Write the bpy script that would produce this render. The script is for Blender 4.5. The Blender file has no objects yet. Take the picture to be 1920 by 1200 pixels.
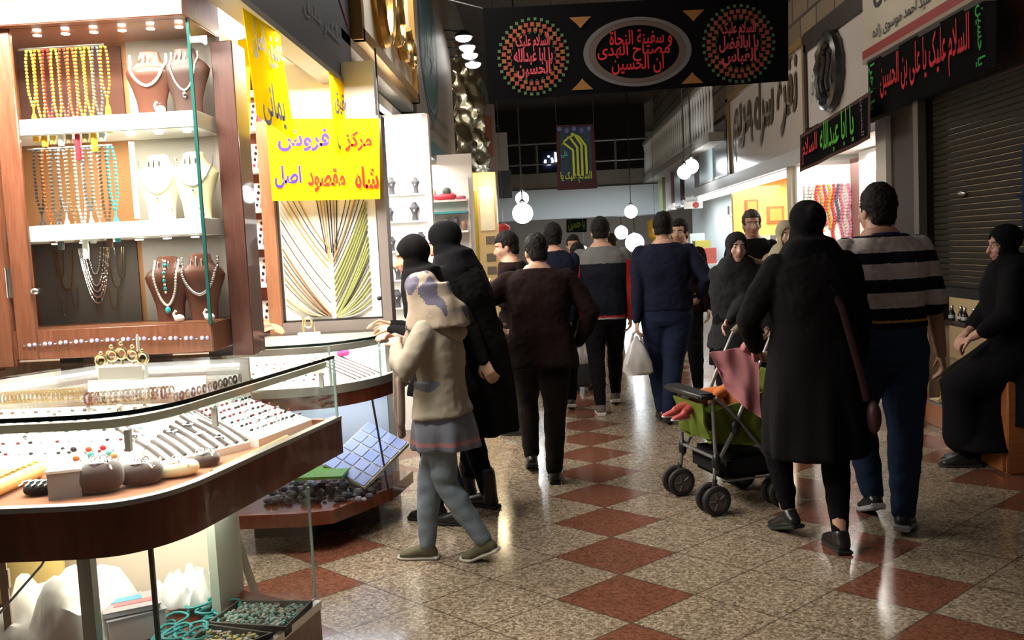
import bpy, bmesh, math, random
import numpy as np
from mathutils import Vector, Matrix, noise
random.seed(7)
SC = bpy.context.scene
COL = SC.collection
PI = math.pi
R = math.radians
# ------------------------------------------------------------------ camera
FPX, CAM_H = 1700.0, 1.5
roll, pitch, yaw = R(2.86), R(4.57), R(2.25)
F0 = np.array([-math.sin(yaw)*math.cos(pitch), math.cos(yaw)*math.cos(pitch), -math.sin(pitch)])
R0 = np.array([math.cos(yaw), math.sin(yaw), 0.0])
U0 = np.cross(R0, F0)
RC = math.cos(roll)*R0 - math.sin(roll)*U0
UC = math.sin(roll)*R0 + math.cos(roll)*U0
cd = bpy.data.cameras.new('camera')
cd.sensor_fit = 'HORIZONTAL'; cd.sensor_width = 36.0; cd.lens = FPX/1920*36.0
cd.clip_start = 0.05; cd.clip_end = 200
cam = bpy.data.objects.new('camera', cd); COL.objects.link(cam)
cam.matrix_world = Matrix(((RC[0], UC[0], -F0[0], 0), (RC[1], UC[1], -F0[1], 0), (RC[2], UC[2], -F0[2], CAM_H), (0, 0, 0, 1)))
SC.camera = cam
def P(x, y, X=None, Y=None, Z=None):
    """the real point on a world plane that the photograph shows at pixel x, y"""
    d = F0 + (x-960)/FPX*RC + (600-y)/FPX*UC
    t = X/d[0] if X is not None else (Y/d[1] if Y is not None else (Z-CAM_H)/d[2])
    return np.array([0, 0, CAM_H]) + t*d
# ------------------------------------------------------------------ world, exposure
w = bpy.data.worlds.new('arcade_dusk'); SC.world = w; w.use_nodes = True
w.node_tree.nodes['Background'].inputs[0].default_value = (0.75, 0.72, 0.7, 1)
w.node_tree.nodes['Background'].inputs[1].default_value = 0.05
SC.view_settings.view_transform = 'Standard'; SC.view_settings.look = 'None'
SC.view_settings.exposure = 0.0; SC.view_settings.gamma = 1.0
SC.cycles.use_denoising = True
SC.cycles.transparent_max_bounces = 32
SC.cycles.max_bounces = 8
def area(name, loc, size, power, color=(1, 1, 1), rot=(0, 0, 0), spread=180):
    l = bpy.data.lights.new(name, 'AREA'); l.shape = 'RECTANGLE'; l.size, l.size_y = size
    l.energy = power; l.color = color; l.spread = R(spread)
    o = bpy.data.objects.new(name, l); COL.objects.link(o); o.location = loc; o.rotation_euler = rot
    return o
def point(name, loc, power, color=(1, 1, 1), rad=0.04):
    l = bpy.data.lights.new(name, 'POINT'); l.energy = power; l.color = color; l.shadow_soft_size = rad
    o = bpy.data.objects.new(name, l); COL.objects.link(o); o.location = loc
    return o
LW = (1.0, 0.96, 0.88); LC = (0.86, 0.95, 1.0); LY = (1.0, 0.80, 0.5)
# left jeweller: tubes over the first and second counters, shop ceiling behind them
area('counter_tube_light', (-1.75, 3.13, 2.61), (1.4, 0.16), 105, LW)
area('stall_tube_light', (-1.3, 4.6, 2.5), (0.8, 1.1), 105, LW)
area('stall_back_light', (-1.35, 6.7, 2.62), (0.3, 1.6), 80, LW)
area('far_stall_light', (-1.3, 9.6, 2.4), (0.4, 2.6), 55, LW)
area('left_row_light', (-1.25, 14.5, 2.4), (0.4, 5.0), 30, LW)
# right shops
area('right_shop_strip_light', (3.3, 12.6, 2.25), (0.7, 5.5), 60, LW)
area('right_bead_shop_light', (3.35, 9.0, 2.3), (0.6, 1.6), 45, LW)
area('right_row_light', (3.2, 18.5, 2.3), (0.6, 5.0), 90, LC)
area('bridge_light', (1.0, 21.5, 2.9), (2.6, 0.4), 60, LC)
area('low_case_light', (3.25, 6.6, 0.74), (0.25, 0.9), 7, LY)
# dim ceiling lights high under the roof, then added fill lights
area('arcade_ceiling_light', (1.2, 3.0, 4.6), (1.2, 0.3), 9, (1, 0.93, 0.85))
area('arcade_ceiling_light', (1.2, 10.0, 4.6), (1.2, 0.3), 12, (1, 0.93, 0.85))
area('added_sign_fill', (-0.55, 7.1, 4.5), (0.2, 2.0), 80, LW, (0, R(28), 0))  # added fill that brightens the gold-lettered sign, no fitting there
point('added_stall_fill', (-1.45, 6.1, 2.25), 30, LW, 0.08)  # added bare point light to brighten soffit and partitions, no lamp there
area('added_far_fill', (1.0, 28.5, 4.6), (2.5, 1.0), 140, LC)  # added fill lifting the dark end beyond the bridge
area('added_side_fill', (0.2, 9.5, 4.7), (0.3, 4.0), 24, (1, 0.94, 0.88), (0, R(-58), 0))  # added fill aimed at the right-hand signs, no fitting behind it
# ------------------------------------------------------------------ materials
MATS = {}
def nn(nt, t, **k):
    n = nt.nodes.new(t)
    for a, b in k.items(): setattr(n, a, b)
    return n
def mat(name, col=(0.5, 0.5, 0.5), rough=0.6, metal=0.0, emit=None, es=1.0, spec=0.5, coat=0.0, noise_amt=0.0, nscale=20, bump=0.0, alpha=1.0, trans=0.0, sheen=0.0):
    if name in MATS: return MATS[name]
    m = bpy.data.materials.new(name); m.use_nodes = True; nt = m.node_tree
    b = nt.nodes['Principled BSDF']
    b.inputs['Base Color'].default_value = (*col, 1); b.inputs['Roughness'].default_value = rough
    b.inputs['Metallic'].default_value = metal; b.inputs['Specular IOR Level'].default_value = spec
    b.inputs['Coat Weight'].default_value = coat; b.inputs['Sheen Weight'].default_value = sheen
    b.inputs['Alpha'].default_value = alpha; b.inputs['Transmission Weight'].default_value = trans
    if emit: b.inputs['Emission Color'].default_value = (*emit, 1); b.inputs['Emission Strength'].default_value = es
    if noise_amt or bump:
        tc = nn(nt, 'ShaderNodeTexCoord'); nz = nn(nt, 'ShaderNodeTexNoise'); nz.inputs['Scale'].default_value = nscale; nz.inputs['Detail'].default_value = 4
        nt.links.new(tc.outputs['Object'], nz.inputs['Vector'])
        if noise_amt:
            mx = nn(nt, 'ShaderNodeMix', data_type='RGBA')
            mx.inputs[6].default_value = (*[max(0, c*(1-noise_amt)) for c in col], 1); mx.inputs[7].default_value = (*[min(1, c*(1+noise_amt)) for c in col], 1)
            nt.links.new(nz.outputs['Fac'], mx.inputs[0]); nt.links.new(mx.outputs[2], b.inputs['Base Color'])
        if bump:
            bp = nn(nt, 'ShaderNodeBump'); bp.inputs['Strength'].default_value = bump; bp.inputs['Distance'].default_value = 0.01
            nt.links.new(nz.outputs['Fac'], bp.inputs['Height']); nt.links.new(bp.outputs[0], b.inputs['Normal'])
    MATS[name] = m; return m
def glow(name, col=(1, 1, 1), es=1.0):
    if name in MATS: return MATS[name]
    m = bpy.data.materials.new(name); m.use_nodes = True; nt = m.node_tree; nt.nodes.clear()
    e = nn(nt, 'ShaderNodeEmission'); o = nn(nt, 'ShaderNodeOutputMaterial')
    e.inputs[0].default_value = (*col, 1); e.inputs[1].default_value = es; nt.links.new(e.outputs[0], o.inputs[0])
    MATS[name] = m; return m
def glass(name='clear_glass', tint=(0.97, 0.99, 0.98), refl=0.9):
    if name in MATS: return MATS[name]
    m = bpy.data.materials.new(name); m.use_nodes = True; nt = m.node_tree; nt.nodes.clear()
    t = nn(nt, 'ShaderNodeBsdfTransparent'); g = nn(nt, 'ShaderNodeBsdfGlossy'); mx = nn(nt, 'ShaderNodeMixShader'); o = nn(nt, 'ShaderNodeOutputMaterial')
    lw = nn(nt, 'ShaderNodeLayerWeight'); lw.inputs[0].default_value = 0.5
    pw = nn(nt, 'ShaderNodeMath', operation='POWER'); pw.inputs[1].default_value = 4.5; ma = nn(nt, 'ShaderNodeMath', operation='MULTIPLY_ADD'); ma.inputs[1].default_value = 0.55*refl; ma.inputs[2].default_value = 0.03*refl
    t.inputs[0].default_value = (*tint, 1); g.inputs['Roughness'].default_value = 0.02; g.inputs[0].default_value = (1, 1, 1, 1)
    nt.links.new(lw.outputs['Facing'], pw.inputs[0]); nt.links.new(pw.outputs[0], ma.inputs[0]); nt.links.new(ma.outputs[0], mx.inputs[0])
    nt.links.new(t.outputs[0], mx.inputs[1]); nt.links.new(g.outputs[0], mx.inputs[2]); nt.links.new(mx.outputs[0], o.inputs[0])
    MATS[name] = m; return m
def wood(name, c1, c2, rough=0.3, scale=(2, 2, 14), coat=0.3):
    if name in MATS: return MATS[name]
    m = mat(name, c1, rough, coat=coat); nt = m.node_tree; b = nt.nodes['Principled BSDF']
    tc = nn(nt, 'ShaderNodeTexCoord'); mp = nn(nt, 'ShaderNodeMapping'); mp.inputs['Scale'].default_value = scale
    nz = nn(nt, 'ShaderNodeTexNoise'); nz.inputs['Scale'].default_value = 4; nz.inputs['Detail'].default_value = 6; nz.inputs['Distortion'].default_value = 1.2
    cr = nn(nt, 'ShaderNodeValToRGB'); cr.color_ramp.elements[0].position = 0.3; cr.color_ramp.elements[0].color = (*c1, 1)
    cr.color_ramp.elements[1].position = 0.75; cr.color_ramp.elements[1].color = (*c2, 1)
    nt.links.new(tc.outputs['Object'], mp.inputs[0]); nt.links.new(mp.outputs[0], nz.inputs['Vector']); nt.links.new(nz.outputs['Fac'], cr.inputs[0]); nt.links.new(cr.outputs[0], b.inputs['Base Color'])
    return m
def thin(name, col, tr=0.5):
    """thin plastic sheet that also passes light through from behind"""
    m = bpy.data.materials.new(name); m.use_nodes = True; nt = m.node_tree; nt.nodes.clear()
    d = nn(nt, 'ShaderNodeBsdfDiffuse'); t = nn(nt, 'ShaderNodeBsdfTranslucent'); mx = nn(nt, 'ShaderNodeMixShader'); o = nn(nt, 'ShaderNodeOutputMaterial')
    d.inputs[0].default_value = t.inputs[0].default_value = (*col, 1); mx.inputs[0].default_value = tr
    nt.links.new(d.outputs[0], mx.inputs[1]); nt.links.new(t.outputs[0], mx.inputs[2]); nt.links.new(mx.outputs[0], o.inputs[0]); MATS[name] = m; return m
GL = glass()
MAHOG = wood('mahogany_veneer', (0.125, 0.027, 0.012), (0.23, 0.060, 0.024), 0.22, (3, 3, 0.6), 0.5)
REDWOOD = wood('reddish_cabinet_wood', (0.17, 0.055, 0.026), (0.27, 0.10, 0.05), 0.35, (14, 14, 1.2), 0.3)
ORWOOD = wood('orange_wood', (0.33, 0.10, 0.025), (0.45, 0.16, 0.05), 0.4, (2, 14, 14), 0.2)
BRNWOOD = wood('brown_frame_wood', (0.25, 0.10, 0.045), (0.36, 0.16, 0.08), 0.4, (14, 14, 1), 0.1)
DKWOOD = wood('dark_wood', (0.02, 0.012, 0.008), (0.04, 0.025, 0.018), 0.5, (10, 10, 1), 0.0)
WHITE = mat('white_paint', (0.82, 0.81, 0.78), 0.5)
CREAM = mat('cream_laminate', (0.80, 0.72, 0.55), 0.45)
STEEL = mat('brushed_steel', (0.55, 0.55, 0.54), 0.28, 1.0)
GUNMETAL = mat('dark_metal', (0.10, 0.10, 0.10), 0.35, 0.9)
SILVER = mat('silver', (0.85, 0.85, 0.86), 0.18, 1.0)
GOLD = mat('gold', (0.85, 0.55, 0.16), 0.22, 1.0)
BLACK = mat('black_plastic', (0.012, 0.012, 0.013), 0.4)
GEDGE = mat('green_glass_edge', (0.02, 0.10, 0.085), 0.15)
DEDGE = mat('dark_glass_edge', (0.015, 0.035, 0.035), 0.15)
# ------------------------------------------------------------------ mesh building
class MB:
    def __init__(s): s.v = []; s.f = []; s.m = []
    def add(s, v, f, mi=0):
        n = len(s.v); s.v += [tuple(map(float, p)) for p in v]; s.f += [tuple(i+n for i in q) for q in f]; s.m += [mi]*len(f); return s
    def box(s, a, b, mi=0):
        (x0, y0, z0), (x1, y1, z1) = a, b
        v = [(x, y, z) for z in (z0, z1) for y in (y0, y1) for x in (x0, x1)]
        return s.add(v, [(0, 2, 3, 1), (4, 5, 7, 6), (0, 1, 5, 4), (2, 6, 7, 3), (0, 4, 6, 2), (1, 3, 7, 5)], mi)
    def obox(s, c, ax, h, mi=0):
        ax = [np.array(a, float) for a in ax]; c = np.array(c, float)
        v = [c+sx*h[0]*ax[0]+sy*h[1]*ax[1]+sz*h[2]*ax[2] for sz in (-1, 1) for sy in (-1, 1) for sx in (-1, 1)]
        return s.add(v, [(0, 2, 3, 1), (4, 5, 7, 6), (0, 1, 5, 4), (2, 6, 7, 3), (0, 4, 6, 2), (1, 3, 7, 5)], mi)
    def tube(s, pts, r, seg=8, mi=0, closed=False, flat=1.0, hint=(0, 0, 1)):
        v, f = tube_geo(pts, r, seg, closed, flat, hint); return s.add(v, f, mi)
    def ell(s, c, r, seg=12, rings=8, mi=0):
        v, f = ell_geo(c, r, seg, rings); return s.add(v, f, mi)
    def lathe(s, prof, c=(0, 0, 0), seg=20, mi=0, sx=1, sy=1):
        v = []; f = []; n = len(prof)
        for r, z in prof:
            for k in range(seg): a = 2*PI*k/seg; v.append((c[0]+sx*r*math.cos(a), c[1]+sy*r*math.sin(a), c[2]+z))
        for i in range(n-1):
            for k in range(seg): f.append((i*seg+k, i*seg+(k+1) % seg, (i+1)*seg+(k+1) % seg, (i+1)*seg+k))
        f.append(tuple(range(seg))[::-1]); f.append(tuple((n-1)*seg+k for k in range(seg)))
        return s.add(v, f, mi)
    def prism(s, poly, z0, z1, mi=0):
        n = len(poly); v = [(p[0], p[1], z0) for p in poly]+[(p[0], p[1], z1) for p in poly]
        return s.add(v, [tuple(range(n))[::-1], tuple(range(n, 2*n))]+[(i, (i+1) % n, n+(i+1) % n, n+i) for i in range(n)], mi)
    def wall(s, path, z0, z1, th, mi=0):
        """upright strip of thickness th following a plan path (offset to the left of travel)"""
        q = offset(path, th); n = len(path)
        v = [(p[0], p[1], z) for z in (z0, z1) for p in list(path)+list(q)]; f = []; N = 2*n
        for i in range(n-1):
            f += [(i, i+1, N+i+1, N+i), (n+i+1, n+i, N+n+i, N+n+i+1), (i+1, i, n+i, n+i+1), (N+i, N+i+1, N+n+i+1, N+n+i)]
        f += [(0, N, N+n, n), (n-1, 2*n-1, N+2*n-1, N+n-1)]
        return s.add(v, f, mi)
    def quad(s, a, b, c, d, mi=0): return s.add([a, b, c, d], [(0, 1, 2, 3)], mi)
    def slab(s, a, b, c, d, th, mi=0):
        a, b, c, d = [np.array(q, float) for q in (a, b, c, d)]; n = np.cross(b-a, d-a); n = n/np.linalg.norm(n)*th
        return s.add([a, b, c, d, a-n, b-n, c-n, d-n], [(0, 1, 2, 3), (7, 6, 5, 4), (0, 4, 5, 1), (1, 5, 6, 2), (2, 6, 7, 3), (3, 7, 4, 0)], mi)
def offset(path, th):
    out = []; p = [np.array(q[:2], float) for q in path]
    for i in range(len(p)):
        a = p[max(0, i-1)]; b = p[min(len(p)-1, i+1)]; d = (b-a)/np.linalg.norm(b-a)
        out.append(p[i]+th*np.array([-d[1], d[0]]))
    return out
def _n(v): v = np.array(v, float); return v/(np.linalg.norm(v)+1e-12)
def tube_geo(pts, r, seg=8, closed=False, flat=1.0, hint=(0, 0, 1)):
    pts = [np.array(p, float) for p in pts]; n = len(pts); v = []; f = []
    rs = r if isinstance(r, (list, tuple, np.ndarray)) else [r]*n
    px_ = None
    for i, p in enumerate(pts):
        t = _n(pts[(i+1) % n]-pts[i-1]) if closed else _n(pts[min(n-1, i+1)]-pts[max(0, i-1)])
        h = np.array(hint, float) if px_ is None else px_
        if abs(h @ t) > 0.98: h = np.array([0, 1, 0.0]) if abs(t[1]) < 0.9 else np.array([1, 0, 0.0])
        x = _n(h-(h @ t)*t); y = np.cross(t, x); px_ = x
        rr = rs[i]; ra, rb = (rr if isinstance(rr, (tuple, list)) else (rr, rr*flat))
        for k in range(seg): a = 2*PI*k/seg; v.append(p+ra*math.cos(a)*x+rb*math.sin(a)*y)
    m = n if closed else n-1
    for i in range(m):
        j = (i+1) % n
        for k in range(seg): f.append((i*seg+k, i*seg+(k+1) % seg, j*seg+(k+1) % seg, j*seg+k))
    if not closed: f.append(tuple(range(seg))[::-1]); f.append(tuple((n-1)*seg+k for k in range(seg)))
    return v, f
def ell_geo(c, r, seg=12, rings=8, M=None):
    c = np.array(c, float); r = (r, r, r) if isinstance(r, (int, float)) else r
    v = [(0, 0, -1.0)]; f = []
    for i in range(1, rings):
        a = -PI/2+PI*i/rings
        for k in range(seg): b = 2*PI*k/seg; v.append((math.cos(a)*math.cos(b), math.cos(a)*math.sin(b), math.sin(a)))
    v.append((0, 0, 1.0)); v = np.array(v)*np.array(r)
    if M is not None: v = v @ np.array(M).T
    v = v+c
    for k in range(seg): f.append((0, 1+(k+1) % seg, 1+k)); f.append((len(v)-1, 1+(rings-2)*seg+k, 1+(rings-2)*seg+(k+1) % seg))
    for i in range(rings-2):
        for k in range(seg): f.append((1+i*seg+k, 1+i*seg+(k+1) % seg, 1+(i+1)*seg+(k+1) % seg, 1+(i+1)*seg+k))
    return v, f
BASE = {}
def link(o, parent=None):
    COL.objects.link(o)
    if parent is not None: o.parent = parent
    return o
def obj(name, mb, mats, parent=None, smooth=True, label=None, at=None, local=False, bevel=0):
    """one mesh object; vertices are given in world space and stored about the object's (or its parent's) base"""
    mats = mats if isinstance(mats, (list, tuple)) else [mats]
    org = np.array(at if at is not None else (0, 0, 0), float)
    if parent is not None and not local: org = BASE.get(parent.name, np.zeros(3))
    v = np.array(mb.v)-(0 if local else org)
    me = bpy.data.meshes.new(name); me.from_pydata([tuple(p) for p in v], [], mb.f); me.update()
    for m in mats: me.materials.append(m)
    if len(mats) > 1: me.polygons.foreach_set('material_index', mb.m)
    o = link(bpy.data.objects.new(name, me), parent)
    if smooth:
        me.shade_smooth()
        try: me.set_sharp_from_angle(angle=R(38))
        except Exception: pass
    if parent is None: o.location = org
    BASE[o.name] = org
    if label: o['label'] = label
    if bevel:
        bm = bmesh.new(); bm.from_mesh(me)
        bmesh.ops.bevel(bm, geom=[e for e in bm.edges if e.calc_face_angle(0) > 0.6], offset=bevel, segments=2, affect='EDGES', clamp_overlap=True)
        bm.to_mesh(me); bm.free()
    return o
def tag(o, label, cat, group=None):
    o['label'] = label; o['category'] = cat
    if group: o['group'] = group
    return o
def thing(name, label, cat, loc=(0, 0, 0), group=None, rz=0):
    o = link(bpy.data.objects.new(name, None)); o.location = loc; o.rotation_euler = (0, 0, rz); o.empty_display_size = 0.05
    BASE[o.name] = np.array(loc, float); return tag(o, label, cat, group)
def struct(name, mb, m, smooth=False):
    o = obj(name, mb, m, None, smooth); o['kind'] = 'structure'; return o
def dup(o, loc, rz=None, label=None, scale=None):
    r = o.copy(); COL.objects.link(r); r.location = loc
    if rz is not None: r.rotation_euler = (0, 0, rz)
    if scale: r.scale = scale if isinstance(scale, tuple) else (scale,)*3
    if label: r['label'] = label
    for ch in list(o.children):
        c = ch.copy(); COL.objects.link(c); c.parent = r
        for g in list(ch.children):
            d = g.copy(); COL.objects.link(d); d.parent = c
    return r
# ------------------------------------------------------------------ Persian lettering (joined letter forms, set right to left)
_F = {}
def _l(ch, base, n): _F[ch] = [chr(base+i) for i in range(n)]
for ch, b, n in (('ا', 0xFE8D, 2), ('ب', 0xFE8F, 4), ('ة', 0xFE93, 2), ('ت', 0xFE95, 4), ('ج', 0xFE9D, 4), ('ح', 0xFEA1, 4), ('خ', 0xFEA5, 4), ('د', 0xFEA9, 2), ('ر', 0xFEAD, 2), ('ز', 0xFEAF, 2), ('س', 0xFEB1, 4), ('ش', 0xFEB5, 4), ('ص', 0xFEB9, 4), ('ض', 0xFEBD, 4), ('ط', 0xFEC1, 4), ('ع', 0xFEC9, 4), ('غ', 0xFECD, 4), ('ف', 0xFED1, 4), ('ق', 0xFED5, 4), ('ک', 0xFB8E, 4), ('گ', 0xFB92, 4), ('ل', 0xFEDD, 4), ('م', 0xFEE1, 4), ('ن', 0xFEE5, 4), ('ه', 0xFEE9, 4), ('و', 0xFEED, 2), ('ی', 0xFBFC, 4), ('پ', 0xFB56, 4)): _l(ch, b, n)
def shape(s):
    out = []
    for wd in s.split(' '):
        g = []; i = 0; prev = False
        while i < len(wd):
            c = wd[i]
            if c == 'ل' and i+1 < len(wd) and wd[i+1] == 'ا':
                g.append('\uFEFC' if prev else '\uFEFB'); prev = False; i += 2; continue
            F = _F.get(c)
            if not F: g.append(c); prev = False; i += 1; continue
            nx = i+1 < len(wd) and wd[i+1] in _F and len(F) == 4
            g.append(F[(3 if nx else 1) if prev else (2 if nx else 0)]); prev = len(F) == 4; i += 1
        out.append(''.join(reversed(g)))
    return ' '.join(reversed(out))
def text(name, s, c, xd, ud, width, height, m, parent=None, depth=0.002, bold=0.0, label=None, spacing=1.0, shear=0.0):
    """raised lettering centred on c, reading along xd with its tops toward ud, fitted to width x height"""
    cu = bpy.data.curves.new(name, 'FONT'); cu.body = shape(s); cu.align_x = 'CENTER'; cu.align_y = 'CENTER'; cu.offset = bold; cu.extrude = 0.0; cu.resolution_u = 3; cu.shear = shear; cu.space_character = spacing
    o = bpy.data.objects.new(name, cu); COL.objects.link(o); bpy.context.view_layer.update()
    me = bpy.data.meshes.new_from_object(o.evaluated_get(bpy.context.evaluated_depsgraph_get()))
    bpy.data.objects.remove(o); bpy.data.curves.remove(cu)
    n = len(me.vertices); v = np.empty(n*3, np.float32); me.vertices.foreach_get('co', v); v = v.reshape(-1, 3).astype(float)
    lo, hi = v.min(0), v.max(0)
    v = v-(lo+hi)/2; k = np.array([width/(hi[0]-lo[0]), height/(hi[1]-lo[1])])
    xd = _n(xd); ud = _n(ud); nd = np.cross(xd, ud)
    w_ = np.array(c)+np.outer(v[:, 0]*k[0], xd)+np.outer(v[:, 1]*k[1], ud)
    mb = MB(); fs = [tuple(p.vertices) for p in me.polygons]
    mb.add(list(w_+nd*depth), fs); bpy.data.meshes.remove(me)
    return obj(name, mb, m, parent, smooth=False, label=label)
# ================================================================== SETTING
def floor_mat():
    m = mat('terrazzo_floor', (0.4, 0.36, 0.3), 0.16); nt = m.node_tree; b = nt.nodes['Principled BSDF']; L = nt.links.new
    geo = nn(nt, 'ShaderNodeNewGeometry'); sp = nn(nt, 'ShaderNodeSeparateXYZ'); L(geo.outputs['Position'], sp.inputs[0])
    def M(op, a, b_=0.0, c=None):
        n = nn(nt, 'ShaderNodeMath', operation=op)
        for i, q in enumerate((a, b_) if c is None else (a, b_, c)):
            if isinstance(q, (int, float)): n.inputs[i].default_value = q
            else: L(q, n.inputs[i])
        return n.outputs[0]
    HX, HY, X0, Y0 = 0.2915, 0.2645, 0.275, 3.75
    u = M('DIVIDE', M('SUBTRACT', sp.outputs[0], X0), HX); v = M('DIVIDE', M('SUBTRACT', sp.outputs[1], Y0), HY)
    def red(uc, vph):
        dy = M('ABSOLUTE', M('SUBTRACT', M('FLOORED_MODULO', M('ADD', v, 1.0+vph), 2.0), 1.0))
        return M('LESS_THAN', M('ADD', M('ABSOLUTE', M('SUBTRACT', u, uc)), dy), 1.0)
    r = M('MAXIMUM', M('MAXIMUM', red(0, 0), red(-5, 1)), M('MAXIMUM', red(4, 0), red(8, 0)))
    def gr(s):
        q = M('ADD', u, M('MULTIPLY', v, s)); return M('ABSOLUTE', M('SUBTRACT', M('FLOORED_MODULO', q, 2.0), 1.0))
    g = M('LESS_THAN', M('MINIMUM', gr(1.0), gr(-1.0)), 0.022)
    vo = nn(nt, 'ShaderNodeTexVoronoi'); vo.inputs['Scale'].default_value = 95; L(geo.outputs['Position'], vo.inputs['Vector'])
    cr = nn(nt, 'ShaderNodeValToRGB'); sc = nn(nt, 'ShaderNodeSeparateColor'); L(vo.outputs['Color'], sc.inputs[0]); L(sc.outputs[0], cr.inputs[0])
    e = cr.color_ramp.elements; e[0].position = 0.0; e[0].color = (0.095, 0.068, 0.045, 1); e[1].position = 1.0; e[1].color = (0.40, 0.315, 0.23, 1)
    for p_, c_ in ((0.22, (0.165, 0.122, 0.082, 1)), (0.5, (0.215, 0.162, 0.112, 1)), (0.78, (0.29, 0.225, 0.16, 1))): q = e.new(p_); q.color = c_
    cr2 = nn(nt, 'ShaderNodeValToRGB'); L(sc.outputs[0], cr2.inputs[0]); e = cr2.color_ramp.elements
    e[0].color = (0.10, 0.036, 0.020, 1); e[1].color = (0.19, 0.075, 0.044, 1)
    nz = nn(nt, 'ShaderNodeTexNoise'); nz.inputs['Scale'].default_value = 1.3; nz.inputs['Detail'].default_value = 3; L(geo.outputs['Position'], nz.inputs['Vector'])
    mx = nn(nt, 'ShaderNodeMix', data_type='RGBA'); L(r, mx.inputs[0]); L(cr.outputs[0], mx.inputs[6]); L(cr2.outputs[0], mx.inputs[7])
    mg = nn(nt, 'ShaderNodeMix', data_type='RGBA'); L(M('MULTIPLY', g, 0.75), mg.inputs[0]); L(mx.outputs[2], mg.inputs[6]); mg.inputs[7].default_value = (0.05, 0.035, 0.025, 1)
    L(mg.outputs[2], b.inputs['Base Color']); L(M('ADD', M('MULTIPLY', nz.outputs['Fac'], 0.16), 0.07), b.inputs['Roughness'])
    return m
struct('floor', MB().box((-4.5, -3, -0.1), (5.5, 40, 0)), floor_mat())
CEIL = mat('dark_roof_panels', (0.075, 0.058, 0.045), 0.8, noise_amt=0.35, nscale=3)
struct('ceiling', MB().box((-4.5, -3, 5.5), (5.5, 40, 5.7)), CEIL)
UPW = mat('olive_grey_plaster', (0.19, 0.175, 0.14), 0.8, noise_amt=0.15, nscale=4)
struct('wall_left', MB().box((-1.42, 2.0, 2.64), (-1.26, 24, 5.5)), UPW)
def brick_mat():
    m = mat('brown_upper_cladding', (0.16, 0.11, 0.07), 0.75); nt = m.node_tree; b = nt.nodes['Principled BSDF']
    br = nn(nt, 'ShaderNodeTexBrick'); br.inputs['Scale'].default_value = 1.0; br.inputs['Brick Width'].default_value = 0.6; br.inputs['Row Height'].default_value = 0.3; br.inputs['Mortar Size'].default_value = 0.02
    br.inputs['Color1'].default_value = (0.21, 0.155, 0.10, 1); br.inputs['Color2'].default_value = (0.14, 0.10, 0.065, 1); br.inputs['Mortar'].default_value = (0.05, 0.035, 0.025, 1)
    tc = nn(nt, 'ShaderNodeTexCoord'); mp = nn(nt, 'ShaderNodeMapping'); mp.inputs['Rotation'].default_value = (PI/2, 0, PI/2)
    sx = nn(nt, 'ShaderNodeSeparateXYZ'); cx = nn(nt, 'ShaderNodeCombineXYZ'); nt.links.new(tc.outputs['Object'], sx.inputs[0]); nt.links.new(sx.outputs[1], cx.inputs[0]); nt.links.new(sx.outputs[2], cx.inputs[1])
    nt.links.new(cx.outputs[0], br.inputs['Vector']); nt.links.new(br.outputs['Color'], b.inputs['Base Color']); return m
struct('wall_right', MB().box((2.98, 2.0, 3.45), (3.15, 24, 5.5)), brick_mat())
STALLW = mat('white_stall_wall', (0.86, 0.84, 0.80), 0.6)
struct('wall_left_stalls', MB().box((-3.4, 2.0, 0), (-3.3, 24, 2.7)), STALLW)
struct('trim_1', MB().box((-3.3, 2.0, 2.64), (-1.2, 24, 2.72)), mat('stall_ceiling_white', (0.9, 0.88, 0.84), 0.5))
struct('wall_left_partition', MB().box((-3.3, 5.42, 0), (-0.96, 5.50, 2.64)), STALLW)
struct('wall_left_partition', MB().box((-3.3, 7.56, 0), (-0.93, 7.64, 2.64)), STALLW)
struct('wall_left_partition', MB().box((-3.3, 9.56, 0), (-0.72, 9.64, 2.5)), mat('rosy_stall_wall', (0.85, 0.74, 0.66), 0.6))
struct('wall_left_partition', MB().box((-3.3, 13.0, 0), (-0.86, 13.1, 2.6)), mat('amber_stall_wall', (0.80, 0.60, 0.32), 0.6))
struct('wall_right_stalls', MB().box((4.6, 4.0, 0), (4.7, 24, 3.4)), mat('warm_shop_wall', (0.85, 0.66, 0.40), 0.6))
struct('trim_2', MB().box((2.95, 7.7, 2.36), (4.6, 24, 2.44)), mat('stall_ceiling_white', (0.9, 0.88, 0.84), 0.5))
struct('wall_right_partition_far', MB().box((2.94, 14.2, 0), (4.6, 14.3, 2.36)), mat('orange_shop_wall', (0.80, 0.46, 0.16), .6))
struct('wall_right_partition', MB().box((2.92, 10.62, 0), (4.6, 10.74, 2.36)), WHITE)
struct('trim_3', MB().box((2.86, 7.70, 0), (2.98, 7.93, 2.42)), mat('grey_white_post', (0.62, 0.58, 0.54), 0.5))
struct('trim_4', MB().box((2.90, 7.10, 0), (3.1, 7.69, 2.46)), DKWOOD)
struct('trim_5', MB().box((2.86, 7.05, 0), (2.92, 7.14, 2.46)), mat('grey_shutter_rail', (0.16, 0.14, 0.12), 0.5, 0.6))
struct('trim_6', MB().box((2.86, 10.60, 0), (2.94, 10.78, 2.3)), mat('cream_post', (0.75, 0.66, 0.5), 0.5))
struct('wall_right_lower', MB().box((3.02, 4.4, 0), (3.1, 5.94, 1.05)), DKWOOD)
struct('wall_right_near', MB().box((2.98, 2.0, 2.42), (3.1, 7.7, 3.45)), mat('dark_brown_fascia', (0.06, 0.022, 0.012), 0.6))
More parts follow.
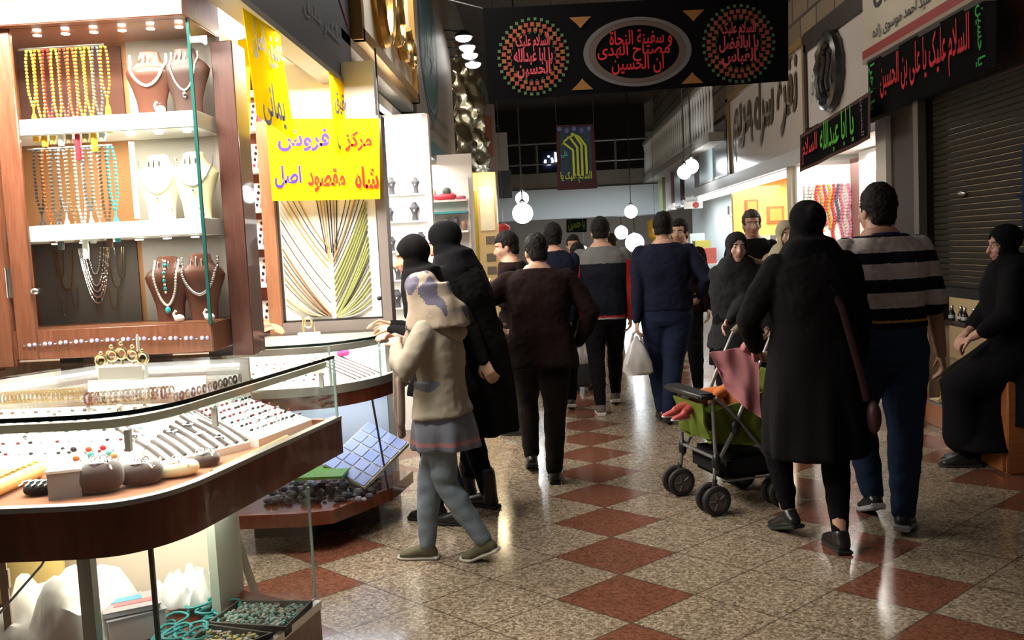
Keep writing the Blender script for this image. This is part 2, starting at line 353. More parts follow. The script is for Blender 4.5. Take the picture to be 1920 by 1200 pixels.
# bridge across the far end of the aisle
BR = mat('bridge_concrete', (0.22, 0.19, 0.15), 0.8, noise_amt=0.2, nscale=2)
struct('wall_bridge', MB().box((-1.3, 23.8, 2.95), (3.1, 24.4, 3.38)), BR)
struct('trim_7', MB().box((-1.3, 23.7, 2.18), (3.1, 24.6, 2.95)), mat('pale_bridge_fascia', (0.70, 0.76, 0.80), 0.5))
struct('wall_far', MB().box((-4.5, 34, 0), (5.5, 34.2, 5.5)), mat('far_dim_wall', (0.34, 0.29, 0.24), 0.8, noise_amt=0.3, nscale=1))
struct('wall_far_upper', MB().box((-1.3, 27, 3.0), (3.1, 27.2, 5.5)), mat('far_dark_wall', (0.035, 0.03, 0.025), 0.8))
RAIL = mat('dull_white_paint', (0.85, 0.83, 0.8), 0.3)
t = thing('railing', 'thin metal railing on the bridge across the far end of the aisle', 'railing', (1, 23.9, 3.38))
for z in (3.62, 4.15): obj('rail', MB().tube([(-1.25, 23.9, z), (3.05, 23.9, z)], 0.025), mat('grey_rail', (0.3, 0.29, 0.28), 0.4, 0.5), t)
for k in range(5): obj('post', MB().tube([(-1.1+k*1.02, 23.9, 3.38), (-1.1+k*1.02, 23.9, 4.16)], 0.03), mat('grey_rail'), t)
# balcony along the right side
struct('trim_8', MB().box((2.62, 14.3, 2.98), (3.3, 23.7, 3.12)), mat('balcony_edge', (0.30, 0.27, 0.23), 0.6))
t = thing('balustrade', 'upper balcony balustrade of white turned posts above the right shops', 'balustrade', (2.7, 16, 3.12))
obj('handrail', MB().box((2.64, 14.3, 3.92), (2.76, 23.7, 4.0)), mat('balcony_edge'), t)
bal = None
for k in range(36):
    y = 14.4+k*0.265
    if bal is None:
        bal = obj('baluster', MB().lathe([(0.03, 0), (0.035, 0.05), (0.018, 0.1), (0.034, 0.3), (0.028, 0.42), (0.016, 0.62), (0.03, 0.72), (0.03, 0.8)], (0, 0, 0), 8), RAIL, t, local=True)
        bal.location = (0, y-16, 0)
    else:
        b2 = bal.copy(); COL.objects.link(b2); b2.parent = t; b2.location = (0, y-16, 0)
# roller shutter at the right
m = MB()
for k in range(34): z = 1.05+k*0.0425; m.tube([(2.985, 5.0, z+0.02), (2.985, 7.06, z+0.02)], [(0.0205, 0.010)]*2, 8, hint=(0, 0, 1))
SHUT = mat('roller_shutter_slats', (0.030, 0.0255, 0.019), 0.7, 0.0, spec=0.15)
t = thing('roller_shutter', 'closed grey roller shutter on the right behind the seated person', 'roller shutter', (2.985, 6, 1.05))
obj('curtain', m, SHUT, t); obj('handle', MB().ell((2.955, 6.55, 1.72), (0.02, 0.06, 0.02)), STEEL, t); obj('bottom_bar', MB().box((2.95, 5.0, 0.98), (3.02, 7.06, 1.05)), GUNMETAL, t)
# ================================================================== CLOTH BANNERS AND SIGNS
def cloth(name, TL, TR, BR_, BL, mats, parent=None, nx=24, ny=10, amp=0.008, ph=0.0, k=2.0, th=0.003, matfn=None, label=None, sag=0.0):
    TL, TR, BR_, BL = [np.array(q, float) for q in (TL, TR, BR_, BL)]; n = _n(np.cross(TR-TL, TL-BL)); mb = MB(); v = []
    for s in (0, 1):
        for j in range(ny+1):
            for i in range(nx+1):
                a, b = i/nx, j/ny
                p = (TL*(1-a)+TR*a)*(1-b)+(BL*(1-a)+BR_*a)*b
                p = p+n*(amp*math.sin(2*PI*k*a+ph+1.3*b)*b**0.5-th*s)+np.array([0, 0, -sag*4*a*(1-a)]); v.append(p)
    f = []; mi = []; N = (nx+1)*(ny+1)
    for j in range(ny):
        for i in range(nx):
            q = j*(nx+1)+i; c = (q, q+nx+1, q+nx+2, q+1); f.append(c); f.append(tuple(x+N for x in c[::-1]))
            w_ = matfn((i+.5)/nx, (j+.5)/ny) if matfn else 0; mi += [w_, w_]
    rim = [i for i in range(nx+1)]+[(j+1)*(nx+1)+nx for j in range(ny)]+[ny*(nx+1)+nx-1-i for i in range(nx)]+[(ny-1-j)*(nx+1) for j in range(ny-1)]
    for i in range(len(rim)): a, b = rim[i], rim[(i+1) % len(rim)]; f.append((a, b, b+N, a+N)); mi.append(0)
    mb.v = [tuple(p) for p in v]; mb.f = f; mb.m = mi
    return obj(name, mb, mats, parent, label=label)
def disc(c, xd, ud, rx, ry, m, name, parent, r0=0.0, off=0.0, label=None, seg=40):
    """flat disc or ring printed on a cloth"""
    xd, ud = _n(xd), _n(ud); nd = np.cross(xd, ud); c = np.array(c)+nd*off; v = []; f = []
    for k in range(seg): a = 2*PI*k/seg; v += [c+xd*rx*math.cos(a)+ud*ry*math.sin(a), c+r0*(xd*rx*math.cos(a)+ud*ry*math.sin(a))]
    if r0: f = [(2*k, 2*((k+1) % seg), 2*((k+1) % seg)+1, 2*k+1) for k in range(seg)]
    else: f = [tuple(2*k for k in range(seg))]
    return obj(name, MB().add(v, f), m, parent, smooth=False, label=label)
BCL = mat('black_banner_cloth', (0.0045, 0.004, 0.005), 0.95, spec=0.08)
REDP = mat('red_print', (0.62, 0.02, 0.03), 0.8); PINKP = mat('rose_red_print', (0.55, 0.07, 0.10), 0.8); GRNP = mat('green_print', (0.03, 0.42, 0.06), 0.8)
XD, UD = (1, 0, 0), (0, 0, 1)
YB = 7.5
TL, TR, BRr, BL = P(905, 16, Y=YB), P(1478, -14, Y=YB), P(1478, 152, Y=YB), P(916, 190, Y=YB)
t = thing('banner', 'long black mourning banner with three calligraphy medallions hung across the aisle', 'banner', tuple((TL+TR)/2))
cloth('cloth', TL, TR, BRr, BL, BCL, t, 60, 10, 0.006, 0, 3)
for q in ([TL, TL+np.array([-0.9, 0, 0.28])], [TR, TR+np.array([0.95, 0, 0.12])]): obj('cord', MB().tube(q, 0.006), BLACK, t)
bx = _n(TR-TL); bu = _n(np.cross((0, -1, 0), bx)); bu = bu if bu[2] > 0 else -bu
FY = YB-0.012
def flower_ring(c, r, parent):
    mb = MB(); rnd = random.Random(int(c[0]*100)+5)
    for ring, (rr, n, s) in enumerate(((0.98, 34, .018), (0.84, 30, .026), (0.70, 26, .024), (0.60, 24, .014))):
        for k in range(n):
            a = 2*PI*(k+0.5*(ring % 2))/n; q = c+bx*r[0]*rr*math.cos(a)+bu*r[1]*rr*math.sin(a)
            pts = [q+s*(bx*math.cos(b)+bu*math.sin(b))*(1 if j % 2 else 0.6) for j, b in enumerate([2*PI*j/8 for j in range(8)])]
            mb.add([p+np.array([0, -0.0005*ring-0.0002*(k % 3), 0]) for p in pts], [tuple(range(8))], (2 if ring in (0, 3) else (k % 3 == 0)+0))
    return obj('flower_ring', mb, [mat('dull_red_print', (0.30, 0.055, 0.025), .8), mat('rust_print', (0.26, 0.10, 0.02), .8), mat('leaf_print', (0.07, 0.16, 0.06), .8)], parent, smooth=False, label='printed ring of red and green flowers')
for (cx, cy, lines) in ((1000, 106, ('السلام علیک', 'یا ابا عبدالله', 'الحسین')), (1385, 82, ('السلام علیک', 'یا ابالفضل', 'العباس'))):
    c = P(cx, cy, Y=FY); flower_ring(c, (0.285, 0.305), t)
    disc(c, bx, bu, 0.175, 0.185, BCL, 'medallion', t, off=0.002)
    for i, s in enumerate(lines): text('lettering', s, c+bu*(0.105-0.105*i)+np.array([0, -0.004, 0]), bx, bu, 0.315 if i == 1 else 0.27, 0.135, PINKP, t, bold=0.03)
c = P(1195, 97, Y=FY)
disc(c, bx, bu, 0.435, 0.275, mat('grey_print', (0.13, 0.125, 0.13), .85), 'oval_border', t, r0=0.90, off=0.001)
disc(c, bx, bu, 0.39, 0.245, mat('brown_print', (0.11, 0.075, 0.065), .85), 'oval_border', t, r0=0.86, off=0.0015)
for i, (s, dx) in enumerate((('و سفینة النجاة', 0.03), ('مصباح الهدی', -0.03), ('ان الحسین', 0.0))): text('lettering', s, c+bu*(0.10-0.1*i)+bx*dx+np.array([0, -0.003, 0]), bx, bu, (0.5, 0.58, 0.42)[i], 0.15, REDP, t, bold=0.012)
for (qx, qy, s) in ((1088, 40, -1), (1300, 27, -1), (1092, 160, 1), (1298, 148, 1)):
    c = P(qx, qy, Y=FY); w_ = 0.088
    obj('corner_motif', MB().add([c-bx*w_-bu*s*0.035, c+bx*w_-bu*s*0.035, c+bx*0.02+bu*s*0.03, c+bu*s*0.055, c-bx*0.02+bu*s*0.03], [(0, 1, 2, 3, 4)]), mat('ochre_print', (0.28, 0.12, 0.03), .85), t, smooth=False)
# far hanging banner
YB2 = 13.0
c4 = [P(x, y, Y=YB2) for x, y in ((1043, 235), (1113, 233), (1120, 353), (1045, 357))]
t = thing('banner', 'small dark wall hanging with yellow-green calligraphy high over the middle of the aisle', 'banner', tuple((c4[0]+c4[1])/2))
cloth('cloth', *c4, mats=[mat('maroon_cloth', (0.045, 0.012, 0.018), .9), mat('deep_blue_green_cloth', (0.02, 0.045, 0.075), .9)], parent=t, nx=20, ny=30, amp=0.004, matfn=lambda a, b: 1 if 0.1 < a < 0.9 and 0.04 < b < 0.86 else 0)
for q in c4[:2]: obj('cord', MB().tube([q, q+np.array([0, 0, 2.3])], 0.004), BLACK, t)
YG = mat('yellow_green_print', (0.42, 0.48, 0.04), .7); xa = _n(c4[1]-c4[0]); ua = np.array([0, 0, 1.0]); o4 = c4[3]+np.array([0, -0.012, 0])
def on4(a, b): return o4+xa*a*0.55+ua*b*0.9
for q in ([(0.45, .22), (.45, .62), (.2, .74), (.16, .7)], [(.56, .22), (.56, .66), (.38, .82), (.22, .76)], [(.67, .22), (.67, .7), (.5, .86), (.3, .8)], [(.78, .24), (.78, .68), (.62, .82), (.42, .88)]):
    obj('letter_stroke', MB().tube([on4(*k) for k in q], 0.016, 6, flat=0.3, hint=(1, 0, 0)), YG, t)
text('lettering', 'السلام علیک یا', on4(0.5, .2), xa, ua, 0.44, 0.16, YG, t, bold=0.02)
text('lettering', 'علی', on4(0.22, .56), xa, ua, 0.1, 0.1, mat('sky_blue_print', (0.1, 0.35, 0.5), .7), t, bold=0.03)
for i in range(5): disc(on4(0.12+0.19*i, .95-0.03*(i % 2)), xa, ua, 0.03, 0.035, mat('violet_blue_print', (0.10, 0.10, 0.30), .8), 'rosette', t, off=0.002, seg=8)
# far small banner and shop sign under the bridge
c5 = [P(x, y, Y=27.5) for x, y in ((1062, 405), (1100, 404), (1100, 435), (1062, 436))]
t = thing('banner', 'small green and yellow banner hanging far beyond the bridge', 'banner', tuple(c5[0]))
cloth('cloth', *c5, mats=mat('dark_green_cloth', (0.01, 0.03, 0.02), .9), parent=t, nx=8, ny=8)
text('lettering', 'یا حسین', (c5[0]+c5[2])/2+np.array([0, -0.02, 0]), XD, UD, 0.5, 0.4, YG, t, bold=0.03)
for q in c5[:2]: obj('cord', MB().tube([q, q+np.array([0, 0, 3.2])], 0.006), BLACK, t)
t = thing('neon_sign', 'small glowing white neon lettering behind the bridge railing', 'neon sign', tuple(P(1032, 310, Y=26.9)))
obj('backing', MB().box(P(1020, 318, Y=26.95)-np.array([0.05, 0, 0.1]), P(1046, 282, Y=26.99)+np.array([0.1, 0, 0])), mat('navy_panel', (0.01, 0.015, 0.05), .5), t)
text('lettering', 'ان', P(1032, 298, Y=26.9), XD, UD, 0.38, 0.36, glow('neon_white', (0.75, 0.88, 1), 5), t, bold=0.03)
# ---- left fascia signs (they face the aisle)
LX, LU = (0, 1, 0), (0, 0, 1)
t = thing('shop_sign', 'dark blue-grey sign board with faint script over the near left stall', 'sign', (-1.25, 4.4, 2.53))
obj('board', MB().box((-1.25, 2.2, 2.54), (-1.15, 5.76, 3.6)), mat('slate_blue_board', (0.055, 0.065, 0.085), 0.45), t)
obj('edge_strip', MB().box((-1.26, 2.2, 2.515), (-1.14, 5.77, 2.545)), mat('worn_grey_metal', (0.28, 0.25, 0.22), .5, .4), t)
obj('ribbon', MB().tube([(-1.146, 4.95, 3.6), (-1.146, 5.15, 3.28), (-1.146, 5.45, 3.05), (-1.146, 5.7, 2.92)], 0.02, 6, flat=0.15, hint=(0, 0, 1)), mat('wine_print', (0.16, 0.02, 0.04), .6), t)
text('lettering', 'انگشتر عقیق', (-1.146, 5.05, 2.78), LX, LU, 0.85, 0.13, mat('pale_script', (0.16, 0.17, 0.17), .6), t)
text('lettering', 'نقره فیروزه', (-1.146, 4.3, 2.98), LX, LU, 0.8, 0.16, mat('olive_script', (0.12, 0.13, 0.09), .6), t)
t = thing('shop_sign', 'white sign with big polished gold lettering and gold frame over the second left stall', 'sign', (-1.2, 7.2, 2.86))
obj('board', MB().box((-1.26, 5.84, 2.9), (-1.13, 8.45, 4.5)), mat('sign_white', (0.74, 0.70, 0.62), .35), t)
obj('frame', MB().box((-1.2, 5.84, 2.86), (-1.08, 8.45, 2.94)).box((-1.2, 5.82, 2.86), (-1.08, 5.9, 4.5)).box((-1.2, 8.37, 2.86), (-1.08, 8.45, 4.5)), mat('antique_gold', (0.50, 0.30, 0.10), .35, .85), t)
def gtube(pts, r): return MB().tube(pts, r, 8, hint=(1, 0, 0))
def loop(cy, cz, ry, rz, a0, a1, n=18): return [(-1.09, cy+ry*math.cos(R(a0+(a1-a0)*k/n)), cz+rz*math.sin(R(a0+(a1-a0)*k/n))) for k in range(n+1)]
for pts, r in ((loop(6.75, 3.55, .28, .5, -250, 70), .055), (loop(6.75, 3.75, .16, .3, 0, 330), .05), (loop(7.35, 3.35, .16, .17, 0, 350), .05), (loop(6.25, 3.6, .1, .18, 20, 340), .04), (loop(7.75, 3.3, .2, .16, 160, 400), .045), (loop(8.15, 3.25, .12, .1, 0, 350), .035), ([(-1.09, 7.5, 3.5), (-1.09, 7.52, 4.2), (-1.09, 7.58, 4.5)], .05), ([(-1.09, 6.9, 4.0), (-1.09, 7.05, 4.3), (-1.09, 7.0, 4.5)], .05)):
    obj('letter_stroke', gtube(pts, r), GOLD, t)
struct('trim_9', MB().box((-2.2, 5.5, 2.8), (-1.15, 8.5, 2.86)), mat('soffit_white', (0.85, 0.80, 0.72), .5))
t = thing('shop_sign', 'taupe sign with teal oval emblem and teal lower band on the left side', 'sign', (-1.2, 10.4, 2.44))
obj('board', MB().box((-1.24, 8.52, 2.62), (-1.12, 12.2, 5.2)), mat('taupe_board', (0.145, 0.125, 0.105), .5), t)
obj('lower_band', MB().box((-1.26, 7.68, 2.44), (-1.08, 12.4, 2.62)), mat('teal_band', (0.02, 0.10, 0.11), .4), t)
c = np.array([-1.115, 9.75, 3.68])
disc(c, LX, LU, 0.78, 0.82, mat('teal_emblem', (0.02, 0.075, 0.08), .5), 'emblem', t)
disc(c, LX, LU, 0.68, 0.72, mat('pale_teal_line', (0.12, 0.19, 0.19), .5), 'emblem_ring', t, r0=0.95, off=0.004)
text('lettering', 'گوهر', c+np.array([0.006, 0, 0]), LX, LU, 0.9, 0.6, mat('pale_teal_line'), t)
for i, s in enumerate(('انگشتر سفارشی', 'تعمیرات نقره')): text('lettering', s, (-1.115, 10.3, 2.98-0.16*i), LX, LU, 1.9, 0.12, mat('dark_script', (0.04, 0.035, 0.03), .6), t)
# crumpled gold foil sheet
mb = MB(); v = []; nx, ny = 16, 44
for j in range(ny+1):
    for i in range(nx+1):
        a, b = i/nx, j/ny; q = Vector((a*3.1, b*6.0, 3.0))
        v.append((-1.12+.30*a+0.10*noise.noise(q)+0.07*noise.noise(q*2.7), 12.5+2.1*a*(0.55+0.45*b)+0.1*noise.noise(q*1.3), 4.35-1.85*b+0.08*a))
f = [(j*(nx+1)+i, j*(nx+1)+i+1, (j+1)*(nx+1)+i+1, (j+1)*(nx+1)+i) for j in range(ny) for i in range(nx)]
tag(obj('foil_sheet', mb.add(v, f), mat('gold_foil', (0.78, 0.66, 0.42), .18, .95)), 'crumpled shiny gold foil sheet hanging on the left fascia', 'foil sheet')
bpy.data.objects['foil_sheet'].modifiers.new('thickness', 'SOLIDIFY').thickness = 0.006
# row of four lit spot lamps above it
for k, (x, y) in enumerate(((869, 70), (876, 88), (881, 103), (887, 120))):
    c = P(x, y, X=-0.88+0.02*k)
    t = thing('spot_lamp', f'lit white spot lamp, {("topmost", "second", "third", "lowest")[k]} of four over the gold foil', 'lamp', tuple(c), 'spot lamps over the gold foil')
    obj('lamp_head', MB().lathe([(0.05, 0.08), (0.11, 0.03), (0.12, 0)], tuple(c), 14), GUNMETAL, t)
    obj('bulb', MB().ell(c-np.array([0, 0, 0.01]), (0.1, 0.1, 0.045)), glow('lamp_white', (1, 0.97, 0.92), 14), t)
    obj('arm', MB().tube([c+np.array([0, 0, 0.07]), c+np.array([-0.4, 0, 0.12])], 0.012), GUNMETAL, t)
# further signs down the left side
for (x0, y0, x1, y1, Yq, col, lab) in ((900, 195, 926, 365, 16.0, (0.20, 0.14, 0.12), 'narrow dusty pink hanging sign beyond the gold foil'), (928, 248, 950, 320, 19.0, (0.42, 0.40, 0.38), 'pale lozenge sign hanging further down the left side'), (936, 318, 958, 372, 21.0, (0.10, 0.11, 0.12), 'dark hanging board low beside the bridge on the left')):
    a, b = P(x0, y1, Y=Yq), P(x1, y0, Y=Yq); t = thing('hanging_sign', lab, 'sign', tuple(a))
    obj('panel', MB().box((a[0], Yq, a[2]), (b[0], Yq+0.12, b[2])), mat('panel_%d' % x0, col, .5), t)
    obj('bracket', MB().tube([((a[0]+b[0])/2, Yq+0.06, b[2]), ((a[0]+b[0])/2, Yq+0.06, b[2]+0.15), (-1.3, Yq+0.06, b[2]+0.15)], 0.015), GUNMETAL, t)
    if x0 == 900: obj('print', MB().box((a[0]+0.05, Yq-0.006, a[2]+0.65), (b[0]-0.05, Yq, b[2]-0.2)), mat('rust_red', (0.22, 0.06, 0.03), .6), t)
# ---- right fascia signs
RX, RU = (0, -1, 0), (0, 0, 1)
t = thing('shop_sign', 'off-white sign with raised brown Persian calligraphy above the bright right shop', 'sign', (2.95, 12.1, 2.4))
obj('board', MB().box((2.9, 10.12, 2.42), (2.98, 14.1, 3.58)), mat('glossy_offwhite', (0.60, 0.54, 0.49), .12), t)
obj('frame', MB().box((2.86, 14.0, 2.40), (2.98, 14.16, 3.58)).box((2.88, 10.05, 2.42), (2.98, 10.14, 3.58)).box((2.86, 10.05, 3.52), (2.98, 14.16, 3.60)), mat('ochre_frame', (0.20, 0.12, 0.035), .5), t)
obj('lower_ledge', MB().box((2.82, 10.05, 2.26), (2.98, 17.1, 2.42)), mat('grey_ledge', (0.42, 0.40, 0.38), .5), t)
BRS = mat('bronze_lettering', (0.13, 0.085, 0.045), .4, .3)
text('lettering', 'نقره سرای', (2.885, 11.5, 3.12), RX, RU, 2.3, 0.95, BRS, t, bold=0.03, shear=0.2)
text('lettering', 'مریم', (2.885, 13.2, 2.98), RX, RU, 1.2, 0.85, BRS, t, bold=0.03, shear=0.2)
t = thing('shop_sign', 'pale grey sign with a dark round metal emblem on the right side', 'sign', (2.95, 9.1, 2.62))
obj('board', MB().box((2.9, 8.14, 2.62), (2.98, 10.04, 3.62)), mat('pale_grey_board', (0.58, 0.53, 0.50), .4), t)
obj('frame', MB().box((2.88, 8.1, 3.42), (2.98, 10.06, 3.62)).box((2.88, 9.98, 2.62), (2.98, 10.06, 3.5)), DKWOOD, t)
em = MB(); ring = [(2.86, 9.12+0.30*math.cos(2*PI*k/28), 3.06+0.33*math.sin(2*PI*k/28)) for k in range(28)]
em.tube(ring, [0.055+0.018*(k % 2) for k in range(28)], 8, closed=True, hint=(1, 0, 0)).ell((2.88, 9.12, 3.06), (0.025, 0.26, 0.29))
for q in range(3): em.tube([(2.85, 9.3-0.16*q+0.05*math.sin(k), 2.88+0.07*k) for k in range(6)], 0.022)
obj('emblem', em, mat('dark_emblem_metal', (0.10, 0.095, 0.09), .25, .8), t)
text('lettering', 'نقره', (2.893, 9.82, 3.0), RX, RU, 0.12, 0.3, mat('green_script', (0.05, 0.13, 0.08), .6), t)
t = thing('shop_sign', 'cream sign board with black script and red stripe at the upper right', 'sign', (2.9, 7.1, 2.92))
obj('board', MB().box((2.84, 5.9, 3.03), (2.96, 8.12, 4.3)), mat('cream_board', (0.60, 0.56, 0.45), .45), t)
obj('red_stripe', MB().box((2.83, 5.9, 2.965), (2.96, 8.12, 3.035)), mat('sign_red', (0.32, 0.03, 0.03), .5), t)
obj('lower_edge', MB().box((2.83, 5.9, 2.925), (2.96, 8.12, 2.965)), mat('dull_beige', (0.35, 0.29, 0.22), .5), t)
INK = mat('black_ink', (0.02, 0.02, 0.03), .6)
text('lettering', 'سید احمد موسوی زاده', (2.834, 7.3, 3.13), RX, RU, 1.15, 0.12, INK, t, bold=0.01)
text('lettering', 'نقره موسوی', (2.834, 7.1, 3.5), RX, RU, 1.5, 0.36, INK, t, bold=0.005)
t = thing('banner', 'long black banner with red Persian lettering and green end panels on the right', 'banner', (2.8, 6.8, 2.9))
cloth('cloth', (2.8, 7.9, 2.9), (2.8, 5.72, 2.9), (2.8, 5.72, 2.45), (2.8, 7.9, 2.43), BCL, t, 30, 8, 0.006, k=3)
text('lettering', 'السلام علیک یا علی بن الحسین', (2.787, 6.82, 2.68), RX, RU, 1.55, 0.36, REDP, t, bold=0.012)
for y, s in ((7.78, 'یا زهرا'), (5.9, 'یا حسین')): text('lettering', s, (2.787, y, 2.68), (0, 0, -1), (0, -1, 0), 0.38, 0.13, GRNP, t, bold=0.015)
obj('batten', MB().box((2.8, 5.7, 2.88), (2.84, 7.92, 2.92)), DKWOOD, t)
t = thing('banner', 'short black banner with green and red lettering and brown border on the right', 'banner', (2.7, 8.6, 2.55))
cloth('cloth', (2.7, 9.62, 2.5), (2.7, 7.58, 2.62), (2.7, 7.58, 2.24), (2.7, 9.62, 2.13), [mat('brown_border_cloth', (0.07, 0.025, 0.015), .9), BCL], t, 36, 12, 0.01, k=2, matfn=lambda a, b: 1 if 0.03 < a < 0.97 and 0.1 < b < 0.9 else 0)
text('lettering', 'یا ابا عبدالله', (2.68, 8.4, 2.39), (0, -1, 0.06), (0, 0, 1), 0.95, 0.32, mat('bright_green_print', (0.10, 0.50, 0.03), .8), t, bold=0.012)
text('lettering', 'السلام', (2.68, 9.22, 2.33), (0, -1, 0.06), (0, 0, 1), 0.5, 0.26, REDP, t, bold=0.012)
text('lettering', 'الحسین', (2.68, 7.72, 2.43), (0, 0, -1), (0, -1, 0), 0.3, 0.08, mat('grey_script', (0.25, 0.25, 0.25), .8), t)
for q in ([(2.7, 9.62, 2.5), (2.9, 9.66, 2.62)], [(2.7, 7.58, 2.62), (2.9, 7.56, 2.68)]): obj('cord', MB().tube(q, 0.006), BLACK, t)
t = thing('awning_beam', 'cream painted beam at the upper right edge of the passage', 'beam', (2.9, 5.2, 2.85))
obj('beam', MB().box((2.6, 4.6, 2.82), (2.98, 5.62, 2.96)), mat('cream_beam', (0.42, 0.34, 0.22), .5), t)
# ================================================================== LEFT JEWELLERY STALLS
rnd = random.Random(11)
def arcpath(pts, n=6):
    """smooth plan path through control points (Catmull-Rom)"""
    p = [np.array(q, float) for q in pts]; out = []
    for i in range(len(p)-1):
        a, b, c, d = p[max(0, i-1)], p[i], p[i+1], p[min(len(p)-1, i+2)]
        for k in range(n):
            s = k/n; out.append(0.5*((2*b)+(c-a)*s+(2*a-5*b+4*c-d)*s*s+(3*b-a-3*c+d)*s**3))
    out.append(p[-1]); return out
def outline(path, back): return [tuple(q) for q in path]+[tuple(q) for q in back]
# ---- first counter: front faces the camera, rounds the corner, runs along the aisle
CP = [np.array(q, float) for q in ((-3.2, 2.41), (-2.2, 2.41))]+arcpath([(-1.55, 2.41), (-1.30, 2.415), (-1.18, 2.46), (-1.095, 2.58), (-1.04, 2.80), (-0.87, 3.62)], 8)
BK = [(-0.87, 3.66), (-1.27, 3.78), (-1.90, 3.78), (-2.12, 3.38), (-3.2, 3.38)]
t = thing('jewellery_counter', 'curved mahogany and glass jewellery counter nearest the camera on the left', 'counter', (-1.5, 2.9, 0))
CTR1 = t
inn = lambda d: offset(CP, d)
TOPI = inn(0.006)
obj('glass_top', MB().prism(outline(CP, BK), 1.092, 1.10), GL, t, smooth=False)
obj('glass_edge', MB().wall(CP, 1.088, 1.101, -0.003), DEDGE, t)
obj('front_glass', MB().wall(CP, 0.852, 1.09, 0.006), GL, t)
obj('end_glass', MB().slab((-0.872, 3.64, 0.852), (-1.25, 3.76, 0.852), (-1.25, 3.76, 1.09), (-0.872, 3.64, 1.09), 0.006), GL, t)
obj('corner_edge', MB().box((-0.878, 3.612, 0.852), (-0.868, 3.622, 1.09)), mat('pale_glass_edge', (0.45, 0.60, 0.56), .2), t)
obj('rim', MB().wall(offset(CP, -0.012), 0.70, 0.838, 0.03).slab((-0.86, 3.63, 0.70), (-1.25, 3.76, 0.70), (-1.25, 3.76, 0.838), (-0.86, 3.63, 0.838), 0.03), MAHOG, t)
obj('metal_strip', MB().wall(offset(CP, -0.016), 0.838, 0.853, 0.03), STEEL, t)
obj('deck', MB().prism(outline(inn(0.02), BK), 0.80, 0.815), mat('tan_velvet', (0.34, 0.115, 0.042), .9, sheen=0.3), t, smooth=False)
obj('back_panel', MB().wall([(-3.2, 3.36), (-2.12, 3.36), (-1.90, 3.76), (-1.27, 3.76)], 0.70, 1.09, 0.02), WHITE, t)
# light profile under the glass top and the glass shelf inside
obj('light_profile', MB().wall(inn(0.035), 1.052, 1.076, 0.022), mat('cream_profile', (0.85, 0.78, 0.60), .45), t)
obj('inner_shelf', MB().prism(outline(inn(0.045), BK), 1.038, 1.044), glass('shelf_glass', (0.95, 0.98, 0.96), .5), t, smooth=False)
for q in (inn(0.03)[1], inn(0.03)[18], inn(0.03)[34], inn(0.03)[-2]): obj('shelf_pin', MB().box((q[0]-0.008, q[1]-0.004, 0.98), (q[0]+0.008, q[1]+0.012, 1.04)), WHITE, t)
LED = glow('led_tape', (1, 0.97, 0.9), 6)
obj('led_tape', MB().wall(offset([(-2.1, 3.36), (-1.89, 3.74), (-1.3, 3.74)], -0.012), 1.062, 1.074, 0.008), LED, t)
area('counter_led_light', (-1.6, 3.0, 1.035), (1.0, 0.9), 9, LW)
# lower glass case
LP_ = [(-3.2, 2.50), (-1.35, 2.50), (-1.2, 2.54), (-1.06, 2.66), (-0.93, 2.88), (-0.865, 3.09)]
obj('lower_glass', MB().wall(LP_, 0.30, 0.70, 0.005), GL, t)
obj('lower_glass_edge', MB().box((-0.869, 3.086, 0.30), (-0.861, 3.094, 0.70)), mat('pale_glass_edge'), t)
obj('lower_back', MB().wall([(-3.2, 3.3), (-1.30, 3.3), (-1.20, 3.26)], 0.0, 0.70, 0.03), mat('warm_white_laminate', (0.86, 0.80, 0.68), .5), t)
obj('lower_side', MB().box((-1.21, 3.02, 0.28), (-1.18, 3.24, 0.70)), mat('pale_green_laminate', (0.62, 0.68, 0.58), .5), t)
obj('plinth', MB().prism([(-3.2, 2.49), (-1.33, 2.49), (-1.05, 2.6), (-0.93, 2.75), (-0.85, 3.09), (-1.2, 3.28), (-3.2, 3.28)], 0, 0.268), MAHOG, t, smooth=False)
obj('plinth_trim', MB().wall([(-3.2, 2.485), (-1.33, 2.485), (-1.05, 2.595), (-0.925, 2.75), (-0.845, 3.092)], 0.262, 0.290, 0.02), STEEL, t)
obj('post', MB().box((-1.395, 2.515, 0.27), (-1.355, 2.55, 0.70)), mat('ribbed_alloy', (0.42, 0.40, 0.36), .35, .8), t)
obj('post', MB().box((-1.198, 2.548, 0.27), (-1.186, 2.56, 0.70)), GUNMETAL, t)
obj('hinge', MB().box((-1.62, 3.26, 0.47), (-1.605, 3.30, 0.57)).tube([(-1.61, 3.27, .52), (-1.56, 3.27, .53)], .008).ell((-1.55, 3.27, .545), .013).ell((-1.55, 3.27, .50), .013), STEEL, t)
obj('support_bracket', MB().tube([P(425, 950, Y=3.55), P(452, 1035, Y=3.55), P(485, 1130, Z=0.02)], 0.018, 6), mat('pale_green_laminate'), t)
area('lower_case_light', (-1.5, 2.95, 0.69), (0.8, 0.4), 6, (1, 0.93, 0.78))
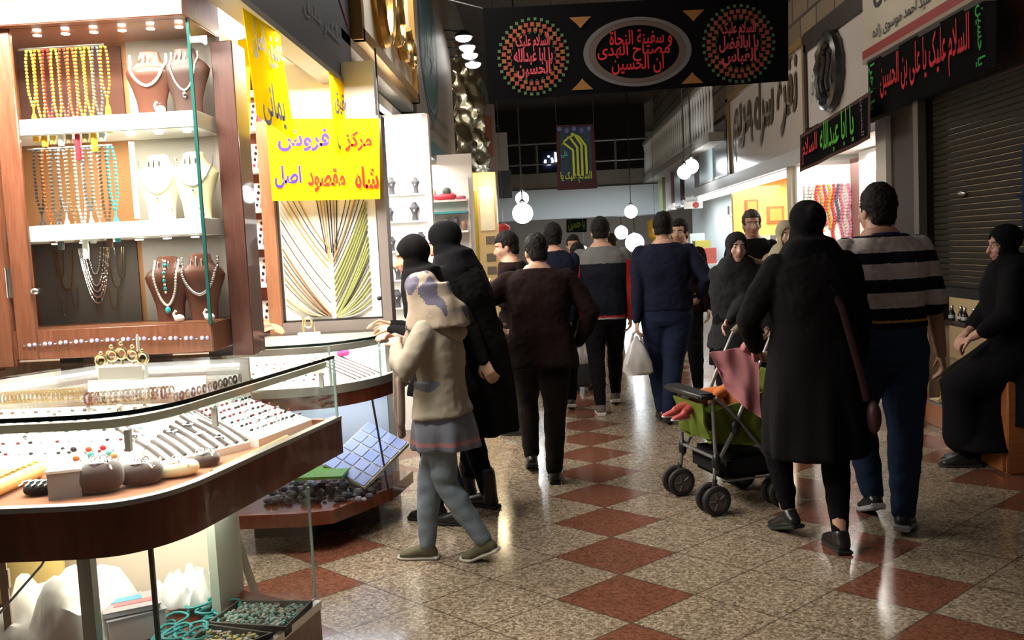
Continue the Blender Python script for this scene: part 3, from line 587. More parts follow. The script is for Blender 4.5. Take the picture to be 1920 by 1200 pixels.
# things in the lower case
obj_d = MB().prism([(-1.95, 2.75), (-1.55, 2.70), (-1.5, 3.1), (-1.95, 3.15)], 0.27, 0.31)
def drape(name, label, c, size, col, cat, seed, h=0.06):
    mb = MB(); n = 18; v = []
    for j in range(n+1):
        for i in range(n+1):
            a, b = i/n*2-1, j/n*2-1; q = Vector((a*1.6+seed, b*1.6, seed)); e = max(0, 1-max(abs(a), abs(b))**6)
            v.append((c[0]+a*size[0]+0.02*noise.noise(q*2), c[1]+b*size[1]+0.02*noise.noise(q*2.5), c[2]+0.012+e*(h*0.5+h*0.8*abs(noise.noise(q*1.5)))))
    k = len(v); v += [(p[0], p[1], c[2]+0.001) for p in v]
    f = [(j*(n+1)+i, j*(n+1)+i+1, (j+1)*(n+1)+i+1, (j+1)*(n+1)+i) for j in range(n) for i in range(n)]
    f += [tuple(x+k for x in q[::-1]) for q in f]
    rim = [i for i in range(n+1)]+[(j+1)*(n+1)+n for j in range(n)]+[n*(n+1)+n-1-i for i in range(n)]+[(n-1-j)*(n+1) for j in range(n-1)]
    f += [(rim[i], rim[i]+k, rim[(i+1) % len(rim)]+k, rim[(i+1) % len(rim)]) for i in range(len(rim))]
    return tag(obj(name, mb.add(v, f), mat(name+str(seed), col, .85), at=c), label, cat)
drape('cloth_sheet', 'heaped white cloth at the left of the lower glass case', (-1.68, 2.9, 0.27), (0.22, 0.2), (0.85, 0.83, 0.78), 'cloth', 3, 0.2)
drape('cloth_sheet', 'folded white cloth behind the magazines in the lower case', (-1.33, 3.13, 0.30), (0.1, 0.1), (0.82, 0.82, 0.82), 'cloth', 5, 0.1)
def book(name, label, c, ax, w_, d_, h_, cols):
    ax = R(ax); x = np.array([math.cos(ax), math.sin(ax), 0.0]); y = np.array([-math.sin(ax), math.cos(ax), 0.0]); z = np.array([0, 0, 1.0]); c = np.array(c, float)
    o = thing(name, label, 'magazine', tuple(c))
    obj('pages', MB().obox(c+z*h_/2, (x, y, z), (w_, d_, h_/2-0.002)), mat('paper_pages', (0.72, 0.72, 0.75), .8), o, smooth=False)
    obj('cover', MB().obox(c+z*h_, (x, y, z), (w_+.004, d_+.004, 0.002)), mat(name+'_cover'+str(cols[0]), cols[0], .4), o, smooth=False)
    obj('cover_picture', MB().obox(c+z*(h_+.0025)-x*w_*.2+y*d_*.4, (x, y, z), (w_*.6, d_*.3, 0.0012)), mat(name+'_pic'+str(cols[1]), cols[1], .4), o, smooth=False)
    obj('cover_picture', MB().obox(c+z*(h_+.0025)+x*w_*.1-y*d_*.2, (x, y, z), (w_*.75, d_*.25, 0.0012)), mat(name+'_pic'+str(cols[2]), cols[2], .4), o, smooth=False)
book('magazine', 'colourful blue and red magazine lying on top in the lower glass case', (-1.435, 2.90, 0.365), 28, 0.085, 0.07, 0.018, ((0.35, 0.33, 0.35), (0.10, 0.33, 0.55), (0.55, 0.16, 0.17)))
book('magazine', 'thick grey magazine under the colourful one in the lower glass case', (-1.43, 2.90, 0.27), 34, 0.088, 0.075, 0.09, ((0.45, 0.46, 0.5), (0.6, 0.6, 0.63), (0.3, 0.33, 0.4)))
mb = MB()
for k in range(26):
    a0 = rnd.uniform(0, 6.28); cx, cy = -1.24+rnd.uniform(-.09, .07), 2.86+rnd.uniform(-.18, .26); r = rnd.uniform(.03, .05)
    if cx > -1.17: cx = -1.17
    mb.tube([(cx+r*math.cos(a0+q*.5), cy+1.5*r*math.sin(a0+q*.5), 0.278+0.0018*k+0.004*math.sin(q)) for q in range(12)], 0.005, 5)
tag(obj('cord_bundle', mb, mat('turquoise_cord', (0.03, 0.33, 0.34), .6), at=(-1.17, 2.88, 0.27)), 'loose bundle of turquoise cord beside the bead trays', 'cord')
wr = MB().tube([(-1.93, 2.62, 0.28), (-1.75, 2.6, 0.42), (-1.55, 2.6, 0.62), (-1.5, 2.6, 0.70)], 0.004, 5)
tag(obj('electric_wire', wr, mat('grey_wire', (0.4, 0.42, 0.48), .5), at=(-1.93, 2.62, 0.28)), 'thin grey wire running up inside the lower glass case', 'wire')
tag(obj('hanging_curtain', MB().tube([(-1.95, 3.2, 0.28), (-1.95, 3.2, 0.69)], [(0.03, 0.13)]*2, 14, hint=(0, 1, 0)), mat('yellow_curtain', (0.80, 0.60, 0.22), .8), at=(-1.95, 3.2, 0.27)), 'yellowish curtain at the far left in the lower case', 'curtain')
tag(obj('hanging_strap', MB().box((-1.78, 2.75, 0.36), (-1.755, 2.756, 0.70)).box((-1.785, 2.748, 0.5), (-1.75, 2.76, 0.56)), mat('tan_strap', (0.42, 0.33, 0.25), .7), at=(-1.77, 2.75, 0.27)), 'tan strap hanging inside the lower case near its left end', 'strap')
def tray(label, poly, z, cols, seed, n):
    o = thing('bead_tray', label, 'tray', (poly[0][0], poly[0][1], z), 'bead trays')
    obj('tray_base', MB().prism(poly, z, z+0.012), mat('dark_tray', (0.09, 0.085, 0.075), .6), o, smooth=False)
    pc = list(poly)+[poly[0]]
    obj('tray_rim', MB().wall(pc, z, z+0.034, 0.010), mat('dark_tray'), o, smooth=False)
    r_ = random.Random(seed); mb = MB(); a, b, c, d = [np.array(q, float) for q in poly]
    for k in range(n):
        u, v = r_.uniform(.06, .94), r_.uniform(.06, .94); q = (a*(1-u)+b*u)*(1-v)+(d*(1-u)+c*u)*v; s = r_.uniform(.005, .009)*(1.4 if seed == 2 else 1)
        mb.ell((q[0], q[1], z+0.014+r_.uniform(0, .012)), (s, s*r_.uniform(.7, 1.2), s*.8), 6, 4, r_.randrange(len(cols)))
    bo = obj('loose_stones', mb, [mat('stone_%d_%d' % (seed, i), c_, .35) for i, c_ in enumerate(cols)], o); bo['kind'] = 'stuff'
tray('black tray of small turquoise and grey stones at the back of the lower case', [(-1.185, 2.90), (-0.90, 2.84), (-0.868, 3.06), (-1.14, 3.09)], 0.27, ((0.12, 0.32, 0.30), (0.25, 0.38, 0.35), (0.20, 0.17, 0.14), (0.42, 0.42, 0.38)), 1, 520)
tray('black tray of mixed coloured stones at the front of the lower case', [(-1.22, 2.62), (-1.08, 2.62), (-0.93, 2.80), (-1.17, 2.885)], 0.27, ((0.4, 0.35, 0.28), (0.5, 0.45, 0.1), (0.12, 0.28, 0.25), (0.45, 0.42, 0.45), (0.28, 0.2, 0.15)), 2, 300)
# ---- things on the deck of the first counter
IV = mat('ivory_pad', (0.80, 0.76, 0.52), .7); BRV = mat('brown_velvet', (0.075, 0.045, 0.040), .95, sheen=0.4); WPAD = mat('white_leatherette', (0.88, 0.87, 0.85), .5)
def along(s, d):
    """plan point at distance d inside the counter front, s = 0..1 along its rounded part"""
    q = inn(d); k = 2+(len(q)-3)*s; i = int(k); fr = k-i; i2 = min(len(q)-1, i+1); p = q[i]*(1-fr)+q[i2]*fr; tt = _n(q[i2]-q[max(0, i-1)]); return p, tt
def pillow(name, label, cat, c, tdir, r, m, top=None):
    x = np.array([tdir[0], tdir[1], 0]); y = np.array([-tdir[1], tdir[0], 0]); c = np.array(c, float); v, f = ell_geo((0, 0, 0), 1.0, 20, 12); v = np.array(v)
    v = np.sign(v)*np.abs(v)**0.75
    w_ = c+np.outer(v[:, 0]*r[0], x)+np.outer(v[:, 1]*r[1], y)+np.outer((v[:, 2]+1)*r[2], [0, 0, 1])
    return tag(obj(name, MB().add(list(w_), f), m, at=c), label, cat)
Z0 = 0.815
def ringset(mb, c, s, k, seed):
    r_ = random.Random(seed)
    for i in range(k):
        a = r_.uniform(0, PI); q = np.array(c)+np.array([r_.uniform(-s, s), r_.uniform(-s, s)*.6, r_.uniform(0, .01)])
        mb.tube([q+0.011*np.array([math.cos(a)*math.cos(b), math.sin(a)*math.cos(b), math.sin(b)]) for b in np.linspace(0, 2*PI, 9)[:-1]], 0.0018, 4, closed=True)
for (pxx, pyy, lab, rr, m, jl) in ((192, 922, 'dark brown velvet cushion beside the white box in the near counter', (0.068, 0.055, 0.048), BRV, 'silver earrings on the cushion beside the white box'), (265, 908, 'dark brown oval cushion between the box cushion and the ivory one', (0.070, 0.05, 0.036), BRV, 'silver chain on the oval brown cushion'), (330, 893, 'pointed ivory cushion in the near counter', (0.075, 0.05, 0.026), IV, 'silver and jet necklace on the ivory cushion'), (388, 872, 'low brown cushion right of the ivory one', (0.045, 0.05, 0.022), BRV, 'silver bracelet on the low brown cushion')):
    c = P(pxx, pyy, Z=Z0); tt = np.array([0.93, 0.36])
    pillow('display_cushion', lab, 'cushion', c, tt, rr, m)
    mb = MB()
    for k in range(3): mb.tube([c+np.array([-rr[0]*.75+rr[0]*1.5*q/10, -rr[1]*.45+0.02*k+0.012*math.sin(q+k), 2*rr[2]+0.001-0.7*rr[2]*((q/5-1)**2)*.6]) for q in range(11)], 0.0035, 5)
    ringset(mb, c+np.array([0, -0.01, 2*rr[2]]), rr[0]*.5, 5, pxx)
    tag(obj('silver_jewellery', mb, SILVER, at=c), jl, 'jewellery')
c = P(128, 928, Z=Z0); o = thing('display_box', 'square white box with grey front in the near counter', 'box', tuple(c))
obj('body', MB().obox(c+[0, 0, .04], ((0.94, .34, 0), (-.34, .94, 0), (0, 0, 1)), (0.046, 0.05, 0.04)), mat('grey_card', (0.30, 0.30, 0.31), .6), o, smooth=False)
obj('lid', MB().obox(c+[0, 0, .084], ((0.94, .34, 0), (-.34, .94, 0), (0, 0, 1)), (0.049, 0.053, 0.004)), WPAD, o, smooth=False)
for k, (qx, qy, col, nm) in enumerate(((145, 865, (0.62, 0.16, 0.05), 'coral red'), (172, 858, (0.10, 0.50, 0.48), 'turquoise'), (168, 848, (0.5, 0.10, 0.04), 'dark red'), (207, 855, (0.16, 0.50, 0.42), 'sea green'), (216, 860, (0.70, 0.35, 0.12), 'orange'), (195, 845, (0.45, 0.03, 0.04), 'crimson'), (140, 848, (0.05, 0.04, 0.04), 'black'))):
    c = P(qx, qy, Z=Z0+0.075); o = thing('gem_ring', f'large ring with {nm} stone on the white stand behind the brown cushions', 'ring', tuple(c), 'large stone rings')
    obj('band', MB().tube([c+0.011*np.array([math.cos(b), 0, math.sin(b)]) for b in np.linspace(0, 2*PI, 13)[:-1]], 0.002, 5, closed=True), SILVER, o)
    obj('stone', MB().ell(c+[0, -.006, .011], (.012, .006, .010), 10, 6), mat('gem_'+nm, col, .15), o)
# sloping white ring stand behind them and the long slope toward the end of the counter
def stand(label, a, b, d0, d1, z0, z1, m, group=None):
    """sloping display stand between plan points a (near end) and b (far end), low edge d0 inside, high edge d1 inside"""
    a, b = np.array(a), np.array(b); tt = _n(b-a); nv = np.array([-tt[1], tt[0]]); q = lambda p, d, z: (p[0]+nv[0]*d, p[1]+nv[1]*d, z)
    v = [q(a, d0, Z0), q(b, d0, Z0), q(b, d1, Z0), q(a, d1, Z0), q(a, d0, z0), q(b, d0, z0), q(b, d1, z1), q(a, d1, z1)]
    o = tag(obj('display_stand', MB().add(v, [(3, 2, 1, 0), (4, 5, 6, 7), (0, 1, 5, 4), (1, 2, 6, 5), (2, 3, 7, 6), (3, 0, 4, 7)]), m, at=v[0], smooth=False), label, 'display stand', group)
    return np.array(v[4]), np.array(v[5]), np.array(v[6]), np.array(v[7])
S1 = stand('long white sloping ring stand along the front of the near counter', (-2.15, 2.92), (-1.40, 2.90), 0.02, 0.40, 0.845, 0.985, WPAD)
S2 = stand('white sloping pad stand at the rounded corner of the near counter', (-1.295, 2.93), (-1.09, 3.22), 0.02, 0.40, 0.84, 0.96, WPAD)
S3 = stand('white sloping ring stand at the far end of the near counter', (-1.06, 3.24), (-0.955, 3.60), 0.02, 0.38, 0.845, 0.95, WPAD)
def on(S, u, v, lift=0.0):
    a, b, c, d = S; p = (a*(1-u)+b*u)*(1-v)+(d*(1-u)+c*u)*v; n = _n(np.cross(b-a, d-a)); return p+n*lift, n, _n(b-a), _n(d-a)
def ring_proto(label, gem, grp):
    o = thing('finger_ring', label, 'ring', (0, 0, 0), grp)
    obj('band', MB().tube([0.0105*np.array([math.cos(b), 0, math.sin(b)]) for b in np.linspace(0, 2*PI, 11)[:-1]], 0.0018, 4, closed=True), SILVER, o)
    obj('stone', MB().ell((0, -.003, .011), (.008, .006, .0055), 8, 5), gem, o); return o
JET = mat('jet_stone', (0.02, 0.018, 0.022), .15); GAR = mat('garnet_stone', (0.18, 0.02, 0.03), .15); AGA = mat('grey_agate', (0.30, 0.30, 0.34), .2); TURQ = mat('turquoise_stone', (0.05, 0.42, 0.45), .3)
def rings(S, nu, nv, protos, jig=0.006, u0=.04, u1=.96, v0=.06, v1=.94):
    used = set()
    for j in range(nv):
        for i in range(nu):
            k = rnd.randrange(len(protos)); p, n, x, y = on(S, u0+(u1-u0)*(i+.5)/nu, v0+(v1-v0)*(j+.5)/nv, 0.006)
            loc = (p[0]+rnd.uniform(-jig, jig), p[1]+rnd.uniform(-jig, jig), p[2]); rz = math.atan2(x[1], x[0])+rnd.uniform(-.3, .3)
            if k not in used: used.add(k); protos[k].location = loc; protos[k].rotation_euler = (0, 0, rz)
            else: dup(protos[k], loc, rz)
pr = lambda place, grp: [ring_proto('silver ring with %s stone on the %s' % (n_, place), m_, grp) for n_, m_ in (('black', JET), ('dark red', GAR), ('grey', AGA))]
rings(S1, 15, 5, pr('long white stand in the near counter', 'rings on the long white stand'))
rings(S3, 12, 7, pr('far end stand of the near counter', 'rings on the far end stand'))
# dark and white striped bracelet rolls fanned over the corner stand
bp = None
for k in range(17):
    u = (k+.5)/17; pts = [on(S2, u, .02+.9*q/8, 0.006+0.004*math.sin(q*.8))[0] for q in range(9)]
    if k % 2 == 0: m_, lab = BRV, 'dark chain strap fanned on the corner pad of the near counter'
    else: m_, lab = SILVER, 'silver chain strap fanned on the corner pad of the near counter'
    tag(obj('chain_strap', MB().tube(pts, [(0.0075, 0.004)]*9, 6, hint=tuple(on(S2, 0.5, .5)[2])), m_, at=pts[0]), lab, 'chain', 'chain straps on the corner pad')
pp = {}
for k in range(26):
    S_ = (S1, S1, S2)[k % 3]; p, n, x, y = on(S_, rnd.uniform(.05, .95), rnd.uniform(.1, .95), .008); kind = k % 2
    lab = ('flower-shaped silver pendant lying on the white sloping stands of the near counter', 'leaf-shaped silver brooch lying on the white sloping stands of the near counter')[kind]
    if kind in pp: dup(pp[kind], tuple(p), rnd.uniform(0, 6.2)); continue
    mb = MB()
    if kind == 0:
        for q in range(7): mb.ell((.014*math.cos(q*.9), .014*math.sin(q*.9), .003), (.008, .006, .003), 7, 5)
        mb.ell((0, 0, .005), .007, 8, 6, 1)
    else:
        for q in range(6): mb.ell((-.02+.008*q, .006*(-1)**q, .003), (.011, .005, .003), 7, 5)
        mb.tube([(-.03, 0, .003), (.03, 0, .003)], .002, 5)
    o = tag(obj('silver_pendant', mb, [SILVER, JET] if kind == 0 else SILVER), lab, 'pendant', 'silver pendants on the near counter stands'); o.location = tuple(p); pp[kind] = o
a, b = P(-20, 828, Z=.86), P(78, 818, Z=.86)
tag(obj('velvet_roll', MB().tube([a, b], [.03, .03], 14), mat('mauve_velvet', (0.22, 0.13, 0.15), .9), at=(a+b)/2-[0, 0, .03]), 'mauve velvet roll at the far left of the near counter', 'velvet roll')
rod = MB().tube([(-1.085, 2.80, .830), (-1.035, 3.06, .830), (-0.995, 3.32, .830)], [0.014, 0.015, 0.013], 12)
tag(obj('wooden_rod', rod, mat('pale_orange_wood', (0.62, 0.27, 0.11), .5), at=(-1.085, 2.80, Z0)), 'plain light wooden rod lying along the counter front', 'rod')
a, b = P(0, 912, Z=Z0+.03), P(72, 880, Z=Z0+.03)
o = thing('bangle_roll', 'yellow gold bangle roll at the far left of the near counter deck', 'bangle roll', tuple((a+b)/2-[0, 0, .03]))
obj('roll', MB().tube([a-(b-a)*.3, b], 0.026, 16), mat('pale_gold_roll', (0.80, 0.58, 0.22), .35, .5), o)
for k in range(7): c = a+(b-a)*(k/6.5); obj('bangle', MB().tube([c+0.03*np.array([math.cos(q)*.3, math.cos(q)*.95, math.sin(q)]) for q in np.linspace(0, 2*PI, 17)[:-1]], 0.004, 5, closed=True), GOLD, o)
c = P(78, 925, Z=Z0); pillow('display_cushion', 'black cushion tucked behind the gold bangle roll', 'cushion', c, (0.9, .4), (0.05, 0.05, 0.02), mat('black_velvet', (0.012, 0.011, 0.012), .95))
mb = MB()
for k in range(5): mb.tube([c+np.array([-.04+.02*k+.004*math.sin(q*2), -.02+.012*q-.03, .042-.0006*(q-3)**2]) for q in range(7)], 0.003, 5)
tag(obj('charm_chain', mb, SILVER, at=c+[0, 0, .04]), 'tangle of silver charm chains on the black cushion', 'chain')
# bracelets on the glass shelf under the top: a pale gold row and a reddish brown row
ZS = 1.0445
def bracelet(label, m, grp, r):
    o = thing('bracelet', label, 'bracelet', (0, 0, 0), grp); mb = MB()
    for k in range(16): a = 2*PI*k/16; mb.ell((0, r*.82*math.cos(a), r*.72+r*.70*math.sin(a)), 0.0045, 6, 4)
    obj('beads', mb, m, o); return o
bz = {}
def row(pa, pb, n, kinds, r=0.027):
    for k in range(n):
        lab, m, g = kinds[k % len(kinds)]; c = P(*pa, Z=ZS)*(1-k/(n-1))+P(*pb, Z=ZS)*(k/(n-1))
        if lab in bz: dup(bz[lab], tuple(c), R(rnd.uniform(-6, 6)))
        else: bz[lab] = bracelet(lab, m, g, r); bz[lab].location = tuple(c)
PG = mat('pale_gold_bead', (0.75, 0.62, 0.34), .35, .3); RB = mat('red_brown_bead', (0.20, 0.06, 0.035), .3); BB = mat('brown_bead', (0.33, 0.15, 0.08), .3); CB = mat('cream_bead', (0.72, 0.62, 0.5), .4)
row((8, 757), (155, 748), 20, [('pale gold bead bracelet standing in the left row under the counter glass', PG, 'pale gold bracelets')])
row((166, 758), (322, 745), 21, [('red-brown bead bracelet standing in the middle row under the counter glass', RB, 'brown bracelets'), ('lighter brown bead bracelet standing in the middle row under the counter glass', BB, 'brown bracelets'), ('cream and brown bead bracelet standing in the middle row under the counter glass', CB, 'brown bracelets')])
row((330, 752), (450, 715), 13, [('silver bead bracelet standing in the right row under the counter glass', SILVER, 'silver bracelets'), ('black bead bracelet standing in the right row under the counter glass', JET, 'silver bracelets')], 0.018)
pb = P(165, 742, Z=ZS); pa = P(387, 690, Z=ZS)
tag(obj('display_card', MB().prism([tuple(P(165, 742, Z=ZS)[:2]), tuple(P(386, 735, Z=ZS)[:2]), tuple(P(387, 692, Z=ZS)[:2]), tuple(P(165, 700, Z=ZS)[:2])], ZS, ZS+.004), WPAD, at=pb, smooth=False), 'white pad lying under the glass behind the brown bracelets', 'display pad')
# small gilt pierced ornament standing on the glass top
c = P(232, 712, Z=1.10); o = thing('table_ornament', 'small gilt ornament with brilliant pale front standing on the near counter', 'ornament', tuple(c))
mb = MB(); 
for k, (dx, h) in enumerate(((-.075, .05), (-.035, .085), (0.0, .10), (.04, .08), (.075, .055))):
    mb.tube([c+[dx+.018*math.cos(q), 0, .05+h*.45+.018*math.sin(q)] for q in np.linspace(0, 2*PI, 15)[:-1]], .006, 6, closed=True)
    mb.tube([c+[dx, 0, 0.004], c+[dx, 0, .05+h*.35]], .005, 6).ell(c+[dx, 0, .065+h*.65], .008, 8, 6)
obj('scrollwork', mb, mat('pale_gilt', (0.85, 0.75, 0.42), .2, .8), o)
obj('base', MB().box(c+[-.085, -.02, 0], c+[.085, .02, .055]), mat('white_glass', (0.92, 0.92, 0.88), .15), o, bevel=.006)
obj('candle', MB().lathe([(.006, 0), (.006, .05), (.002, .06)], tuple(c+[.062, 0, .10]), 8), WPAD, o)
# ---- wall showcase
CX0, CX1, CYF, CYB = -2.05, -1.335, 3.55, 3.86
t = thing('display_cabinet', 'reddish wooden glass showcase of beads and necklaces above the near counter', 'display cabinet', (-1.7, 3.75, 1.13))
obj('base', MB().box((-2.25, 3.55, 1.145), (-1.335, 3.9, 1.265)), REDWOOD, t, bevel=.004)
obj('side_panel', MB().box((-2.75, 3.60, 1.10), (-2.245, 3.64, 2.6)), REDWOOD, t)
obj('header', MB().box((-2.35, 3.5, 2.447), (-1.335, 3.9, 2.66)), REDWOOD, t, bevel=.004)
obj('stile', MB().box((-2.13, 3.545, 1.145), (-2.045, 3.565, 2.47)), REDWOOD, t, bevel=.004)
obj('side_wall', MB().box((-2.26, 3.58, 1.15), (-2.24, 3.9, 2.45)), REDWOOD, t); obj('stile', MB().box((-2.24, 3.535, 1.12), (-2.14, 3.575, 2.47)), REDWOOD, t, bevel=.004)
obj('corner_post', MB().box((-1.325, 3.74, 1.105), (-1.235, 3.9, 2.40)), wood('dark_red_post', (0.10, 0.035, 0.025), (0.15, 0.055, 0.04), .4, (14, 14, 1)), t, bevel=.004)
obj('back_panel', MB().box((-2.24, 3.86, 1.265), (-1.73, 3.88, 2.447)), mat('ochre_backing', (0.42, 0.20, 0.08), .7), t)
obj('back_panel', MB().box((-1.73, 3.86, 1.265), (-1.325, 3.88, 2.447)), mat('grey_backing', (0.42, 0.40, 0.36), .5), t)
obj('bead_board', MB().box((-2.20, 3.85, 1.265), (-1.75, 3.861, 1.61)), mat('dark_felt', (0.10, 0.085, 0.075), .95), t)
obj('bead_board', MB().box((-2.20, 3.85, 2.10), (-1.75, 3.861, 2.43)), mat('brown_felt', (0.12, 0.045, 0.03), .95), t)
for z in (2.035, 1.615): obj('shelf', MB().box((-2.23, 3.57, z), (-1.34, 3.86, z+.065)), mat('bright_white_shelf', (0.92, 0.92, 0.90), .4), t, bevel=.003)
obj('front_glass', MB().box((-2.045, 3.55, 1.265), (-1.337, 3.556, 2.447)), GL, t)
obj('side_glass', MB().box((-1.342, 3.556, 1.265), (-1.336, 3.74, 2.447)), GL, t)
obj('glass_edge', MB().box((-1.345, 3.546, 1.255), (-1.333, 3.557, 2.45)), GEDGE, t)
obj('hinge', MB().box((-2.15, 3.538, 1.40), (-2.125, 3.55, 1.52)).tube([(-2.138, 3.536, 1.40), (-2.138, 3.536, 1.52)], .007), STEEL, t)
obj('lock', MB().ell((-2.035, 3.54, 1.42), (.018, .012, .014)), STEEL, t)
obj('jewel_garland', (lambda mb: [mb.ell((-2.10+.0213*k, 3.545, 1.205+.008*math.sin(k*.1)), .0085 if k % 3 else .006, 6, 4, k % 3) for k in range(36)] and mb)(MB()), [SILVER, mat('crystal_bead', (0.85, 0.85, 0.95), .05, .3), mat('violet_crystal', (0.45, 0.40, 0.75), .1)], t, label='string of glittering crystal beads along the base')
struct('wall_left_back', MB().box((-3.3, 3.92, 0), (-1.44, 3.98, 1.10)), wood('brown_counter_back', (0.16, 0.09, 0.045), (0.28, 0.17, 0.09), .5, (6, 6, 6), 0))
for x in (-2.1, -1.75, -1.45): obj('foot', MB().box((x, 3.8, 1.10), (x+.1, 3.9, 1.146)), DKWOOD, t)
for z, p_ in ((2.44, 5.5), (2.03, 6.5), (1.61, 3.0)):
    area('cabinet_shelf_light', (-1.69, 3.64, z-.004), (0.64, 0.008), p_, (1, 0.93, 0.80))
    for k in range(6): obj('downlight', MB().lathe([(.016, 0), (.016, .004)], (-1.98+.115*k, 3.63, z-.006), 12), glow('downlight', (1, .95, .82), 9), t)
obj('tube_light', MB().box((-1.715, 3.78, 1.70), (-1.70, 3.80, 2.02)), glow('warm_tube', (1, .85, .55), 5), t, label='warm glowing upright tube')
# prayer beads hanging in the showcase
def strand(label, x, ztop, length, m, tm, r=.006, wide=.012, tas=.09, grp=None, y=3.60):
    o = thing('prayer_beads', label, 'prayer beads', (x, y, ztop), grp); mb = MB(); n = int(length/(2.05*r))
    for s in (-1, 1):
        for k in range(n):
            b = k/(n-1); ww = wide*(1-max(0, b-.75)*3.6)*(.55+.45*min(1, b*5)); mb.ell((x+s*ww, y+.004*s, ztop-b*length), r, 6, 4)
    mb.tube([(x-wide*.6, y, ztop), (x, y, ztop+.008), (x+wide*.6, y, ztop)], .0025, 4)
    obj('bead_loop', mb, m, o)
    zt = ztop-length
    obj('tassel', MB().lathe([(.0035, 0), (.004, -.03), (.010, -.045), (.013, -.045-tas*.5), (.011, -.045-tas)][::-1], (x, y, zt), 10), tm, o)
    return o
obj('hanging_rail', MB().tube([(-2.045, 3.60, 2.378), (-1.70, 3.60, 2.378)], .004).tube([(-2.045, 3.60, 1.985), (-1.70, 3.60, 1.985)], .004), STEEL, t)
YT = mat('yellow_tassel', (0.78, 0.48, 0.03), .8)
up = (('lemon yellow', (0.75, 0.60, 0.06), (.78, .45, .02), .21), ('amber', (0.62, 0.28, 0.02), (.75, .40, .02), .28), ('deep red', (0.35, 0.03, 0.02), (.7, .5, .1), .27), ('golden', (0.75, 0.52, 0.05), (.8, .8, .75), .28), ('brown', (0.20, 0.05, 0.02), (.3, .2, .1), .27), ('orange-red', (0.60, 0.13, 0.02), (.45, .02, .04), .29), ('olive', (0.30, 0.25, 0.03), (.3, .25, .1), .27), ('orange amber', (0.65, 0.32, 0.03), (.78, .45, .02), .26), ('slate grey', (0.12, 0.14, 0.14), (.55, .55, .5), .27), ('honey', (0.55, 0.24, 0.02), (.8, .55, .02), .19))
for k, (nm, c_, tc_, ln) in enumerate(up):
    strand(f'{nm} prayer bead strand hanging on the top rail of the showcase', -2.005+.0335*k, 2.368, ln, mat('bead_'+nm, c_, .25), mat('tassel_'+nm, tc_, .8), .0063, .0125, .10 if k in (0, 7, 9, 5) else .05, 'prayer beads on the top rail')
lo = (('jet and white', (0.03, 0.03, 0.03)), ('rust', (0.30, 0.10, 0.03)), ('dark grey', (0.10, 0.10, 0.10)), ('silver', (0.5, 0.5, 0.5)), ('pale brown', (0.30, 0.18, 0.09)), ('icy blue-grey', (0.42, 0.50, 0.52)), ('smoky', (0.16, 0.17, 0.18)), ('cream and black', (0.36, 0.32, 0.26)), ('chocolate', (0.14, 0.07, 0.04)), ('turquoise', (0.04, 0.40, 0.42)))
for k, (nm, c_) in enumerate(lo):
    strand(f'{nm} bead strand hanging on the middle rail of the showcase', -2.01+.0335*k, 1.975, .24+.03*(k % 3), mat('lowbead_'+nm, c_, .15, .6 if nm == 'silver' else 0.0), mat('lowtassel_'+nm, ((.85, .85, .83) if k in (5, 6) else c_), .8), .0068, .0125, .09 if k in (5, 6, 9) else .05, 'bead strands on the middle rail')
# necklace busts
def bust_prof(h):
    return [(0.055, 0.0), (0.062, .25*h), (0.078, .45*h), (0.094, .60*h), (0.100, .68*h), (0.086, .76*h), (0.056, .84*h), (0.045, .92*h), (0.043, .98*h), (0.03, 1.0*h)]
def bust_y(h, z, x):
    p = bust_prof(h); zz = [q[1] for q in p]; rr = [q[0] for q in p]; r_ = float(np.interp(z, zz, rr)); return -0.42*r_*math.sqrt(max(0.02, 1-(x/r_)**2))
def bust(label, c, h, m):
    o = tag(obj('necklace_bust', MB().lathe(bust_prof(h), c, 28, sx=1, sy=.42), m, at=c), label, 'necklace bust', 'necklace busts'); return o
def necklace(label, c, h, drop, wtop, m, r=.004, pend=None, earr=False, bead=True, m2=None):
    o = thing('necklace', label, 'necklace', c, 'necklaces on busts'); mb = MB(); pts = []
    for k in range(41):
        a = -1+2*k/40; x = wtop*math.copysign(abs(a)**.8, a)*min(1, .35+1.0*abs(a)) if False else wtop*math.sin(a*PI/2)
        z = .93*h-drop*(1-abs(a)**1.7); x = min(max(x, -.092), .092); pts.append(np.array([c[0]+x, c[1]+bust_y(h, z, x)-r*.8, c[2]+z]))
    if bead:
        for p in pts: mb.ell(p, r, 7, 5)
    mb.tube(pts, r*.6, 5); obj('chain', mb, m, o)
    if pend:
        z = .93*h-drop; obj('pendant', MB().ell((c[0], c[1]+bust_y(h, z-.015, 0)-.006, c[2]+z-.018), (pend, .006, pend*1.25), 10, 8), m2 or m, o)
    if earr:
        for dx in (-.03, -.008, .014): obj('earring', MB().ell((c[0]+dx, c[1]+bust_y(h, .86*h, dx)-.004, c[2]+.86*h), (.004, .004, .028 if dx == -.008 else .018), 8, 6), SILVER, o)
BBR = mat('brown_leather_bust', (0.13, 0.045, 0.028), .35); BCR = mat('cream_bust', (0.78, 0.68, 0.40), .6); DKB = mat('dark_brown_bust', (0.07, 0.030, 0.022), .45)
PEARL = mat('pearl', (0.86, 0.83, 0.78), .2)
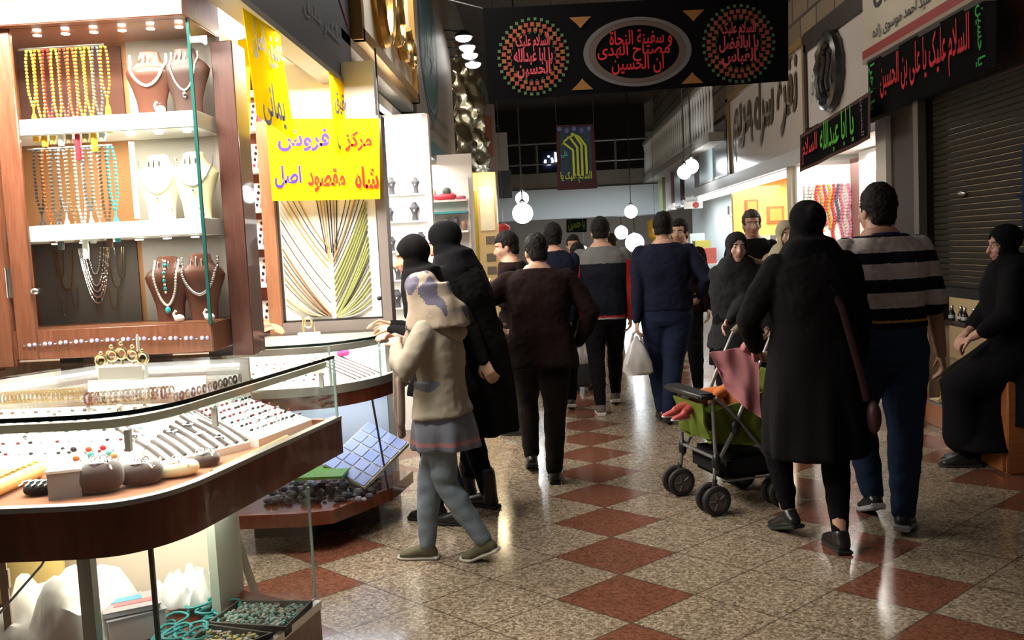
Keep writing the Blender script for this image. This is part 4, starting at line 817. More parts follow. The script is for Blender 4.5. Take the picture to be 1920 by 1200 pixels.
for (x, z, h, m, lab, nl, dr, wt, nm, r_, pd, er, m2) in (
    (-1.575, 2.10, .27, BBR, 'brown leather bust at left on the top shelf of the showcase', 'white pearl choker with stick earrings on the top left bust', .125, .075, PEARL, .0062, None, True, None),
    (-1.425, 2.10, .275, DKB, 'dark brown bust at right on the top shelf of the showcase', 'silver necklace with round pendants on the top right bust', .155, .055, PEARL, .004, .010, True, SILVER),
    (-1.57, 1.68, .27, BCR, 'cream bust at left on the middle shelf of the showcase', 'thin silver chain on the left cream bust', .14, .08, SILVER, .0026, .006, True, SILVER),
    (-1.42, 1.68, .275, BCR, 'cream bust at right on the middle shelf of the showcase', 'fine grey chain on the right cream bust', .12, .08, AGA, .003, .006, True, SILVER),
    (-1.565, 1.265, .27, BBR, 'brown bust at left on the bottom shelf of the showcase', 'turquoise and pearl drop necklace on the bottom left bust', .185, .05, PEARL, .0055, .012, True, TURQ),
    (-1.425, 1.265, .275, BBR, 'brown bust at right on the bottom shelf of the showcase', 'broad silver collar on the bottom right bust', .15, .075, SILVER, .007, None, True, None)):
    bust(lab, (x, 3.72, z), h, m); necklace(nl, (x, 3.72, z), h, dr, wt, nm, r_, pd, er, True, m2)
# turquoise middle string of the bottom left bust
c = (-1.565, 3.72, 1.265); mb = MB()
for k in range(9): z = .25-.016*k; mb.ell((c[0], c[1]+bust_y(.27, z, 0)-.006, c[2]+z), .0075 if k % 2 else .0055, 8, 6, k % 2)
tag(obj('pendant_string', mb, [PEARL, TURQ], at=(c[0], c[1]-.05, c[2]+.2)), 'short turquoise and pearl string down the middle of the bottom left bust', 'pendant')
# small swans and rings on stands between the busts
for k, (x, z, lab) in enumerate(((-1.50, 2.10, 'on the top shelf between the brown busts'), (-1.495, 1.68, 'on the middle shelf between the cream busts'), (-1.37, 1.68, 'on the middle shelf at the right end'), (-1.49, 1.265, 'on the bottom shelf between the brown busts'), (-1.365, 1.265, 'on the bottom shelf at the right end'))):
    y = 3.615; o = thing('swan_figurine', f'tiny white swan figurine {lab}', 'figurine', (x, y, z), 'tiny white swans')
    obj('body', MB().ell((x, y, z+.016), (.022, .014, .016), 12, 8).tube([(x-.016, y, z+.02), (x-.022, y, z+.035), (x-.014, y, z+.047), (x-.008, y, z+.043)], [.007, .005, .0045, .003], 8), mat('white_glaze', (0.9, 0.9, 0.88), .15), o)
    obj('ring', MB().tube([(x+.004+.009*math.cos(q), y, z+.035+.009*math.sin(q)) for q in np.linspace(0, 2*PI, 13)[:-1]], .0016, 5, closed=True), SILVER, o)
# necklaces pinned on the dark felt at the bottom left
def ucurve(x0, x1, zt, drop, y=3.838, p=2.2, n=25): return [((x0+x1)/2+(x1-x0)/2*a, y, zt-drop*(1-abs(a)**p)) for a in np.linspace(-1, 1, n)]
mb = MB()
for d_, w_ in ((.16, .045), (.185, .055), (.21, .062), (.235, .068), (.11, .03)): 
    for q in ucurve(-1.93-w_, -1.93+w_, 1.585, d_): mb.ell(q, .0042, 6, 4)
    mb.tube(ucurve(-1.93-w_, -1.93+w_, 1.585, d_), .0022, 4)
tag(obj('necklace', mb, SILVER, at=(-1.93, 3.84, 1.585)), 'wide multi-strand silver necklace pinned on the dark felt of the showcase', 'necklace')
for k, (x, zt, d_, w_, m_, lab) in enumerate(((-2.0, 1.585, .12, .02, GOLD, 'gold chain at the upper left of the dark felt'), (-1.975, 1.585, .17, .035, GOLD, 'longer gold chain at the upper left of the dark felt'), (-1.755, 1.585, .17, .032, GOLD, 'gold chain at the upper right of the dark felt'), (-1.735, 1.585, .13, .02, SILVER, 'silver chain at the upper right of the dark felt'), (-1.995, 1.42, .125, .024, SILVER, 'pointed silver chain at the lower left of the dark felt'), (-1.945, 1.42, .09, .013, SILVER, 'short silver chain at the lower left of the dark felt'), (-1.84, 1.39, .09, .012, SILVER, 'short chain at the lower middle of the dark felt'), (-1.775, 1.41, .09, .02, GOLD, 'short gold chain at the lower right of the dark felt'))):
    x -= .085; pts = ucurve(x-w_, x+w_, zt, d_, p=3.5 if k != 4 else 1.2)
    tag(obj('necklace', MB().tube(pts, .0028, 5), m_, at=(x, 3.84, zt)), f'{lab} in the showcase', 'necklace', 'chains on the dark felt')
# lamps glaring above the counter, right of the showcase
for k, (x, y) in enumerate(((412, 22), (440, 44), (448, 10))):
    c = P(x, y, Y=4.05+.12*k); o = thing('spot_lamp', ('bright spot lamp just above the showcase corner', 'bright spot lamp right of the showcase top', 'bright spot lamp by the yellow hanging sign')[k], 'lamp', tuple(c), 'spot lamps over the near counter')
    obj('bulb', MB().ell(c, (.08, .08, .07)), glow('lamp_white'), o); obj('holder', MB().lathe([(.03, .03), (.05, .055), (.02, .09)], tuple(c), 12), WHITE, o)
    obj('stem', MB().tube([c+[0, 0, .08], (c[0], c[1], 2.66)], .008), WHITE, o)
# ---- yellow hanging signs
YEL = thin('yellow_banner', (0.85, 0.66, 0.012), .5)
INKV = mat('dark_violet_ink', (0.035, 0.02, 0.06), .7); VIO = mat('violet_ink', (0.055, 0.025, 0.22), .8, spec=.1); REDI = mat('red_ink', (0.55, 0.02, 0.012), .8, spec=.1)
a, b, c, d = P(455, 14, X=-1.14), P(524, 62, X=-1.14), P(552, 262, X=-1.14), P(480, 215, X=-1.14)
t = thing('hanging_sign', 'yellow hanging sign with dark script nearest the showcase', 'sign', tuple(a)); cloth('sheet', a, b, c, d, YEL, t, 10, 16, .004)
ld = _n(b-a); uu = _n(a-d); cc = (a+b+c+d)/4; nz = np.array([.007, 0, 0])
text('lettering', 'عقیق اصل', cc+uu*.09*1.3+nz, ld, uu, .44, .17, INKV, t, bold=.02); text('lettering', 'یمانی', cc-uu*.13+nz-ld*.02, ld, uu, .33, .19, INKV, t, bold=.02)
a, b, c, d = P(617, 132, X=-1.14), P(652, 162, X=-1.14), P(656, 300, X=-1.14), P(628, 285, X=-1.14)
t = thing('hanging_sign', 'narrow yellow hanging sign in front of the wide yellow banner', 'sign', tuple(a)); cloth('sheet', a, b, c, d, YEL, t, 10, 16, .004)
ld = _n(b-a); uu = _n(a-d); cc = (a+b+c+d)/4
text('lettering', 'عقیق', cc+uu*.07+nz, ld, uu, .36, .14, INKV, t, bold=.02); text('lettering', 'یمانی', cc-uu*.11+nz, ld, uu, .34, .17, INKV, t, bold=.02)
a, b, c, d = P(446, 60, Y=4.75), P(468, 60, Y=4.75), P(470, 380, Y=4.75), P(450, 380, Y=4.75)
t = thing('hanging_sign', 'tall narrow yellow sign beside the showcase post', 'sign', tuple(a)); cloth('sheet', a, b, c, d, YEL, t, 4, 20, .004)
disc(P(452, 300, Y=4.74), XD, UD, .02, .07, REDI, 'red_mark', t, off=.004)
a, b, c, d = P(498, 222, Y=5.2), P(711, 222, Y=5.2), P(713, 373, Y=5.2), P(511, 377, Y=5.2)
t = thing('banner', 'wide yellow banner with violet and red Persian writing over the framed display', 'banner', tuple((a+b)/2)); cloth('sheet', a, b, c, d, YEL, t, 24, 12, .006)
lx = _n(b-a); lu = np.array([0, 0, 1.0]); f0 = np.array([0, -.011, 0])
for s, x, y, w_, h_, m_ in (('مرکز', 672, 265, .155, .115, REDI), ('فروش', 570, 263, .30, .13, VIO), ('شاه', 688, 333, .135, .125, REDI), ('مقصود', 613, 338, .215, .135, REDI), ('اصل', 541, 332, .155, .13, VIO)):
    text('lettering', s, P(x, y, Y=5.2)+f0, lx, lu, w_, h_, m_, t, bold=.03)
for q in (a, b): obj('cord', MB().tube([q, (q[0], q[1], 2.66)], .005), BLACK, t)
# ---- framed wall display of slanting bead strands
FX0, FX1, FZ0, FZ1 = -1.565, -0.965, 1.12, 1.86
t = thing('framed_display', 'wide framed white panel below the yellow banner', 'display frame', (-1.26, 5.36, 1.1))
obj('panel', MB().box((FX0, 5.34, FZ0), (FX1, 5.40, FZ1)), mat('panel_white', (0.80, 0.80, 0.74), .6), t)
obj('frame_side', MB().box((FX0-.075, 5.28, 1.06), (FX0, 5.42, 2.3)), BRNWOOD, t)
obj('frame_side', MB().box((FX1, 5.29, 1.06), (FX1+.055, 5.42, 2.3)), mat('grey_taupe_frame', (0.20, 0.165, 0.145), .45), t)
obj('frame_bottom', MB().box((FX0, 5.29, FZ0-.06), (FX1, 5.42, FZ0)), mat('grey_taupe_frame'), t)
obj('inner_trim', MB().box((FX0, 5.325, FZ0), (FX1, 5.34, FZ0+.012)).box((FX1-.012, 5.325, FZ0), (FX1, 5.34, FZ1)).box((FX0, 5.325, FZ0), (FX0+.012, 5.34, FZ1)), GUNMETAL, t)
obj('knob', MB().ell((FX1-.02, 5.31, 1.24), .014), BLACK, t)
xm = -1.265
def dstr(x0, z0, x1, z1, r_, m_, lab, grp, sag=.04):
    pts = [(x0+(x1-x0)*a, 5.332-.0008*rnd.random(), z0+(z1-z0)*a-sag*4*a*(1-a)*.6) for a in np.linspace(0, 1, 9)]
    tag(obj('bead_strand', MB().tube(pts, r_, 6, flat=.6, hint=(0, 1, 0)), m_, at=pts[0]), lab, 'bead strand', grp)
DKS = mat('dark_bead', (0.04, 0.03, 0.03), .3); OLV = mat('olive_bead', (0.36, 0.38, 0.14), .4); TAN = mat('tan_bead', (0.45, 0.30, 0.14), .4); PAL = mat('pale_bead', (0.62, 0.58, 0.48), .4); COP = mat('copper_bead', (0.45, 0.20, 0.08), .35); YLB = mat('amber_bead', (0.65, 0.42, 0.10), .35)
NM = {id(DKS): 'dark', id(OLV): 'olive green', id(TAN): 'tan', id(PAL): 'pale grey', id(COP): 'copper', id(YLB): 'amber'}
for k in range(19):
    m_ = (TAN, DKS, TAN, YLB, PAL, PAL, DKS, PAL, DKS, PAL, COP, DKS, COP, DKS, TAN, DKS, PAL, YLB, DKS)[k]; z0 = 1.98-.042*k
    x0 = FX0+.02 if z0 < 1.84 else FX0+.02+(z0-1.84)*.8
    z1 = max(FZ0+.03, z0-.42)
    dstr(x0, min(z0, 1.84), xm-.012-.1*(z0-.42 < FZ0)*(1-(z0-FZ0)/.42), z1, .0038 if m_ in (DKS, PAL) else .0065, m_, f'{NM[id(m_)]} bead strand slanting down from the left edge of the framed panel', 'strands on the left half of the framed panel')
for k in range(24):
    m_ = (DKS, DKS, TAN, DKS, DKS, OLV, OLV, OLV, OLV, OLV, DKS, OLV, OLV, OLV, OLV, DKS, DKS, OLV, PAL, OLV, OLV, PAL, OLV, PAL)[k]; z0 = 1.98-.034*k
    x0 = FX1-.07 if z0 < 1.84 else FX1-.07-(z0-1.84)*.8
    dstr(x0, min(z0, 1.84), xm+.015, max(FZ0+.02, z0-.44), .0042 if m_ is DKS else .0095, m_, f'{NM[id(m_)]} bead strand slanting down from the right edge of the framed panel', 'strands on the right half of the framed panel')
for k in range(7): dstr(xm-.06+.02*k, 1.84, xm-.02+.01*k, 1.52-.03*(k % 3), .0055, (DKS, TAN, YLB, DKS, DKS, TAN, DKS)[k], f'short {NM[id((DKS, TAN, YLB, DKS, DKS, TAN, DKS)[k])]} strand hanging at the top middle of the framed panel', 'short strands at the top middle', 0)
# ring-box shelves left of the frame
t = thing('ring_shelf_unit', 'red-brown narrow shelf unit left of the framed panel', 'shelf unit', (-1.72, 5.38, 1.06))
obj('back', MB().box((-1.95, 5.40, 1.06), (-1.64, 5.42, 2.62)), mat('red_brown_board', (0.24, 0.06, 0.04), .6), t)
ZSH = (1.36, 1.585, 1.80, 2.03, 2.27, 2.48)
for z in ZSH: obj('shelf', MB().box((-1.95, 5.28, z-.022), (-1.64, 5.40, z)), WHITE, t)
for k, z in enumerate((1.10,)+ZSH[:-1]):
    o = thing('ring_tray', f'white ring tray on the {("lowest", "second", "third", "fourth", "fifth", "topmost")[k]} shelf beside the framed panel', 'ring tray', (-1.76, 5.33, z), 'ring trays on the narrow shelves')
    obj('pad', MB().slab((-1.90, 5.30, z), (-1.655, 5.30, z), (-1.655, 5.38, z+.155), (-1.90, 5.38, z+.155), .02), WPAD, o, smooth=False)
    for j in range(4):
        for i in range(6): q = np.array([-1.88+.042*i, 5.302+.0205*j, z+.022+.037*j]); obj('ring', MB().ell(q, (.009, .006, .011), 7, 5), JET if (i+j+k) % 3 else GAR, o)
# ---- second counter
CP2 = [np.array(q, float) for q in ((-1.66, 4.50), (-1.5, 4.50))]+arcpath([(-1.35, 4.50), (-1.12, 4.56), (-0.95, 4.76), (-0.87, 5.0), (-0.84, 5.26)], 6)
BK2 = [(-1.0, 5.26), (-1.66, 5.26)]
t = thing('jewellery_counter', 'second glass jewellery counter with chamfered corner beside the girl', 'counter', (-1.4, 5.0, 0)); i2 = lambda d: offset(CP2, d)
obj('glass_top', MB().prism(outline(CP2, BK2), 1.055, 1.063), GL, t, smooth=False)
obj('glass_edge', MB().wall(CP2, 1.05, 1.064, -.003), DEDGE, t)
obj('light_profile', MB().wall(i2(.03), 1.01, 1.045, .02), mat('grey_profile', (0.45, 0.42, 0.38), .5), t)
obj('front_glass', MB().wall(CP2, .845, 1.052, .006), GL, t)
obj('rim', MB().wall(offset(CP2, -.01), .73, .80, .03), MAHOG, t); obj('metal_strip', MB().wall(offset(CP2, -.014), .80, .845, .03), mat('brushed_strip', (0.52, 0.52, 0.47), .4, .7), t)
obj('deck', MB().prism(outline(i2(.02), BK2), .79, .80), WPAD, t, smooth=False)
obj('back_panel', MB().box((-1.66, 5.2, .73), (-.95, 5.24, 1.05)), WHITE, t)
for q in (i2(-.001)[8], i2(-.001)[16]): obj('glass_joint', MB().box((q[0]-.006, q[1]-.004, .845), (q[0]+.006, q[1]+.006, 1.052)), mat('pale_glass_edge'), t)
B2 = [(-1.66, 4.46), (-1.3, 4.46), (-1.14, 4.50), (-0.90, 4.90), (-0.84, 5.27)]
obj('base', MB().prism(B2+[(-1.66, 5.27)], .14, .21), MAHOG, t, smooth=False)
obj('plinth', MB().prism([(-1.64, 4.75), (-1.3, 4.75), (-1.15, 5.0), (-1.05, 5.25), (-1.64, 5.25)], 0, .14), DKWOOD, t, smooth=False)
obj('lower_glass', MB().wall(offset(B2, .04), .21, .73, .005), GL, t)
obj('lower_joint', MB().tube([(-0.95, 4.74, .73), (-0.925, 4.90, .21)], .006, 6), GUNMETAL, t)
obj('lower_back', MB().box((-1.66, 5.18, .21), (-.95, 5.2, .73)), mat('bluish_white', (0.60, 0.64, 0.74), .5), t)
obj('end_panel', MB().box((-1.67, 4.5, .21), (-1.655, 5.24, 1.05)), WHITE, t)
area('counter_led_light', (-1.3, 5.0, 1.0), (0.8, 0.35), 6, LW); area('lower_case_light', (-1.2, 4.95, .715), (0.6, 0.3), 3.0, (0.86, 0.9, 1.0))
# sloping blue tray and dark heap inside the second counter's lower case
c = np.array([-1.04, 4.93, .40]); x = _n((.50, .62, .42)); n = _n(np.cross(x, (-.62, .45, .35))); n = n if n[2] > 0 else -n; y = np.cross(n, x)
o = thing('compartment_tray', 'tilted pale blue compartment tray in the second counter lower case', 'tray', tuple(c-[0, 0, .19]))
obj('case', MB().obox(c-n*.012, (x, y, n), (.19, .15, .012)), mat('beige_plastic', (0.62, 0.58, 0.45), .5), o, smooth=False)
for i in range(5):
    for j in range(4): obj('cell', MB().obox(c+x*(-.152+.076*i)+y*(-.11+.073*j)+n*.002, (x, y, n), (.033, .032, .004)), mat('lavender_cell_%d' % ((i*j) % 3), ((0.30, 0.36, 0.66), (0.36, 0.40, 0.70), (0.26, 0.34, 0.68))[(i*j) % 3], .3), o, smooth=False)
mb = MB()
for k in range(170): s = rnd.uniform(.012, .028); mb.ell((rnd.uniform(-1.55, -.98), rnd.uniform(4.62, 5.1), .21+rnd.uniform(.3, 1.6)*s), (s, s*.8, s*.7), 6, 4, k % 4)
o = tag(obj('mineral_rubble', mb, [mat('rubble_%d' % i, c_, .7) for i, c_ in enumerate(((0.05, .05, .06), (.16, .15, .17), (.28, .28, .30), (.09, .08, .08)))], at=(-1.25, 4.85, .21)), 'loose dark mineral pieces on the floor of the second counter lower case', 'minerals'); o['kind'] = 'stuff'
tag(obj('green_folder', MB().box((-1.42, 4.66, .33), (-1.12, 4.9, .345)), mat('leaf_green', (0.12, 0.30, 0.03), .5), at=(-1.27, 4.78, .33)), 'flat bright green folder lying on the minerals', 'folder')
# pads and watches on the second counter deck
Z0 = .80
S4 = stand('white sloping stand in the front of the second counter', (-1.6, 4.56), (-1.15, 4.62), .03, .4, .83, .92, WPAD)
S5 = stand('white sloping stand at the corner of the second counter', (-1.02, 4.74), (-.92, 5.02), .03, .35, .83, .95, WPAD)
rings(S4, 9, 5, pr('white stand in the second counter', 'rings in the second counter'))
for k in range(12):
    u = (k+.5)/12; pts = [on(S5, u, .02+.9*q/6, .006)[0] for q in range(7)]
    m_ = BRV if k % 2 else SILVER
    tag(obj('chain_strap', MB().tube(pts, [(.008, .004)]*7, 6, hint=tuple(on(S5, .5, .5)[2])), m_, at=pts[0]), ('dark' if k % 2 else 'silver')+' chain strap fanned on the corner stand of the second counter', 'chain', 'chain straps in the second counter')
for (qx, qy, lab, m_) in ((602, 657, 'magenta velvet cushion at the left in the second counter', mat('magenta_velvet', (0.40, 0.03, 0.13), .9)), (644, 668, 'dark pink round cushion in the second counter', mat('magenta_velvet')), (700, 652, 'dark purple cushion near the girl in the second counter', mat('purple_velvet', (0.10, 0.03, 0.11), .9)), (660, 652, 'black cushion behind the pink one in the second counter', mat('black_velvet'))):
    pillow('display_cushion', lab, 'cushion', P(qx, qy, Z=.93), (1, 0), (.035, .03, .02), m_)
c = np.array([-1.36, 5.10, 1.0635]); o = thing('table_ornament', 'small gilt stand on the second counter before the framed panel', 'ornament', tuple(c))
obj('stand', MB().tube([c+[-.03, 0, 0], c+[-.03, 0, .10]], .006).tube([c+[.035, 0, 0], c+[.035, 0, .06]], .005).tube([c+[.02*math.cos(q), 0, .07+.03*math.sin(q)] for q in np.linspace(0, 2*PI, 13)[:-1]], .006, 6, closed=True), mat('pale_gilt'), o)
obj('foot', MB().box(c+[-.06, -.02, 0], c+[.06, .02, .012]), WPAD, o)
# ---- next stalls: white panels of small pendants
t = thing('display_rack', 'glaring white display panel with small dark pendant stands beyond the framed panel', 'display panel', (-1.1, 7.5, .95))
obj('panel', MB().box((-1.30, 7.50, .93), (-.945, 7.55, 2.19)), mat('panel_bright_white', (0.92, 0.93, 0.92), .5), t)
for z in (1.05, 1.28, 1.52, 1.76, 1.98): obj('ledge', MB().box((-1.29, 7.44, z-.012), (-.955, 7.50, z)), WHITE, t)
obj('frame', MB().box((-.945, 7.46, .93), (-.90, 7.58, 2.62)), mat('rosy_post', (0.62, 0.52, 0.46), .5), t)
proto = None; k = 0
for z in (1.05, 1.28, 1.52, 1.76, 1.98):
    for x in (-1.235, -1.03):
        c = (x+rnd.uniform(-.02, .02), 7.465, z); lab = f'tiny dark pendant stand at the {"left" if x < -1.1 else "right"} on the {("lowest", "second", "third", "fourth", "topmost")[k//2]} ledge of the bright white panel'; k += 1
        if proto is None:
            proto = thing('pendant_stand', lab, 'pendant stand', c, 'pendant stands on the white panel')
            obj('bust', MB().lathe([(.028, 0), (.024, .02), (.020, .05), (.030, .08), (.044, .105), (.028, .125), (.018, .14), (.02, .15)], c, 14, sy=.5), mat('charcoal_bust', (0.06, 0.055, 0.065), .6), proto)
            obj('pendant', MB().ell((c[0], c[1]-.02, c[2]+.08), (.008, .004, .010), 8, 6), SILVER, proto)
        else: dup(proto, c, R(rnd.uniform(-15, 15)), lab, rnd.uniform(.75, 1.0))
t = thing('display_rack', 'rosy shelf panel of red and teal trinkets behind the black headscarves', 'display panel', (-.95, 9.45, 1.2))
obj('panel', MB().box((-1.18, 9.48, .9), (-.755, 9.53, 2.26)), mat('panel_pinkish', (0.85, 0.76, 0.70), .5), t)
for z, m_ in ((2.02, mat('ledge_pink', (0.7, 0.5, 0.45), .5)), (1.90, mat('teal_shelf', (0.03, 0.25, 0.26), .5)), (1.70, WHITE)): obj('ledge', MB().box((-1.17, 9.36, z-.02), (-.77, 9.48, z)), m_, t)
for k, (x, z, r_, col, lab) in enumerate(((-1.0, 2.02, (.12, .05, .035), (0.45, 0.03, 0.05), 'dark red bundle on the top ledge of the rosy panel'), (-.98, 2.06, (.045, .04, .045), (0.06, 0.07, 0.05), 'dark green box shape above the red bundle'), (-.83, 2.02, (.05, .03, .02), (0.35, 0.08, 0.12), 'small wine bundle at the right of the rosy panel'), (-1.0, 1.70, (.04, .03, .07), (0.10, 0.09, 0.08), 'dark brown slipper shape on the lower ledge'), (-.90, 1.70, (.035, .03, .07), (0.07, 0.06, 0.08), 'black slipper shape on the lower ledge'), (-1.1, 1.70, (.05, .03, .04), (0.45, 0.28, 0.22), 'pinkish tan pouch on the lower ledge'), (-.82, 1.70, (.03, .03, .05), (0.30, 0.16, 0.10), 'brown pouch at the right of the lower ledge'), (-1.12, 2.02, (.03, .02, .06), (0.40, 0.25, 0.12), 'tan pouch at the left of the top ledge'))):
    pillow('trinket', lab, 'trinket', (x, 9.42, z), (1, 0), r_, mat('trinket_%d' % k, col, .5))
# notice post further on
t = thing('notice_post', 'lit amber post with dark notices beyond the black headscarves', 'post', (-.72, 12.6, 0))
obj('post', MB().box((-.98, 12.6, 0), (-.63, 12.9, 2.55)), mat('amber_post', (0.72, 0.52, 0.25), .5), t)
for z in (1.62, 1.38, 1.2): obj('notice', MB().box((-.80, 12.59, z-.06), (-.67, 12.6, z+.05)), mat('notice_grey', (0.16, 0.13, 0.10), .6), t)
obj('white_panel', MB().box((-.86, 12.585, 1.75), (-.66, 12.6, 2.35)), mat('lit_panel_cream', (0.9, 0.82, 0.62), .5), t)
tag(obj('hanging_drape', MB().tube([(-.92, 12.58, 1.0), (-.92, 12.58, 2.3)], [(.06, .022)]*2, 10), mat('mustard_cloth', (0.45, 0.36, 0.03), .8), at=(-.92, 12.58, 0.99)), 'mustard yellow cloth hanging left of the amber post', 'cloth')
point('notice_lamp', (-.75, 12.3, 2.4), 12, LY)
# ================================================================== PEOPLE
# Every figure: one continuous body grown from a jointed skeleton, with clothes, hair and shoes as its children.
def fuse(pieces, vox, smooth=4):
    v = []; f = []
    for pv, pf in pieces:
        n = len(v); v += [tuple(p) for p in pv]; f += [tuple(i+n for i in q) for q in pf]
    me = bpy.data.meshes.new('tmp'); me.from_pydata(v, [], f); me.update()
    bm = bmesh.new(); bm.from_mesh(me); bmesh.ops.recalc_face_normals(bm, faces=bm.faces); bm.to_mesh(me); bm.free()
    o = bpy.data.objects.new('tmp', me); COL.objects.link(o)
    r = o.modifiers.new('r', 'REMESH'); r.mode = 'VOXEL'; r.voxel_size = vox
    if smooth: s = o.modifiers.new('s', 'SMOOTH'); s.iterations = smooth; s.factor = 0.5
    bpy.context.view_layer.update()
    out = bpy.data.meshes.new_from_object(o.evaluated_get(bpy.context.evaluated_depsgraph_get()))
    bpy.data.objects.remove(o); bpy.data.meshes.remove(me)
    return out
def coords(me):
    a = np.empty(len(me.vertices)*3, np.float32); me.vertices.foreach_get('co', a); return a.reshape(-1, 3).astype(float)
def setco(me, c): me.vertices.foreach_set('co', c.astype(np.float32).ravel()); me.update()
def capsule(pts, rs, seg=14, hint=(0, 1, 0), flat=1.0):
    """rounded tapering limb through pts"""
    pts = [np.array(p, float) for p in pts]; rs = [r if isinstance(r, tuple) else (r, r*flat) for r in rs]
    d0 = _n(pts[0]-pts[1]); d1 = _n(pts[-1]-pts[-2]); P_ = []; R_ = []
    a, b = rs[0]; m = min(a, b)
    for t in (0.98, 0.75, 0.4): P_.append(pts[0]+d0*m*t); k = math.sqrt(1-t*t); R_.append((a*k, b*k))
    P_ += pts; R_ += rs; a, b = rs[-1]; m = min(a, b)
    for t in (0.4, 0.75, 0.98): P_.append(pts[-1]+d1*m*t); k = math.sqrt(1-t*t); R_.append((a*k, b*k))
    return tube_geo(P_, R_, seg, hint=hint)
def loft(rings, seg=24):
    """rings of (centre, x axis, y axis, rx, ry)"""
    v = []; f = []
    for c, x, y, rx, ry in rings:
        for k in range(seg):
            a = 2*PI*k/seg; ca, sa = math.cos(a), math.sin(a); e = 2.4
            q = (abs(ca)**e+abs(sa)**e)**(-1/e); v.append(np.array(c)+rx*q*ca*x+ry*q*sa*y)
    n = len(rings)
    for i in range(n-1):
        for k in range(seg): f.append((i*seg+k, i*seg+(k+1) % seg, (i+1)*seg+(k+1) % seg, (i+1)*seg+k))
    f.append(tuple(range(seg))[::-1]); f.append(tuple((n-1)*seg+k for k in range(seg)))
    return v, f
def ik(a, b, l1, l2, pole):
    a, b = np.array(a, float), np.array(b, float); d = b-a; L = np.linalg.norm(d); L2 = min(L, (l1+l2)*0.998); u = d/L
    x = (l1*l1-l2*l2+L2*L2)/(2*L2); h = math.sqrt(max(0, l1*l1-x*x)); p = np.array(pole, float); p = _n(p-(p @ u)*u)
    return a+u*x+p*h, a+u*L2
SKIN = (0.46, 0.25, 0.165)
def skin(name='skin', c=SKIN): return mat(name, c, 0.5, noise_amt=0.08, nscale=30)
def cloth_mat(name, c=(.5, .5, .5), rough=0.95, **k): return mat('cloth_'+name, c, rough, spec=0.12, noise_amt=0.12, nscale=60, bump=0.15, **k)
def wrinkle(me, amp, sc, seed, zfun=None, vert=1.0):
    c = coords(me); n = np.empty(len(me.vertices)*3, np.float32); me.vertices.foreach_get('normal', n); n = n.reshape(-1, 3)
    d = np.array([noise.noise(Vector((p[0]*sc+seed, p[1]*sc, p[2]*sc*vert))) for p in c])
    if zfun is not None: d = d*zfun(c[:, 2])
    setco(me, c+n*(d*amp)[:, None])
